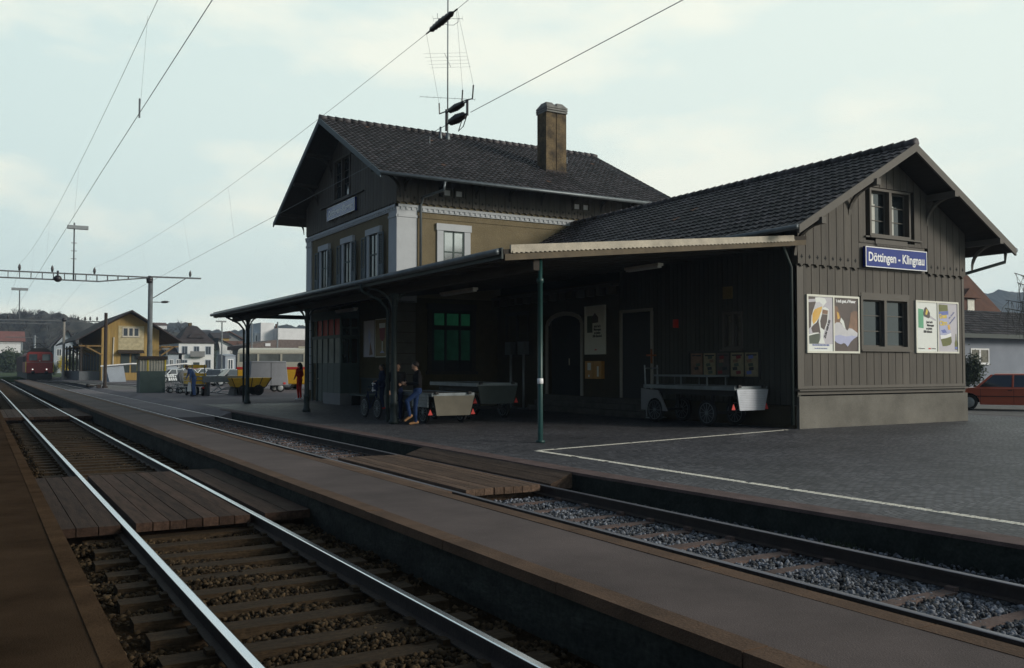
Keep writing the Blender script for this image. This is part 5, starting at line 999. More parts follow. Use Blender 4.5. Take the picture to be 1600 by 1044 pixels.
    for s_ in (-1, 1):
        MB().box(x0 - .012, x0 + .02, s_ * (W / 2 - .42), s_ * (W / 2 - .14), .55, .67).build('headlight', M['sign_white'], t)
        MB().box(L / 2 - .02, L / 2 + .012, s_ * (W / 2 - .42), s_ * (W / 2 - .10), .56, .70).build('taillight', M['red'], t)
        dl = MB()
        for fx in (.0, .47): 
            X = cx[0][0] + .12 + (cx[3][0] - cx[0][0]) * fx * .92; dl.box(X, X + .012, s_ * (W / 2), s_ * (W / 2 + .002), .26, belt - .06)
        dl.box(x0 + .1, L / 2 - .1, s_ * W / 2, s_ * (W / 2 + .012), .52, .55); dl.build('trim_strip', M['black'], t)
        q = MB(); X = cx[0][0] + .12 + (cx[3][0] - cx[0][0]) * .36; q.box(X, X + .14, s_ * W / 2, s_ * (W / 2 + .02), belt - .13, belt - .105); q.build('door_handle', M['black'], t)
        MB().box(hx + .22, hx + .34, s_ * (W / 2 - .03), s_ * (W / 2 + .12), belt + .02, belt + .13).build('mirror', M['black'], t)
        for X in (-wb, wb): wheel(t, (X, s_ * (W / 2 - .11), r), r, .17)
    MB().box(-wb - .35, -wb + .35, -W / 2 + .2, W / 2 - .2, .3, .62).box(wb - .35, wb + .35, -W / 2 + .2, W / 2 - .2, .3, .62).build('wheel_arch', M['black'], t)
    t.location = (loc[0], loc[1], 0.003); t.rotation_euler = (0, 0, rz_); return t
a = R(-58); g0 = G(1514, 641); c_ = Vector((math.cos(a), math.sin(a))); n_ = Vector((-math.sin(a), math.cos(a)))
cp_ = Vector(g0) + c_ * (.29 * 4.5) + n_ * .72
car('russet red saloon car parked side on beyond the right corner of the annex', cp_, a, M['red_car'], 'parked cars', L=4.5, W=1.7, H=1.38)
for (px, py, rot, paint, lab, kw) in (
    (337, 601, R(55), 'silver', 'pale silver hatchback facing the camera, right of the yellow crate wagon', dict(L=3.7)),
    (362, 603, R(8), 'grey_car', 'dark grey estate car behind the yellow tipper cart', dict(L=4.3, estate=True)),
    (268, 598, R(20), 'white_car', 'white car just right of the platform booth', dict(L=4.0)),
    (287, 595, R(15), 'white_car', 'second white car behind the grey trolleys', dict(L=4.1)),
    (196, 592.5, R(-8), 'orange_car', 'orange car parked in front of the yellow goods shed', dict(L=3.9)),
    (209, 593.5, R(-8), 'red_car', 'red car between the orange car and the platform booth', dict(L=3.8)),
    (352, 596, R(10), 'white_car', 'white car farther back left of the yellow bus', dict(L=4.2)),
    (300, 592, R(12), 'red_car', 'dark red car half hidden behind the crate wagon', dict(L=4.0)),
    (316, 594, R(12), 'white_car', 'white car behind the right end of the crate wagon', dict(L=4.1)),
    (176, 591.5, R(-8), 'grey_car', 'dark car nose showing under the pale shelter roof', dict(L=4.0))):
    car(lab, G(px, py), rot, M[paint], 'parked cars', **kw)
# bus
b = thing('country_bus', 'yellow and cream country bus with red stripe, parked behind the grey box trailer', 'bus', local=True)
L_, W_b, H_b = 11.2, 2.45, 2.95
q = MB(); pr_ = [(-L_ / 2, .38), (L_ / 2, .38), (L_ / 2, 1.18), (-L_ / 2 - .06, 1.18)]
q.box(-L_ / 2, L_ / 2, -W_b / 2, W_b / 2, .38, 1.44); bevel(q.build('lower_body', M['bus_yellow'], b), .08)
MB().box(-L_ / 2 - .01, L_ / 2 + .01, -W_b / 2 - .01, W_b / 2 + .01, 1.43, 1.60).build('red_stripe', M['red'], b)
q = MB(); q.box(-L_ / 2, L_ / 2, -W_b / 2 - .004, W_b / 2 + .004, 1.595, 1.95)
for x in [-L_ / 2 + .02] + [-L_ / 2 + 1.4 + i * 1.62 for i in range(6)] + [L_ / 2 - .14]: q.box(x, x + .12, -W_b / 2 - .006, W_b / 2 + .006, 1.95, 2.5)
q.box(-L_ / 2 + 1.4 + 3 * 1.62, L_ / 2 - .1, -W_b / 2 - .005, W_b / 2 + .005, 1.95, 2.0)
q.build('window_pillars', M['bus_cream'], b)
MB().box(-L_ / 2 + .05, L_ / 2 - .05, -W_b / 2 + .03, W_b / 2 - .03, 1.5, 2.5).build('windows', mat('bus glass', (.16, .18, .18), .1, var=.45, scale=.8, spec=1), b)
q = MB(); prf = [(-1, 2.48), (-1, 2.62), (-.88, 2.80), (-.6, 2.90), (0, 2.95), (.6, 2.90), (.88, 2.80), (1, 2.62), (1, 2.48)]; q.prism([(-L_ / 2 + .0, s * W_b / 2, z) for s, z in prf], (L_, 0, 0)); bevel(q.build('roof', M['bus_cream'], b), .12, 3)
MB().box(-1.5, -.7, -.4, .4, 2.94, 3.06).build('roof_hatch', M['bus_cream'], b)
for x in (-L_ / 2 + 3.5, L_ / 2 - 2.4):
    for s_ in (-1, 1): wheel(b, (x, s_ * (W_b / 2 - .16), .48), .48, .26)
for s_ in (-1, 1): MB().box(L_ / 2 - .01, L_ / 2 + .03, s_ * .7, s_ * 1.05, .7, .95).build('headlight', M['sign_white'], b)
q = MB(); q.box(1.9, 3.0, -W_b / 2 - .01, -W_b / 2, .50, .95); q.build('luggage_flap', M['bus_yellow'], b)
bp_ = Vector(G(370, 609.3)) + Vector((math.cos(YAW), -math.sin(YAW))) * (L_ / 2) + Vector((math.sin(YAW), math.cos(YAW))) * (W_b / 2); b.location = (bp_.x, bp_.y, 0.003); b.rotation_euler = (0, 0, -YAW)
for c in b.children: pass
# grey box trailer
t = thing('box_trailer', 'plain grey box trailer with sloping front standing before the yellow bus', 'trailer', (0, 0, 0))
def bxa(px0, px1, Y): return AY(px0, 600, Y).x, AY(px1, 600, Y).x
xa, xb = bxa(390, 451, 58); t.location = ((xa + xb) / 2, 58, 0); ROOT[t.name] = Matrix.Translation(t.location).inverted()
q = MB(); q.hexa([(xa, 58, .42), (xb, 58, .42), (xb, 59.7, .42), (xa, 59.7, .42), (xa + .08, 58, 1.98), (xb - .16, 58, 1.98), (xb - .16, 59.7, 1.98), (xa + .08, 59.7, 1.98)]); bevel(q.build('box', mat('grey trailer panel', (.22, .23, .25), .6, var=.1), t), .04)
q = MB(); q.box((xa + xb) / 2 + .1, (xa + xb) / 2 + .13, 57.985, 58, .5, 1.9).box(xa + .1, xb - .2, 57.985, 58, 1.86, 1.89); q.build('panel_joint', M['steel_grey'], t)
for s_ in (58.15, 59.55): wheel(t, (xb - .5, s_, .27), .27, .15)
q = MB(); q.box(xb - .35, xb - .2, 57.97, 58, .5, .62); q.build('taillight', M['red'], t); MB().beam((xa, 58.8, .4), (xa - 1.0, 58.8, .35), .07, .07).build('drawbar', M['steel_grey'], t)
# yellow flared cart
t = thing('tipper_cart', 'low ochre yellow cart with flared plank sides behind the first canopy posts', 'cart', (0, 0, 0)); Y = 52.2; xa, xb = bxa(360, 425, Y); t.location = ((xa + xb) / 2, Y, 0); ROOT[t.name] = Matrix.Translation(t.location).inverted()
q = MB(); q.hexa([(xa + .25, Y + .1, .48), (xb - .3, Y + .1, .48), (xb - .3, Y + 1.1, .48), (xa + .25, Y + 1.1, .48), (xa, Y - .05, .98), (xb, Y - .05, 1.0), (xb, Y + 1.25, 1.0), (xa, Y + 1.25, .98)]); q.build('plank_sides', M['yel_paint'], t)
q = MB()
for f in (.02, .28, .52, .76, .98): q.beam((xa + .25 + (xb - xa - .55) * f, Y + .085, .48), (xa + (xb - xa) * f, Y - .07, 1.0), .04, .02, (0, 1, 0))
q.build('iron_strap', M['rust'], t)
MB().box(xa + .3, xb - .35, Y + .15, Y + 1.05, .40, .475).build('chassis', M['black'], t)
for x in (xa + .75, xb - .75):
    for y in (Y + .08, Y + 1.12): wheel(t, (x, y, .30), .30, .14, spokes=6, rim_m=M['rust'])
q = MB(); q.tube([(xa + .4, Y + .6, .4), (xa - .35, Y + .6, .35), (xa - .75, Y + .6, .75)], .035, 6).tube([(xa - .7, Y + .3, .15), (xa - .2, Y + .4, .45), (xa + .3, Y + .4, .5)], .03, 6).tube([(xa - .9, Y + .5, .2), (xa - .4, Y + .7, .6), (xa, Y + .7, .7)], .03, 6); q.build('drawbar', M['galv'], t)
# crate wagon
t = thing('crate_wagon', 'luggage wagon with yellow slatted sides and grey rails, beside the stooping man', 'cart', (0, 0, 0)); Y = 53.0; xa, xb = bxa(298, 322, Y); t.location = ((xa + xb) / 2, Y, 0); ROOT[t.name] = Matrix.Translation(t.location).inverted()
MB().box(xa, xb, Y, Y + 2.0, .52, .62).build('deck', M['deck'], t)
q = MB()
for z in (.66, .88, 1.10, 1.56): q.box(xa, xb, Y - .02, Y + .02, z, z + .17); q.box(xa, xb, Y + 1.95, Y + 1.99, z, z + .17)
for z in (.66, .88, 1.10, 1.56): q.box(xa - .02, xa + .02, Y + .02, Y + 1.95, z, z + .17)
q.build('slatted_side', M['yel_paint'], t)
q = MB()
for x in (xa + .06, xb - .1): q.beam((x, Y - .04, .6), (x, Y - .04, 1.75), .05, .03)
q.box(xa, xb, Y - .045, Y - .022, .83, .87).box(xa, xb, Y - .045, Y - .022, 1.05, 1.09).build('rail', M['galv'], t)
for x in (xa + .12, xb - .12):
    for y in (Y + .3, Y + 1.7): wheel(t, (x, y, .24), .24, .12, 'x')
MB().box(xb - .2, xb - .1, Y - .03, Y, .4, .5).build('reflector', M['red'], t)
# grey trolleys with upright frames
for i, (px, py) in enumerate(((272, 614), (287, 615))):
    x, y = G(px, py); t = thing('luggage_trolley', ['small grey luggage trolley with upright tube ends, next to the booth', 'small grey luggage trolley between its twin and the stooping man'][i], 'trolley', (x, y, 0), group='small luggage trolleys')
    MB().box(x - .3, x + .7, y, y + .7, .34, .40).build('deck', M['steel_grey'], t)
    q = MB()
    for dy in (0, .7):
        q.tube([(x - .25, y + dy, .38), (x - .45, y + dy, 1.1), (x - .42, y + dy, 1.12)], .022, 6); q.tube([(x + .05, y + dy, .38), (x - .15, y + dy, 1.1)], .022, 6)
    q.cyl((x - .43, y, 1.1), (x - .43, y + .7, 1.1), .022, 6).build('handle_frame', M['galv'], t)
    for dx in (-.2, .55):
        for dy in (.02, .68): wheel(t, (x + dx, y + dy, .15), .15, .06)
x, y = G(290, 612); t = thing('cable_drum', 'pale round bundle lying between the trolleys and the crate wagon', 'bundle', (x, y, 0)); 
MB().lathe((x, y + .6, .95), [(.05, -.35), (.42, -.33), (.45, -.2), (.42, .2), (.40, .35), (.05, .37)], 16, 'y').build('roll', M['house_grey'], t); MB().beam((x - .5, y + .6, .45), (x + .5, y + .6, .45), .8, .1).beam((x - .4, y + .6, 0), (x - .4, y + .6, .4), .1, .1).beam((x + .4, y + .6, 0), (x + .4, y + .6, .4), .1, .1).build('stand', M['steel_grey'], t)
# buffer stop
t = thing('buffer_stop', 'weathered grey buffer stop at the end of the siding', 'buffer stop', (12, 53.4, 0))
for x in (11.25, 12.75): MB().prism([(x - .07, 53.0, 0), (x - .07, 54.6, 0), (x - .07, 53.25, 1.1), (x - .07, 53.0, 1.1)], (.14, 0, 0)).build('upright', M['steel_grey'], t)
MB().box(10.9, 13.1, 52.9, 53.02, .75, 1.1).build('buffer_beam', M['galv'], t)
# luggage carts under the canopy
def lug_cart(label, x0, x1, y0, y1, zd, r, wy, end_m, extra=None):
    t = thing('luggage_cart', label, 'luggage cart', ((x0 + x1) / 2, (y0 + y1) / 2, 0))
    d = MB(); d.box(x0, x1, y0, y1, zd - .05, zd); d.build('deck', M['deck'], t)
    d = MB()
    for x in (x0 - .03, x1): d.box(x, x + .03, y0 - .03, y1 + .03, zd - .09, zd + .02)
    for y in (y0 - .03, y1): d.box(x0, x1, y, y + .03, zd - .09, zd + .02)
    d.build('deck_edge', M['zinc'], t)
    d = MB(); d.box(x0 + .2, x0 + .28, y0 + .2, y1 - .2, zd - .25, zd - .09).box(x1 - .28, x1 - .2, y0 + .2, y1 - .2, zd - .25, zd - .09)
    for y in wy: d.box(x0 + .1, x1 - .1, y - .05, y + .05, r - .04, r + .04); d.box(x0 + .2, x0 + .28, y - .04, y + .04, r, zd - .1); d.box(x1 - .28, x1 - .2, y - .04, y + .04, r, zd - .1)
    d.build('chassis', M['black'], t)
    for y in wy:
        for x in (x0 + .05, x1 - .05): wheel(t, (x, y, r), r, .08, 'x', spokes=12, rim_m=M['zinc'])
    p = MB(); p.prism([(x0 + .0, y0 - .06, zd - .06), (x1, y0 - .06, zd - .06), (x1 - .14, y0 - .06, zd - .62), (x0 + .10, y0 - .06, zd - .62)], (0, -.03, 0)); po_ = p.build('end_panel', end_m, t)
    if end_m is M['alu']:
        q = MB()
        for i in range(24):
            for k in range(11):
                x = x0 + .12 + i * (x1 - x0 - .26) / 23; z = zd - .59 + k * .047; q.add([(x - .015, y0 - .0915, z), (x, y0 - .0925, z - .006), (x + .015, y0 - .0915, z), (x, y0 - .0925, z + .006)], [(0, 1, 2, 3)])
        q.build('tread_pattern', M['steel_grey'], po_)
    for x in (x0 - .08, x1 - .02): MB().prism([(x - .07, y0 - .02, zd - .60), (x + .07, y0 - .02, zd - .60), (x, y0 - .02, zd - .44)], (0, -.02, 0)).build('reflector', M['red'], t)
    q = MB(); q.box(x0 + .05, x0 + .15, y0 - .10, y0 - .03, zd - .02, zd + .06).box(x1 - .2, x1 - .1, y0 - .10, y0 - .03, zd - .02, zd + .06); q.build('hinge', M['black'], t)
    return t
t = lug_cart('flat luggage cart with checkered aluminium end panel below the notice case', 17.45, 18.60, 18.1, 21.9, 1.10, .37, (19.2, 21.45), M['alu'])
q = MB(); q.box(17.7, 18.5, 19.4, 21.8, 1.36, 1.41)
for x in (17.75, 18.45):
    for y in (19.5, 20.6, 21.7): q.cyl((x, y, 1.1), (x, y, 1.36), .022, 6)
q.build('upper_rack', M['zinc'], t)
MB().prism([(17.46, 20.9, .35), (17.46, 22.1, .35), (17.46, 22.1, 1.0), (17.46, 21.3, .95)], (.05, 0, 0)).build('side_panel', M['house_grey'], t)
t = thing('hand_truck', 'sack truck with orange cross handle behind the luggage cart', 'hand truck', (18.2, 22.6, 0))
MB().tube([(18.0, 22.5, .1), (18.0, 22.6, 1.7)], .025, 6).tube([(18.5, 22.5, .1), (18.5, 22.6, 1.7)], .025, 6).cyl((18.0, 22.55, 1.6), (18.5, 22.55, 1.6), .02, 6).box(17.95, 18.55, 22.2, 22.5, .05, .09).build('frame', M['galv'], t); MB().box(18.22, 18.27, 22.54, 22.58, 1.75, 2.2).box(18.05, 18.42, 22.54, 22.58, 1.98, 2.03).build('handle', mat('dull orange', (.25, .07, .015), .7), t)
lug_cart('luggage cart with plain beige end panel beside the double canopy post, people leaning on it', 11.15, 12.45, 23.55, 26.6, .88, .33, (24.2, 26.0), M['ply'])
MB().box(11.06, 11.1, 23.7, 24.75, .48, .85)
t = thing('side_board', 'white slatted board hanging on the side of the beige panelled cart', 'board', (11.1, 24.2, .5)); q = MB()
for k in range(4): q.box(11.055, 11.095, 23.68, 24.75, .49 + k * .092, .49 + k * .092 + .082)
q.build('slats', M['galv'], t)
lug_cart('empty dark luggage cart deep in the shade behind the beige panelled one', 13.3, 14.7, 24.9, 28.2, 1.12, .36, (25.6, 27.6), M['green_dark'])
t = thing('bicycle', 'dark bicycle leaning behind the double canopy post', 'bicycle', (11.0, 26.6, 0))
wheel(t, (10.85, 26.9, .34), .34, .04, 'x', spokes=14, rim_m=M['zinc']); wheel(t, (10.85, 28.0, .34), .34, .04, 'x', spokes=14, rim_m=M['zinc'])
MB().tube([(10.85, 26.9, .34), (10.85, 27.05, .95), (10.85, 27.1, 1.02)], .018, 6).tube([(10.85, 27.03, .8), (10.85, 27.55, .32), (10.85, 28.0, .34), (10.85, 27.75, .85), (10.85, 27.55, .32)], .018, 6).tube([(10.85, 27.03, .84), (10.85, 27.75, .82)], .018, 6).cyl((10.6, 27.08, 1.02), (11.1, 27.08, 1.02), .014, 6).build('frame', M['navy'], t)
MB().box(10.78, 10.92, 27.62, 27.88, .88, .93).build('saddle', M['black'], t)
# ================================================================= locomotive and wagon
t = thing('locomotive', 'red electric locomotive with two lit headlamps waiting on the second track', 'locomotive', (6.85, 130, 0)); lx, y0 = 6.85, 130
q = MB(); q.prism([(lx - 1.5, y0, .75), (lx + 1.5, y0, .75), (lx + 1.5, y0, 3.15), (lx + 1.25, y0, 3.45), (lx - 1.25, y0, 3.45), (lx - 1.5, y0, 3.15)], (0, 11, 0)); bevel(q.build('body', M['loco'], t), .08)
q = MB(); q.prism([(lx - 1.42, y0 + .1, 3.40), (lx + 1.42, y0 + .1, 3.40), (lx + .9, y0 + .1, 3.78), (lx - .9, y0 + .1, 3.78)], (0, 10.8, 0)); q.build('roof', M['black'], t)
q = MB(); q.box(lx - 1.2, lx - .28, y0 - .03, y0 + .03, 2.35, 3.15).box(lx + .28, lx + 1.2, y0 - .03, y0 + .03, 2.35, 3.15); q.build('windscreen', M['car_glass'], t)
q = MB(); q.box(lx - 1.5, lx + 1.5, y0 - .02, y0 + .0, 2.12, 2.16); q.build('trim_line', M['galv'], t)
q = MB(); q.box(lx - 1.4, lx + 1.4, y0 - .2, y0 + 10.8, -.0, .72); q.build('bogies', M['black'], t)
for x in (-.75, .75): q = MB(); q.cyl((lx + x, y0 - .6, .85), (lx + x, y0, .85), .2, 10); q.build('buffer', M['black'], t); MB().ball((lx + x * 1.05, y0 - .05, 1.25), .085, 6).build('headlamp', M['lamp_lit'], t)
MB().ball((lx, y0 - .05, 2.3), .09, 6).build('headlamp', M['lamp_white'], t)
for x in (-1.55, 1.55): MB().cyl((lx + x, y0 + .1, .9), (lx + x, y0 + .1, 2.2), .04, 6).build('handrail', M['p_yel'], t)
q = MB(); q.box(lx - .9, lx + .9, y0 + 1.5, y0 + 3.5, 3.8, 3.95).beam((lx - .8, y0 + 2, 3.95), (lx, y0 + 3, 4.6), .06, .06).beam((lx + .8, y0 + 2, 3.95), (lx, y0 + 3, 4.6), .06, .06).box(lx - .9, lx + .9, y0 + 2.95, y0 + 3.05, 4.58, 4.64); q.build('pantograph', M['black'], t)
q = MB()
for k in range(5): q.box(lx - 1.53, lx - 1.50, y0 + 1.5 + k * 1.8, y0 + 2.4 + k * 1.8, 2.2, 2.9)
q.build('side_windows', M['black'], t)
t = thing('goods_wagon', 'dull dark red covered wagon coupled behind the locomotive', 'wagon', (6.85, 149, 0))
MB().prism([(lx - 1.4, 142.5, .8), (lx + 1.4, 142.5, .8), (lx + 1.4, 142.5, 3.0), (lx, 142.5, 3.6), (lx - 1.4, 142.5, 3.0)], (0, 24, 0)).build('body', mat('dull wagon red', (.07, .02, .02), .8, var=.3), t); MB().box(lx - 1.3, lx + 1.3, 142.6, 166, 0, .78).build('underframe', M['black'], t)
# ================================================================= people
def person(label, loc, rz_, pose, cloth, hair_m, long_hair=False, shoes=None, H=1.74, group=None):
    """local: faces +x. joints in metres for a 1.74 m figure"""
    J = dict(pel=(0, 0, .93), wst=(.0, 0, 1.08), chs=(.0, 0, 1.32), nek=(.0, 0, 1.47), hed=(.02, 0, 1.61),
             sL=(0, .19, 1.42), eL=(-.02, .25, 1.15), hL=(.08, .24, .92), sR=(0, -.19, 1.42), eR=(-.02, -.25, 1.15), hR=(.08, -.24, .92),
             pL=(0, .095, .90), kL=(.02, .10, .50), aL=(-.02, .10, .09), pR=(0, -.095, .90), kR=(.02, -.10, .50), aR=(-.02, -.10, .09), look=(1, 0, -.1))
    J.update(pose); k = H / 1.74; J = {a: Vector(b) * (k if a != 'look' else 1) for a, b in J.items()}; lk = J['look'].normalized()
    caps = []  # a, b, ra, rb, region  0 skin 1 top 2 trousers 3 shoes
    def C(a, b, ra, rb, reg): caps.append((Vector(a), Vector(b), ra, rb, reg))
    C(J['pel'] + Vector((0, .05, 0)), J['pel'] - Vector((0, .05, 0)), .125, .125, 2); C(J['pel'], J['wst'], .13, .125, 1 if pose.get('coat', 1) else 2)
    for s_ in (-.06, .06): C(J['wst'] + Vector((0, s_ * .8, 0)), J['chs'] + Vector((0, s_ * 1.3, 0)), .115, .125, 1)
    C(J['chs'], J['nek'] - Vector((0, 0, .03)), .12, .08, 1); C(J['nek'] - Vector((0, 0, .03)), J['hed'] - Vector((0, 0, .06)), .056, .052, 0)
    for S_ in 'LR':
        C(J['s' + S_], J['chs'] + Vector((0, 0, .06)), .062, .09, 1); C(J['s' + S_], J['e' + S_], .058, .046, 1); C(J['e' + S_], J['h' + S_], .045, .034, 1)
        C(J['p' + S_], J['k' + S_], .088, .062, 2); C(J['k' + S_], J['a' + S_], .062, .046, 2)
        a = J['a' + S_]; f = Vector((1, 0, -.15 if abs(a.z - .09) < .03 else -.7)).normalized(); C(a - Vector((0, 0, .03)) - f * .05, a + f * .17 - Vector((0, 0, .035)), .042, .034, 3)
        h = J['h' + S_]; d = (h - J['e' + S_]).normalized(); sd = d.cross(Vector((1, 0, 0.2))); sd = sd.normalized() if sd.length > .1 else Vector((0, 1, 0)); nm = sd.cross(d)
        C(h, h + d * .07, .030, .032, 0)
        for i in range(4):
            b0 = h + d * .085 + sd * (.013 * (i - 1.5) * 1.6); m_ = b0 + d * (.045 - .006 * abs(i - 1.3)) + nm * .008; C(b0, m_, .0105, .010, 0); C(m_, m_ + d * .026 + nm * .022, .010, .009, 0)
        C(h + d * .02 + sd * .03, h + d * .06 + sd * .062, .013, .010, 0)
    hc = J['hed']; upv = Vector((0, 0, 1)); upv = (upv - lk * upv.dot(lk)).normalized(); sdv = upv.cross(lk)
    C(hc + upv * .03 - lk * .015, hc + upv * .025 + lk * .02, .088, .082, 0); C(hc + lk * .03 - upv * .05, hc + lk * .045 - upv * .075, .062, .040, 0)
    C(hc + lk * .098 + upv * .0, hc + lk * .112 - upv * .022, .010, .015, 0)
    for s_ in (-1, 1): C(hc + sdv * s_ * .083, hc + sdv * s_ * .088 - upv * .025, .014, .010, 0)
    mb = MB()
    for a, b, ra, rb, reg in caps:
        mb.ball(a, ra, 8); mb.ball(b, rb, 8)
        if (a - b).length > 1e-4: mb.tube([a, b], [ra, rb], 14)
    tmp = mb.build('tmp_body', M['skin'], None, origin=(0, 0, 0), recalc=True)
    rm = tmp.modifiers.new('r', 'REMESH'); rm.mode = 'VOXEL'; rm.voxel_size = .0085; sm = tmp.modifiers.new('s', 'SMOOTH'); sm.iterations = 3; sm.factor = .5
    dg = bpy.context.evaluated_depsgraph_get(); me = bpy.data.meshes.new_from_object(tmp.evaluated_get(dg)); bpy.data.objects.remove(tmp)
    me.materials.clear(); mats = [M['skin'], cloth[0], cloth[1], shoes or M['black']]
    for m_ in mats: me.materials.append(m_)
    ce = np.zeros(len(me.polygons) * 3); me.polygons.foreach_get('center', ce); ce = ce.reshape(-1, 3); best = np.full(len(ce), 1e9); reg_ = np.zeros(len(ce), int)
    for a, b, ra, rb, reg in caps:
        a_ = np.array(a); d_ = np.array(b) - a_; L2 = max(1e-8, d_ @ d_); tt = np.clip((ce - a_) @ d_ / L2, 0, 1); dist = np.linalg.norm(ce - a_ - tt[:, None] * d_, axis=1) - (ra + (rb - ra) * tt)
        u_ = dist < best; best[u_] = dist[u_]; reg_[u_] = reg
    me.polygons.foreach_set('material_index', reg_.astype(np.int32)); me.polygons.foreach_set('use_smooth', [True] * len(reg_))
    t = thing('person', label, 'person', group=group, local=True); o = bpy.data.objects.new('body', me); COL.objects.link(o); o.parent = t
    q = MB(); q.ball(hc + upv * .045 - lk * .028, .102, 9, (1, 1, .95)); 
    hb = []
    if long_hair:
        for s_ in (-.06, -.02, .02, .06): q.tube([hc - lk * .07 + sdv * s_ + upv * .05, hc - lk * .105 + sdv * s_ * 1.2 - upv * .06, hc - lk * .10 + sdv * s_ * 1.3 - Vector((0, 0, .22))], [.045, .05, .03], 8)
    ho = q.build('hair', hair_m, t)
    q = MB()
    for s_ in (-1, 1): q.ball(hc + lk * .093 + sdv * s_ * .033 + upv * .012, .009, 5)
    q.build('eyes', M['black'], t); q = MB(); q.ball(hc + lk * .098 - upv * .048, .014, 5, (.6, 1.5, .5)); q.build('mouth', flat('lips', (.30, .10, .08), .6), t)
    t.location = (*loc, 0.003); t.rotation_euler = (0, 0, rz_); return t
LEFT = R(180 - 30)    # towards the left of the picture
person('person in a bright red coat and trousers standing behind the second canopy post', (13.75, 44.3), R(130), dict(hL=(.16, .15, 1.02), eL=(.02, .27, 1.16), hR=(.12, -.22, .98)), (M['red_coat'], M['red_coat']), M['hair'], True, M['sign_white'], 1.84)
person('person in blue overalls stooping over the trolley with a white bag in hand', G(303, 619.5), R(185), dict(wst=(.05, 0, 1.08), chs=(.18, 0, 1.30), nek=(.28, 0, 1.42), hed=(.38, 0, 1.50), sL=(.22, .19, 1.38), sR=(.22, -.19, 1.38), eL=(.26, .22, 1.10), eR=(.26, -.22, 1.12), hL=(.26, .20, .86), hR=(.36, -.15, .95), look=(.8, 0, -.75)), (M['work'], M['work']), M['hair2'], False, M['black'], 1.84)
bx = G(303, 619.5); t = thing('plastic_bag', 'white plastic carrier bag held by the stooping person in blue', 'bag', (bx[0] - .33, bx[1] - .2, .4)); q = MB(); q.hexa([(bx[0] - .40, bx[1] - .30, .28), (bx[0] - .18, bx[1] - .26, .28), (bx[0] - .18, bx[1] - .14, .28), (bx[0] - .40, bx[1] - .18, .28), (bx[0] - .36, bx[1] - .24, .78), (bx[0] - .22, bx[1] - .22, .80), (bx[0] - .22, bx[1] - .19, .80), (bx[0] - .36, bx[1] - .21, .78)]); bevel(q.build('bag', M['sign_white'], t), .03)
person('person in navy jacket and dark trousers with red shoes standing by the bench wall', (13.45, 32.9), R(170), dict(hL=(.22, .12, 1.08), eL=(.0, .26, 1.14), hR=(.22, -.12, 1.05), eR=(.0, -.26, 1.14)), (M['navy'], M['navy']), M['hair'], True, M['red'], 1.74)
t = thing('carrier_bag', 'navy bag with pale cross straps held by the person in the navy jacket', 'bag', (13.2, 32.9, .8)); q = MB(); q.box(13.12, 13.24, 32.75, 33.1, .72, 1.08); q.build('bag', M['navy'], t); MB().box(13.10, 13.119, 32.74, 33.11, .98, 1.01).box(13.10, 13.118, 32.98, 33.03, .68, 1.04).box(13.10, 13.117, 32.74, 33.11, .73, .76).build('straps', M['sign_white'], t)
person('person in black jacket and blue jeans leaning on the cart with one foot raised', (10.78, 23.75), R(165), dict(pel=(0, 0, .93), wst=(.0, 0, 1.08), hed=(.06, 0, 1.60), hL=(.30, .04, 1.14), eL=(.02, .27, 1.12), hR=(.28, -.06, 1.12), eR=(.02, -.27, 1.12), kL=(.30, .09, .66), aL=(.22, .09, .26), kR=(.04, -.10, .50), aR=(.03, -.10, .09), look=(1, 0, -.35)), (M['dark'], M['jeans']), M['hair'], False, M['tan'], 1.80)
person('person in dark clothes facing the jeans wearer from behind the canopy post', (10.95, 25.6), R(-110), dict(hL=(.24, .10, 1.10), eL=(.0, .26, 1.14), look=(1, .2, -.2)), (M['dark'], M['navy']), M['hair'], False, M['black'], 1.76)
# ================================================================= background buildings
def shedpart(): pass
t = thing('goods_shed', 'ochre yellow boarded goods shed with wide brown roof on struts and a loading dock', 'shed', (15.3, 125, 0)); Y = 115; WG = WallMap('y', Y)
gx0, gx1, px_, gz, ez = 12.35, 18.65, 15.4, 8.0, 4.45; sx0, sx1 = 9.5, 21.0; gs_ = (gz - ez) / (px_ - sx0)
def gzf(x): return gz - abs(x - px_) * gs_
MB().prism([(gx0, Y, 0), (gx1, Y, 0), (gx1, Y, gzf(gx1) - .15), (px_, Y, gz - .15), (gx0, Y, gzf(gx0) - .15)], (0, 27, 0)).build('wall', M['yellow'], t)
boards(WG, gx0, gx1, .1, lambda a: gzf(a) - .16, .34, .003, .03, rects=[(14.2, 16.9, 3.9, 6.3), (14.4, 16.6, .9, 3.1)], gap=.03).build('gable_boards', [M['yellow'], M['gap']], t)
MB().box(14.15, 16.95, Y - .06, Y - .004, 3.55, 6.35).build('pale_panel', mat('pale ochre panel', (.42, .36, .22), .8), t)
window(WG, 14.65, 16.35, 5.15, 6.1, t, oin=.08, oout=.12, fw=.08, mull=2, bars=0, mf=M['lamp_white'], mg=M['far_glass'])
MB().hexa([(14.1, Y - .9, 3.15), (16.9, Y - .9, 3.15), (16.9, Y - .04, 3.45), (14.1, Y - .04, 3.45), (14.1, Y - .9, 3.22), (16.9, Y - .9, 3.22), (16.9, Y - .04, 3.53), (14.1, Y - .04, 3.53)]).build('awning', M['rust'], t)
q = MB(); q.box(14.45, 15.4, Y - .07, Y - .002, .9, 3.1).box(15.6, 16.55, Y - .07, Y - .002, .9, 3.1); q.build('door', M['green_dark'], t)
MB().cyl((gx0 + 1.2, Y - .1, .1), (gx0 + 1.3, Y - .1, 5.0), .08, 8).build('downpipe', M['lamp_white'], t)
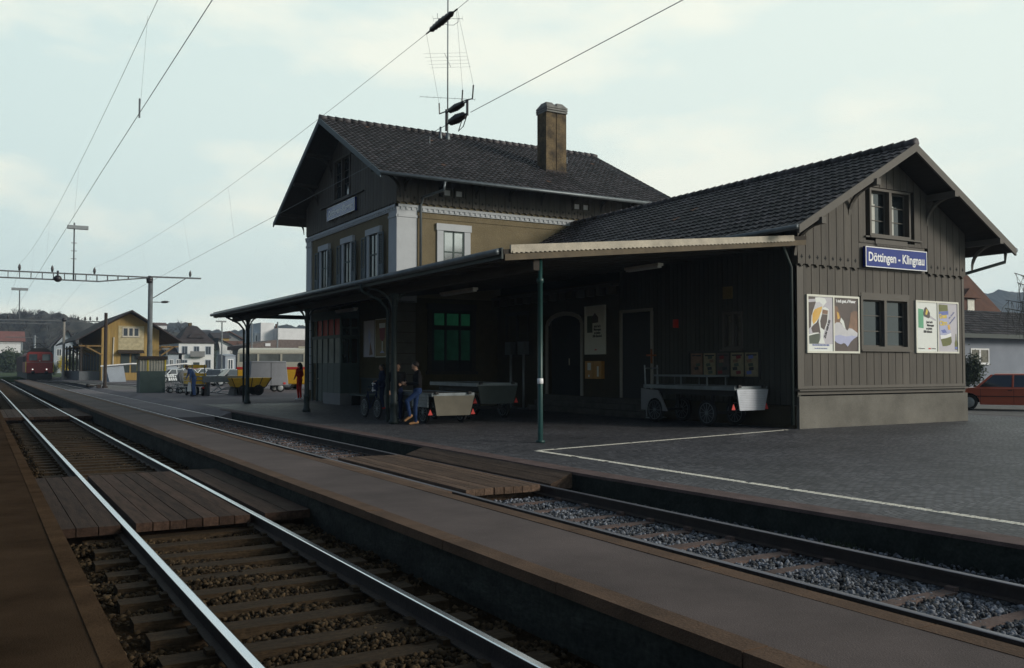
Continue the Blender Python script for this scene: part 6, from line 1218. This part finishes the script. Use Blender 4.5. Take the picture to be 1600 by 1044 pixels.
for sgn, xe in ((1, sx0), (-1, sx1)):
    MB().prism([(xe, Y - 1.6, ez), (px_, Y - 1.6, gz), (px_, Y - 1.6, gz + .16), (xe, Y - 1.6, ez + .16)], (0, 30, 0)).build('roof', M['tile_far'], t)
q = MB()
for y in (Y - 1.3, Y + 6, Y + 13, Y + 20):
    for xe, xw in ((sx0 + .4, gx0), (sx1 - .4, gx1)): q.beam((xw, y, 2.9), (xe + (xw - xe) * .25, y, 3.95), .16, .16); q.beam((xe, y, 3.95), (xw, y, 3.95), .16, .16)
q.build('strut', mat('brown strut', (.20, .12, .04), .8), t)
q = MB(); q.box(10.2, gx0 - .01, Y + 1.5, Y + 27, 0, 1.05); q.build('loading_dock', M['steel_grey'], t)
q = MB()
for y in frange(Y + 2, Y + 26, 3.2): q.box(gx0 - .06, gx0 - .01, y, y + 2.2, 1.1, 3.4)
q.build('sliding_door', M['green_dark'], t); q = MB()
for y in frange(Y + 1.5, Y + 27, 5): q.box(10.3, 10.5, y, y + .2, 1.05, 4.3)
q.build('dock_post', M['bark'], t)
def shelter(px0, px1, py, Y, label, rise):
    a, b_ = AY(px0, py, Y), AY(px1, py - rise, Y); t = thing('bicycle_shelter', label, 'shelter', ((a.x + b_.x) / 2, Y, 0))
    MB().hexa([(a.x, Y, a.z), (b_.x, Y, b_.z), (b_.x + 1, Y + 3, b_.z), (a.x + 1, Y + 3, a.z), (a.x, Y, a.z + .12), (b_.x, Y, b_.z + .12), (b_.x + 1, Y + 3, b_.z + .12), (a.x + 1, Y + 3, a.z + .12)]).build('roof', M['house_white'], t)
    m_ = (a.x + b_.x) / 2; MB().prism([(m_ - .6, Y + .3, 0), (b_.x - .5, Y + .3, 0), (b_.x - .8, Y + .3, b_.z - .05), (m_ - 1.0, Y + .3, (a.z + b_.z) / 2 - .06)], (0, 2.4, 0)).build('side_wall', M['house_blue'], t)
    for x in (a.x + .2,): MB().box(x, x + .12, Y + .1, Y + .22, 0, a.z).build('post', M['galv'], t)
shelter(157, 206, 573, 104, 'low shelter with sloping pale roof in front of the yellow goods shed', 4)
shelter(257, 290, 572, 96, 'low shelter with sloping pale roof just right of the platform booth', 3)
def house(label, px0, px1, py_eave, py_base, py_ridge, Y, wall, roofm, depth=9, kind='hip', inset=.32, rows=2, cols=3, over=.5, win=True, chim=None, ridge_px=None, cat='house', door=None, name='house', group='houses beyond the station'):
    p0, p1 = AY(px0, 570, Y), AY(px1, 570, Y); ze = AY(px0, py_eave, Y).z; zr = AY(px0, py_ridge, Y).z; x0, x1 = p0.x, p1.x; zb = min(AY(px0, py_base, Y).z, 0) - .3
    t = thing(name, label, cat, ((x0 + x1) / 2, Y + depth / 2, 0), group=group); MB().box(x0, x1, Y, Y + depth, zb, ze).build('wall', wall, t)
    o = over; w_ = x1 - x0
    if kind == 'hip':
        i = w_ * inset; d = depth * .42; vs = [(x0 - o, Y - o, ze), (x1 + o, Y - o, ze), (x1 + o, Y + depth + o, ze), (x0 - o, Y + depth + o, ze), (x0 + i, Y + d, zr), (x1 - i, Y + d, zr), (x1 - i, Y + depth - d, zr), (x0 + i, Y + depth - d, zr)]
        r = MB().hexa(vs)
    elif kind == 'gable':   # gable towards the camera
        c = AY(ridge_px, 570, Y).x if ridge_px else (x0 + x1) / 2; r = MB().prism([(x0 - o, Y - o, ze - .1), (c, Y - o, zr), (x1 + o, Y - o, ze - .1), (x1 + o, Y - o, ze - .35), (c, Y - o, zr - .3), (x0 - o, Y - o, ze - .35)], (0, depth + 2 * o, 0)); MB().prism([(x0, Y + .01, ze - .01), (x1, Y + .01, ze - .01), (c, Y + .01, zr - .32)], (0, depth - .02, 0)).build('gable', wall, t)
    else:                   # ridge across the view
        r = MB().prism([(x0 - o, Y - o, ze), (x0 - o, Y + depth / 2, zr), (x0 - o, Y + depth + o, ze)], (w_ + 2 * o, 0, 0))
    ro = r.build('roof', roofm, t)
    if chim: c = AY(chim[0], 560, Y).x; MB().box(c - .3, c + .3, Y + depth * .45, Y + depth * .55, zr - 1, AY(chim[0], chim[1], Y).z).build('chimney', M['brick'], ro)
    W_ = WallMap('y', Y); hgt = ze - 0.8
    if win:
        for r_ in range(rows):
            for c in range(cols):
                a = x0 + w_ * (c + .5) / cols; z = 1.0 + hgt * (r_ + .12) / rows; hh = min(1.5, hgt / rows * .55); ww = min(.55, w_ / cols * .2)
                if door is not None and r_ == 0 and c == door: q = MB(); W_.box(q, a - .6, a + .6, 0, .04, 0, 2.4); q.build('door', M['green_dark'], t); continue
                q = MB(); W_.box(q, a - ww - .1, a + ww + .1, .0, .05, z - .1, z + hh + .1); f = q.build('window', M['sign_white'] if wall is not M['house_white'] else M['house_blue'], t)
                q = MB(); W_.box(q, a - ww, a - .04, .051, .06, z, z + hh); W_.box(q, a + .04, a + ww, .051, .06, z, z + hh); q.build('pane', M['far_glass'], f)
    return t, x0, x1, ze, zr
t, x0, x1, ze, zr = house('white two storey villa with steep dark hipped roof, chimney and small balcony', 279, 334, 536, 571, 508, 190, M['house_white'], M['tile_far'], 10, 'hip', .36, 2, 3, .35, chim=(304, 503), door=1)
q = MB(); c = (x0 + x1) / 2; q.box(c - 1.4, c + 1.4, 188.9, 189.95, 3.5, 3.7); q.box(c - 1.4, c + 1.4, 188.9, 188.96, 3.7, 4.6); q.build('balcony', M['house_grey'], t)
q = MB(); q.prism([(c - 1.6, 190.6, ze + 1.1), (c - .8, 190.6, ze + 1.9), (c + .8, 190.6, ze + 1.9), (c + 1.6, 190.6, ze + 1.1)], (0, 3, 0)); q.build('dormer', M['tile_far'], t)
house('long pink tiled building at the far left edge below the wooded hill', -22, 34, 533, 548, 516, 290, M['house_white'], mat('pink tiles', (.22, .10, .085), .9, var=.2, scale=.4), 12, 'ridge', rows=1, cols=8, over=.8)
house('white house with dark pointed roof between the distant mast and the goods shed', 84, 116, 541, 575, 515, 230, M['house_blue'], M['tile_far'], 9, 'gable', rows=2, cols=2, over=1.0, ridge_px=105)
house('ochre fronted house with brown roof right behind the white villa', 336, 358, 528, 571, 519, 240, M['yellow'], M['tile_far'], 9, 'ridge', rows=2, cols=2)
house('white gabled house right of the villa with a long sloping brown roof', 343, 372, 545, 571, 528, 215, M['house_white'], M['tile_far'], 9, 'gable', rows=1, cols=2, ridge_px=340, over=.6)
house('brown roofed house with tall pointed dark gable behind the left canopy post', 345, 375, 529, 560, 517, 300, M['house_grey'], M['tile_red'], 10, 'gable', rows=1, cols=2, ridge_px=357, over=1)
house('red brown roofed house behind the white gabled house', 358, 382, 545, 571, 532, 235, M['house_white'], M['tile_red'], 8, 'ridge', rows=1, cols=2)
house('house with orange roof patch peeping over the goods shed', 236, 260, 508, 540, 503, 420, M['house_white'], M['tile_red'], 12, 'ridge', rows=1, cols=3)
house('small blue grey hut between the villa and the bus', 352, 368, 556, 590, 553, 110, M['house_blue'], M['house_blue'], 4, 'ridge', rows=1, cols=1, over=.1, cat='hut', name='hut')
house('low grey house between the goods shed and the villa', 262, 284, 553, 575, 541, 190, M['house_blue'], M['tile_far'], 8, 'ridge', rows=1, cols=2)
for i, (a, b, c, d, Y) in enumerate(((8, 30, 512, 520, 420), (306, 330, 517, 523, 380), (318, 340, 519, 526, 330), (372, 392, 528, 536, 330), (115, 130, 541, 549, 260))):
    house(['house with pale wall high on the wooded hill at far left', 'distant house peeping over the right shoulder of the villa', 'distant brown house just right of the villa roof', 'distant house under the left end of the canopy', 'small pale house left of the goods shed roof'][i], a, b, d, d + 14, c, Y, M['house_white'], M['tile_far'], 9, 'ridge', rows=1, cols=3)
# white modern building and its brown flat-roofed wing
Y = 150; t = thing('factory_building', 'white flat roofed modern building with a stair tower and chimney behind the bus', 'building', (AY(440, 570, Y).x, Y, 0))
X = lambda px: AY(px, 570, Y).x
Z = lambda py: AY(440, py, Y).z
q = MB(); q.box(X(433), X(500), Y, Y + 14, 0, Z(513)); q.box(X(412), X(433), Y + 2, Y + 12, 0, Z(504)).box(X(405), X(412), Y + 3, Y + 10, 0, Z(520)); q.build('wall', M['house_white'], t)
MB().box(X(440), X(442), Y + 3, Y + 4, Z(514), Z(505)).build('chimney', M['tile_red'], t)
MB().box(X(407), X(408.5), Y + 2.95, Y + 3, Z(535), Z(524)).build('window', M['far_glass'], t)
Y = 128; t = thing('flat_roofed_hall', 'long low hall with a brown flat roof edge in front of the white factory', 'building', (AY(430, 570, Y).x, Y, 0))
MB().prism([(X(384), Y - 1, Z(546)), (X(500), Y - 1, Z(543)), (X(500), Y - 1, Z(531)), (X(430), Y - 1, Z(531)), (X(384), Y - 1, Z(540))], (0, 12, 0)).build('roof', mat('brown eternit', (.16, .13, .12), .9), t)
MB().box(X(388), X(500), Y, Y + 9, 0, Z(546)).build('wall', M['steel_grey'], t); MB().box(X(411), X(419), Y - 1.1, Y - 1.02, Z(541.5), Z(537)).build('sign', M['house_white'], t)
# right: grey house and tall brown roof
Y = 36; p = lambda px, py, yy: AY(px, py, yy)
t = thing('grey_house', 'pale grey low house with dark tiled roof behind the russet car', 'house', (60, 40, 0)); xa = p(1470, 520, Y).x; xb = xa + 20
MB().box(xa, xb, Y, Y + 9, 0, 3.75).build('wall', mat('grey blue render', (.23, .25, .29), .9, var=.1, scale=.7, fine=.1), t)
tile_roof(t, (xa, Y - .8, 3.7), (1, 0, 0), 20, (0, 3.0, 1.75), 3.47, .28, .34); MB().box(xa, xb, Y - .85, Y - .75, 3.45, 3.74).build('gutter', M['green_dark'], t)
W_ = WallMap('y', Y); wr = window(W_, p(1517, 560, Y).x, p(1544, 560, Y).x, 1.85, 2.75, t, oin=.02, oout=.05, fw=.06, mull=1, bars=0, mf=M['house_white'], mg=mat('curtained pane', (.12, .11, .08), .3, var=.4, scale=4)); 
Y2 = 47; t = thing('brown_roofed_house', 'tall house with steep red brown tiled roof and lit dormer, behind the grey house', 'house', (72, 50, 0)); a = p(1512, 430, Y2 + 3.4); b_ = p(1574, 491, Y2); xl = p(1420, 428, Y2).x
tile_roof(t, (xl, Y2, b_.z - 1.8), (1, 0, 0), b_.x - xl + .5, (0, 4.2, a.z - b_.z + 2.0), math.hypot(4.2, a.z - b_.z + 2.0), .3, .36, M['tile_red']) if False else None
MB().prism([(xl, Y2, b_.z - 1.0), (b_.x + 1.0, Y2, b_.z - 1.0), (a.x, Y2 + 3.4, a.z), (xl, Y2 + 3.4, a.z)], (0, .3, 0)).build('roof', M['tile_red'], t)
MB().prism([(xl, Y2 + .3, 0), (b_.x + .6, Y2 + .3, 0), (b_.x + .6, Y2 + .3, b_.z - 1.1), (xl, Y2 + .3, b_.z - 1.1)], (0, 8, 0)).build('wall', M['house_grey'], t)
c, e = p(1515, 489, Y2), p(1525, 468, Y2); MB().box(p(1505, 489, Y2).x, e.x + .25, Y2 + .2, Y2 + 3, c.z - .1, e.z + .1).build('dormer', M['tile_red'], t); MB().box(c.x, e.x, Y2 + .15, Y2 + .195, c.z, e.z).build('window', mat('bright curtain', (.62, .60, .52), .7), t)
q = MB(); q.prism([(p(1502, 462, Y2).x, Y2 - .2, e.z + .1), (e.x + .5, Y2 - .2, e.z + .1), (p(1512, 462, Y2).x, Y2 - .2, e.z + .9)], (0, 3, 0)); q.build('dormer_roof', M['tile_red'], t)
# ================================================================= hills
def hill(name, pts, Y, depth, m, foot=-1.0, lump=1.5, seed=1):
    mb = MB(); n = 220; rows = 14; vs = []; x_ = [AY(px, 560, Y).x for px, _ in pts]; z_ = [AY(px, py, Y).z for px, py in pts]
    for r in range(rows):
        f = r / (rows - 1)
        for i in range(n + 1):
            X_ = x_[0] + (x_[-1] - x_[0]) * i / n; z = float(np.interp(X_, x_, z_)); g_ = math.sin(min(1, f * 1.25) * math.pi / 2)
            zz = foot + (z - foot) * g_ + noise.noise(Vector((X_ * .05, r * .7, seed))) * lump * g_ + noise.noise(Vector((X_ * .3, r * 2.7, seed))) * lump * .5 * g_
            vs.append((X_, Y - depth * (1 - f), zz))
    fs = [(r * (n + 1) + i, r * (n + 1) + i + 1, (r + 1) * (n + 1) + i + 1, (r + 1) * (n + 1) + i) for r in range(rows - 1) for i in range(n)]
    mb.add(vs, fs, .5); mb.sm = [True] * len(mb.sm); return struct(mb, name, m)
hill('hill', [(-260, 508), (-120, 500), (0, 502), (20, 500), (60, 499), (95, 503), (118, 510), (140, 517), (165, 522), (260, 528), (330, 536)], 430, 160, M['hill'], lump=4, seed=2)
hill('hill', [(120, 528), (160, 514), (185, 515), (230, 512), (280, 520), (340, 525), (385, 522), (400, 517), (460, 518), (560, 526), (760, 536)], 800, 260, M['hill'], lump=6, seed=5)
hill('hill', [(1250, 500), (1400, 475), (1480, 465), (1545, 462), (1575, 464), (1640, 458), (1700, 462)], 560, 160, M['hill'], lump=8, seed=9)
# ================================================================= trees and plants
def bare_tree(mb, base, h, spread, levels=3, seed=0, r0=.16, kids=4, sides=4, droop=0):
    rg = random.Random(seed)
    def br(p, d, ln, r, lv):
        q_ = p + d * ln * .5 + Vector((rg.uniform(-1, 1), rg.uniform(-1, 1), 0)) * ln * .06; e = p + d * ln - Vector((0, 0, droop * ln * (levels - lv) * .2))
        mb.tube([p, q_, e], [r, r * .75, r * .45], sides, caps=False)
        if lv == 0: return
        for k in range(kids + (1 if lv == 1 else 0)):
            f = rg.uniform(.45, 1.0); s_ = p.lerp(q_, f * 2) if f < .5 else q_.lerp(e, f * 2 - 1)
            nd = (d * .75 + Vector((rg.uniform(-1, 1), rg.uniform(-1, 1), rg.uniform(-.35, .6) - droop)) * spread).normalized(); br(s_, nd, ln * rg.uniform(.5, .72), max(r * .45, .012 * r0 / .16), lv - 1)
    br(Vector(base), Vector((rg.uniform(-.08, .08), rg.uniform(-.08, .08), 1)).normalized(), h * .45, r0, levels)
def leaves(mb, c, rad, n, size, seed=0, clumps=9, shape=1.0):
    rg = random.Random(seed); cs = []
    for i in range(clumps):
        v = Vector((rg.gauss(0, 1), rg.gauss(0, 1), rg.gauss(0, 1))).normalized() * rg.uniform(.25, .8); cs.append((Vector((c[0] + v.x * rad[0], c[1] + v.y * rad[1], c[2] + v.z * rad[2])), rg.uniform(.28, .5)))
    for i in range(n):
        cc, s_ = rg.choice(cs); v = Vector((rg.gauss(0, .5), rg.gauss(0, .5), rg.gauss(0, .5))); p_ = cc + Vector((v.x * rad[0], v.y * rad[1], v.z * rad[2])) * s_ * 1.3
        a = Vector((rg.uniform(-1, 1), rg.uniform(-1, 1), rg.uniform(-1, 1))).normalized() * size * rg.uniform(.6, 1.4); b = a.orthogonal().normalized() * size * rg.uniform(.4, .8)
        mb.add([p_ - a, p_ + b, p_ + a, p_ - b], [(0, 1, 2, 3)], rg.random())
q = MB(); rg = random.Random(4)
for i in range(460):
    px = rg.uniform(-60, 215); Yh = 425 + (rg.uniform(-12, 4) if i % 3 == 0 else rg.uniform(-135, 0)); sky_y = float(np.interp(px, [-60, 0, 20, 60, 95, 118, 140, 200], [502, 502, 500, 499, 503, 510, 517, 524])); f = (Yh - 350) / 80
    x_ = AY(px, 560, Yh).x; zt_ = (AY(px, sky_y, 430).z + 1) * math.sin(min(1, (1 - (430 - Yh) / 160) * 1.25) * math.pi / 2) - 2
    bare_tree(q, (x_, Yh, zt_ - 1), rg.uniform(3.5, 7), .8, 2, i, .15, 6, 3)
tag(q.build('hill_forest', M['twig'], recalc=False), 'bare wintry wood covering the hill at the far left', 'wood', kind='stuff')
q = MB()
for i in range(170):
    px = rg.uniform(130, 560); x_ = AY(px, 560, 790).x; sky_y = float(np.interp(px, [120, 160, 185, 230, 280, 340, 385, 400, 460, 560], [528, 514, 515, 512, 520, 525, 522, 517, 518, 526]))
    bare_tree(q, (x_, 790 - rg.uniform(0, 60), AY(px, sky_y, 800).z - 4), rg.uniform(4, 8), .8, 2, 900 + i, .25, 5, 3)
tag(q.build('ridge_forest', M['twig'], recalc=False), 'distant bare wood along the ridge behind the villa and the white factory', 'wood', kind='stuff')
def tree(name, label, cat, base, build_trunk, leafs=None, lm=None, group=None):
    t = thing(name, label, cat, base, group=group); q = MB(); build_trunk(q); q.build('trunk', M['bark'], t, recalc=False)
    if leafs: q = MB(); leafs(q); q.build('crown', lm or M['leaf'], t, recalc=False)
    return t
for i, (px, py, h, Y) in enumerate(((262, 522, 9, 330), (284, 520, 9, 320), (60, 575, 8, 240), (74, 578, 7, 235), (376, 545, 9, 210), (362, 560, 6, 180))):
    b_ = AY(px, 571, Y); tree('bare_tree', ['bare tree left of the villa roof', 'bare tree touching the left slope of the villa roof', 'bare tree just above the locomotive', 'second bare tree right of the locomotive cab', 'bare tree beside the left canopy post', 'small bare tree left of the bus'][i], 'tree', (b_.x, Y, 0), lambda q, b_=b_, Y=Y, h=h, i=i: bare_tree(q, (b_.x, Y, 0 if i > 1 else 8), h, .7, 4, i, .2, 4, 3), group='bare trees beyond the station')
for i, (px, pt, pb, w_, Y, m_, lab, nm) in enumerate(((99, 556, 577, 13, 190, 'leaf_y', 'bright yellow forsythia bush in bloom beside the distant mast', 'forsythia_bush'), (113, 551, 582, 16, 175, 'leaf', 'dark green bush between the forsythia and the goods shed', 'bush'),
        (84, 560, 588, 10, 180, 'leaf', 'dark bush left of the distant mast', 'bush'), (20, 545, 588, 44, 260, 'leaf', 'dark green shrubbery at the left edge behind the wagon', 'bush'), (336, 538, 572, 7, 196, 'leaf', 'slim dark conifer at the right corner of the villa', 'conifer'),
        (55, 548, 585, 24, 240, 'leaf', 'dark green trees behind the locomotive cab', 'bush'), (1512, 552, 603, 78, 34, 'leaf', 'dark evergreen bush between the annex corner and the russet car', 'bush'))):
    c = AY(px, (pt + pb) / 2, Y); top = AY(px, pt, Y).z; wd_ = w_ / FPX * Y / math.cos(R(30)) * .55; hh = top / 2
    tree(nm, lab, 'bush' if nm != 'conifer' else 'tree', (c.x, Y, 0), lambda q, c=c, Y=Y, top=top: q.tube([(c.x, Y, 0), (c.x, Y, top * .7)], [.12, .03], 5), lambda q, c=c, Y=Y, wd_=wd_, hh=hh, i=i: leaves(q, (c.x, Y, hh), (wd_, wd_ * .8, hh), 3500, max(.05, wd_ * .07), i, 14), M[m_])
q = MB()
for k in range(26):
    a_ = AY(345 + k * 1.2, 566, 165); leaves(q, (a_.x, 165, 1.2), (.8, .8, 1.2), 90, .2, k, 4)
tag(q.build('hedge', M['leaf'], recalc=False), 'clipped dark green hedge in front of the white villa garden', 'hedge')
# weeping tree whose twigs hang into the right edge
bx_ = AY(1640, 590, 30); 
def weep(q):
    rg = random.Random(3); B = Vector((bx_.x, 30, 0)); q.tube([B, B + Vector((.1, 0, 2.5)), B + Vector((0, .2, 5.0)), B + Vector((-.2, .2, 7.0))], [.2, .16, .11, .05], 8)
    for i in range(26):
        a = rg.uniform(0, 6.28); s_ = B + Vector((0, .1, rg.uniform(3.0, 6.6))); ln = rg.uniform(1.0, 2.6); d = Vector((math.cos(a), math.sin(a), .35)); e = s_ + d * ln; q.tube([s_, s_ + d * ln * .5 + Vector((0, 0, .15)), e], [.05, .035, .02], 4, caps=False)
        for k in range(9):
            f = rg.uniform(.3, 1); p_ = s_.lerp(e, f); L2 = rg.uniform(.8, 2.4); o = Vector((rg.uniform(-.5, .5), rg.uniform(-.5, .5), 0)); q.tube([p_, p_ + o * .6 - Vector((0, 0, L2 * .35)), p_ + o - Vector((0, 0, L2))], [.014, .010, .006], 3, caps=False)
            weepts.append((p_, p_ + o - Vector((0, 0, L2))))
weepts = []
def weepl(q):
    rg = random.Random(5)
    for a, b in weepts:
        for k in range(16): 
            p_ = a.lerp(b, rg.random()) + Vector((rg.gauss(0, .05), rg.gauss(0, .05), 0)); s_ = Vector((rg.uniform(-1, 1), rg.uniform(-1, 1), rg.uniform(-1, 1))).normalized() * .035; w2 = s_.orthogonal().normalized() * .016; q.add([p_ - s_, p_ + w2, p_ + s_, p_ - w2], [(0, 1, 2, 3)])
tree('weeping_tree', 'budding weeping tree whose hanging twigs reach in at the right edge', 'tree', (bx_.x, 30, 0), weep, weepl, M['leaf'])
# low wall / verge strip between forecourt and gardens
S(MB().box(-200, 300, 150, 900, -.62, 0.06), 'meadow', M['grass'])
# ================================================================= valley haze
hz = MB().box(-420, 1420, -40, 1010, -2.0, 105)
hm = bpy.data.materials.new('valley haze'); hm.use_nodes = True; n_ = hm.node_tree.nodes; n_.clear(); ho_ = n_.new('ShaderNodeOutputMaterial'); pv = n_.new('ShaderNodeVolumePrincipled')
pv.inputs['Color'].default_value = (.62, .78, 1.0, 1); pv.inputs['Density'].default_value = 0.00038; pv.inputs['Anisotropy'].default_value = 0.2; hm.node_tree.links.new(pv.outputs[0], ho_.inputs['Volume'])
tag(hz.build('haze', hm), kind='stuff')
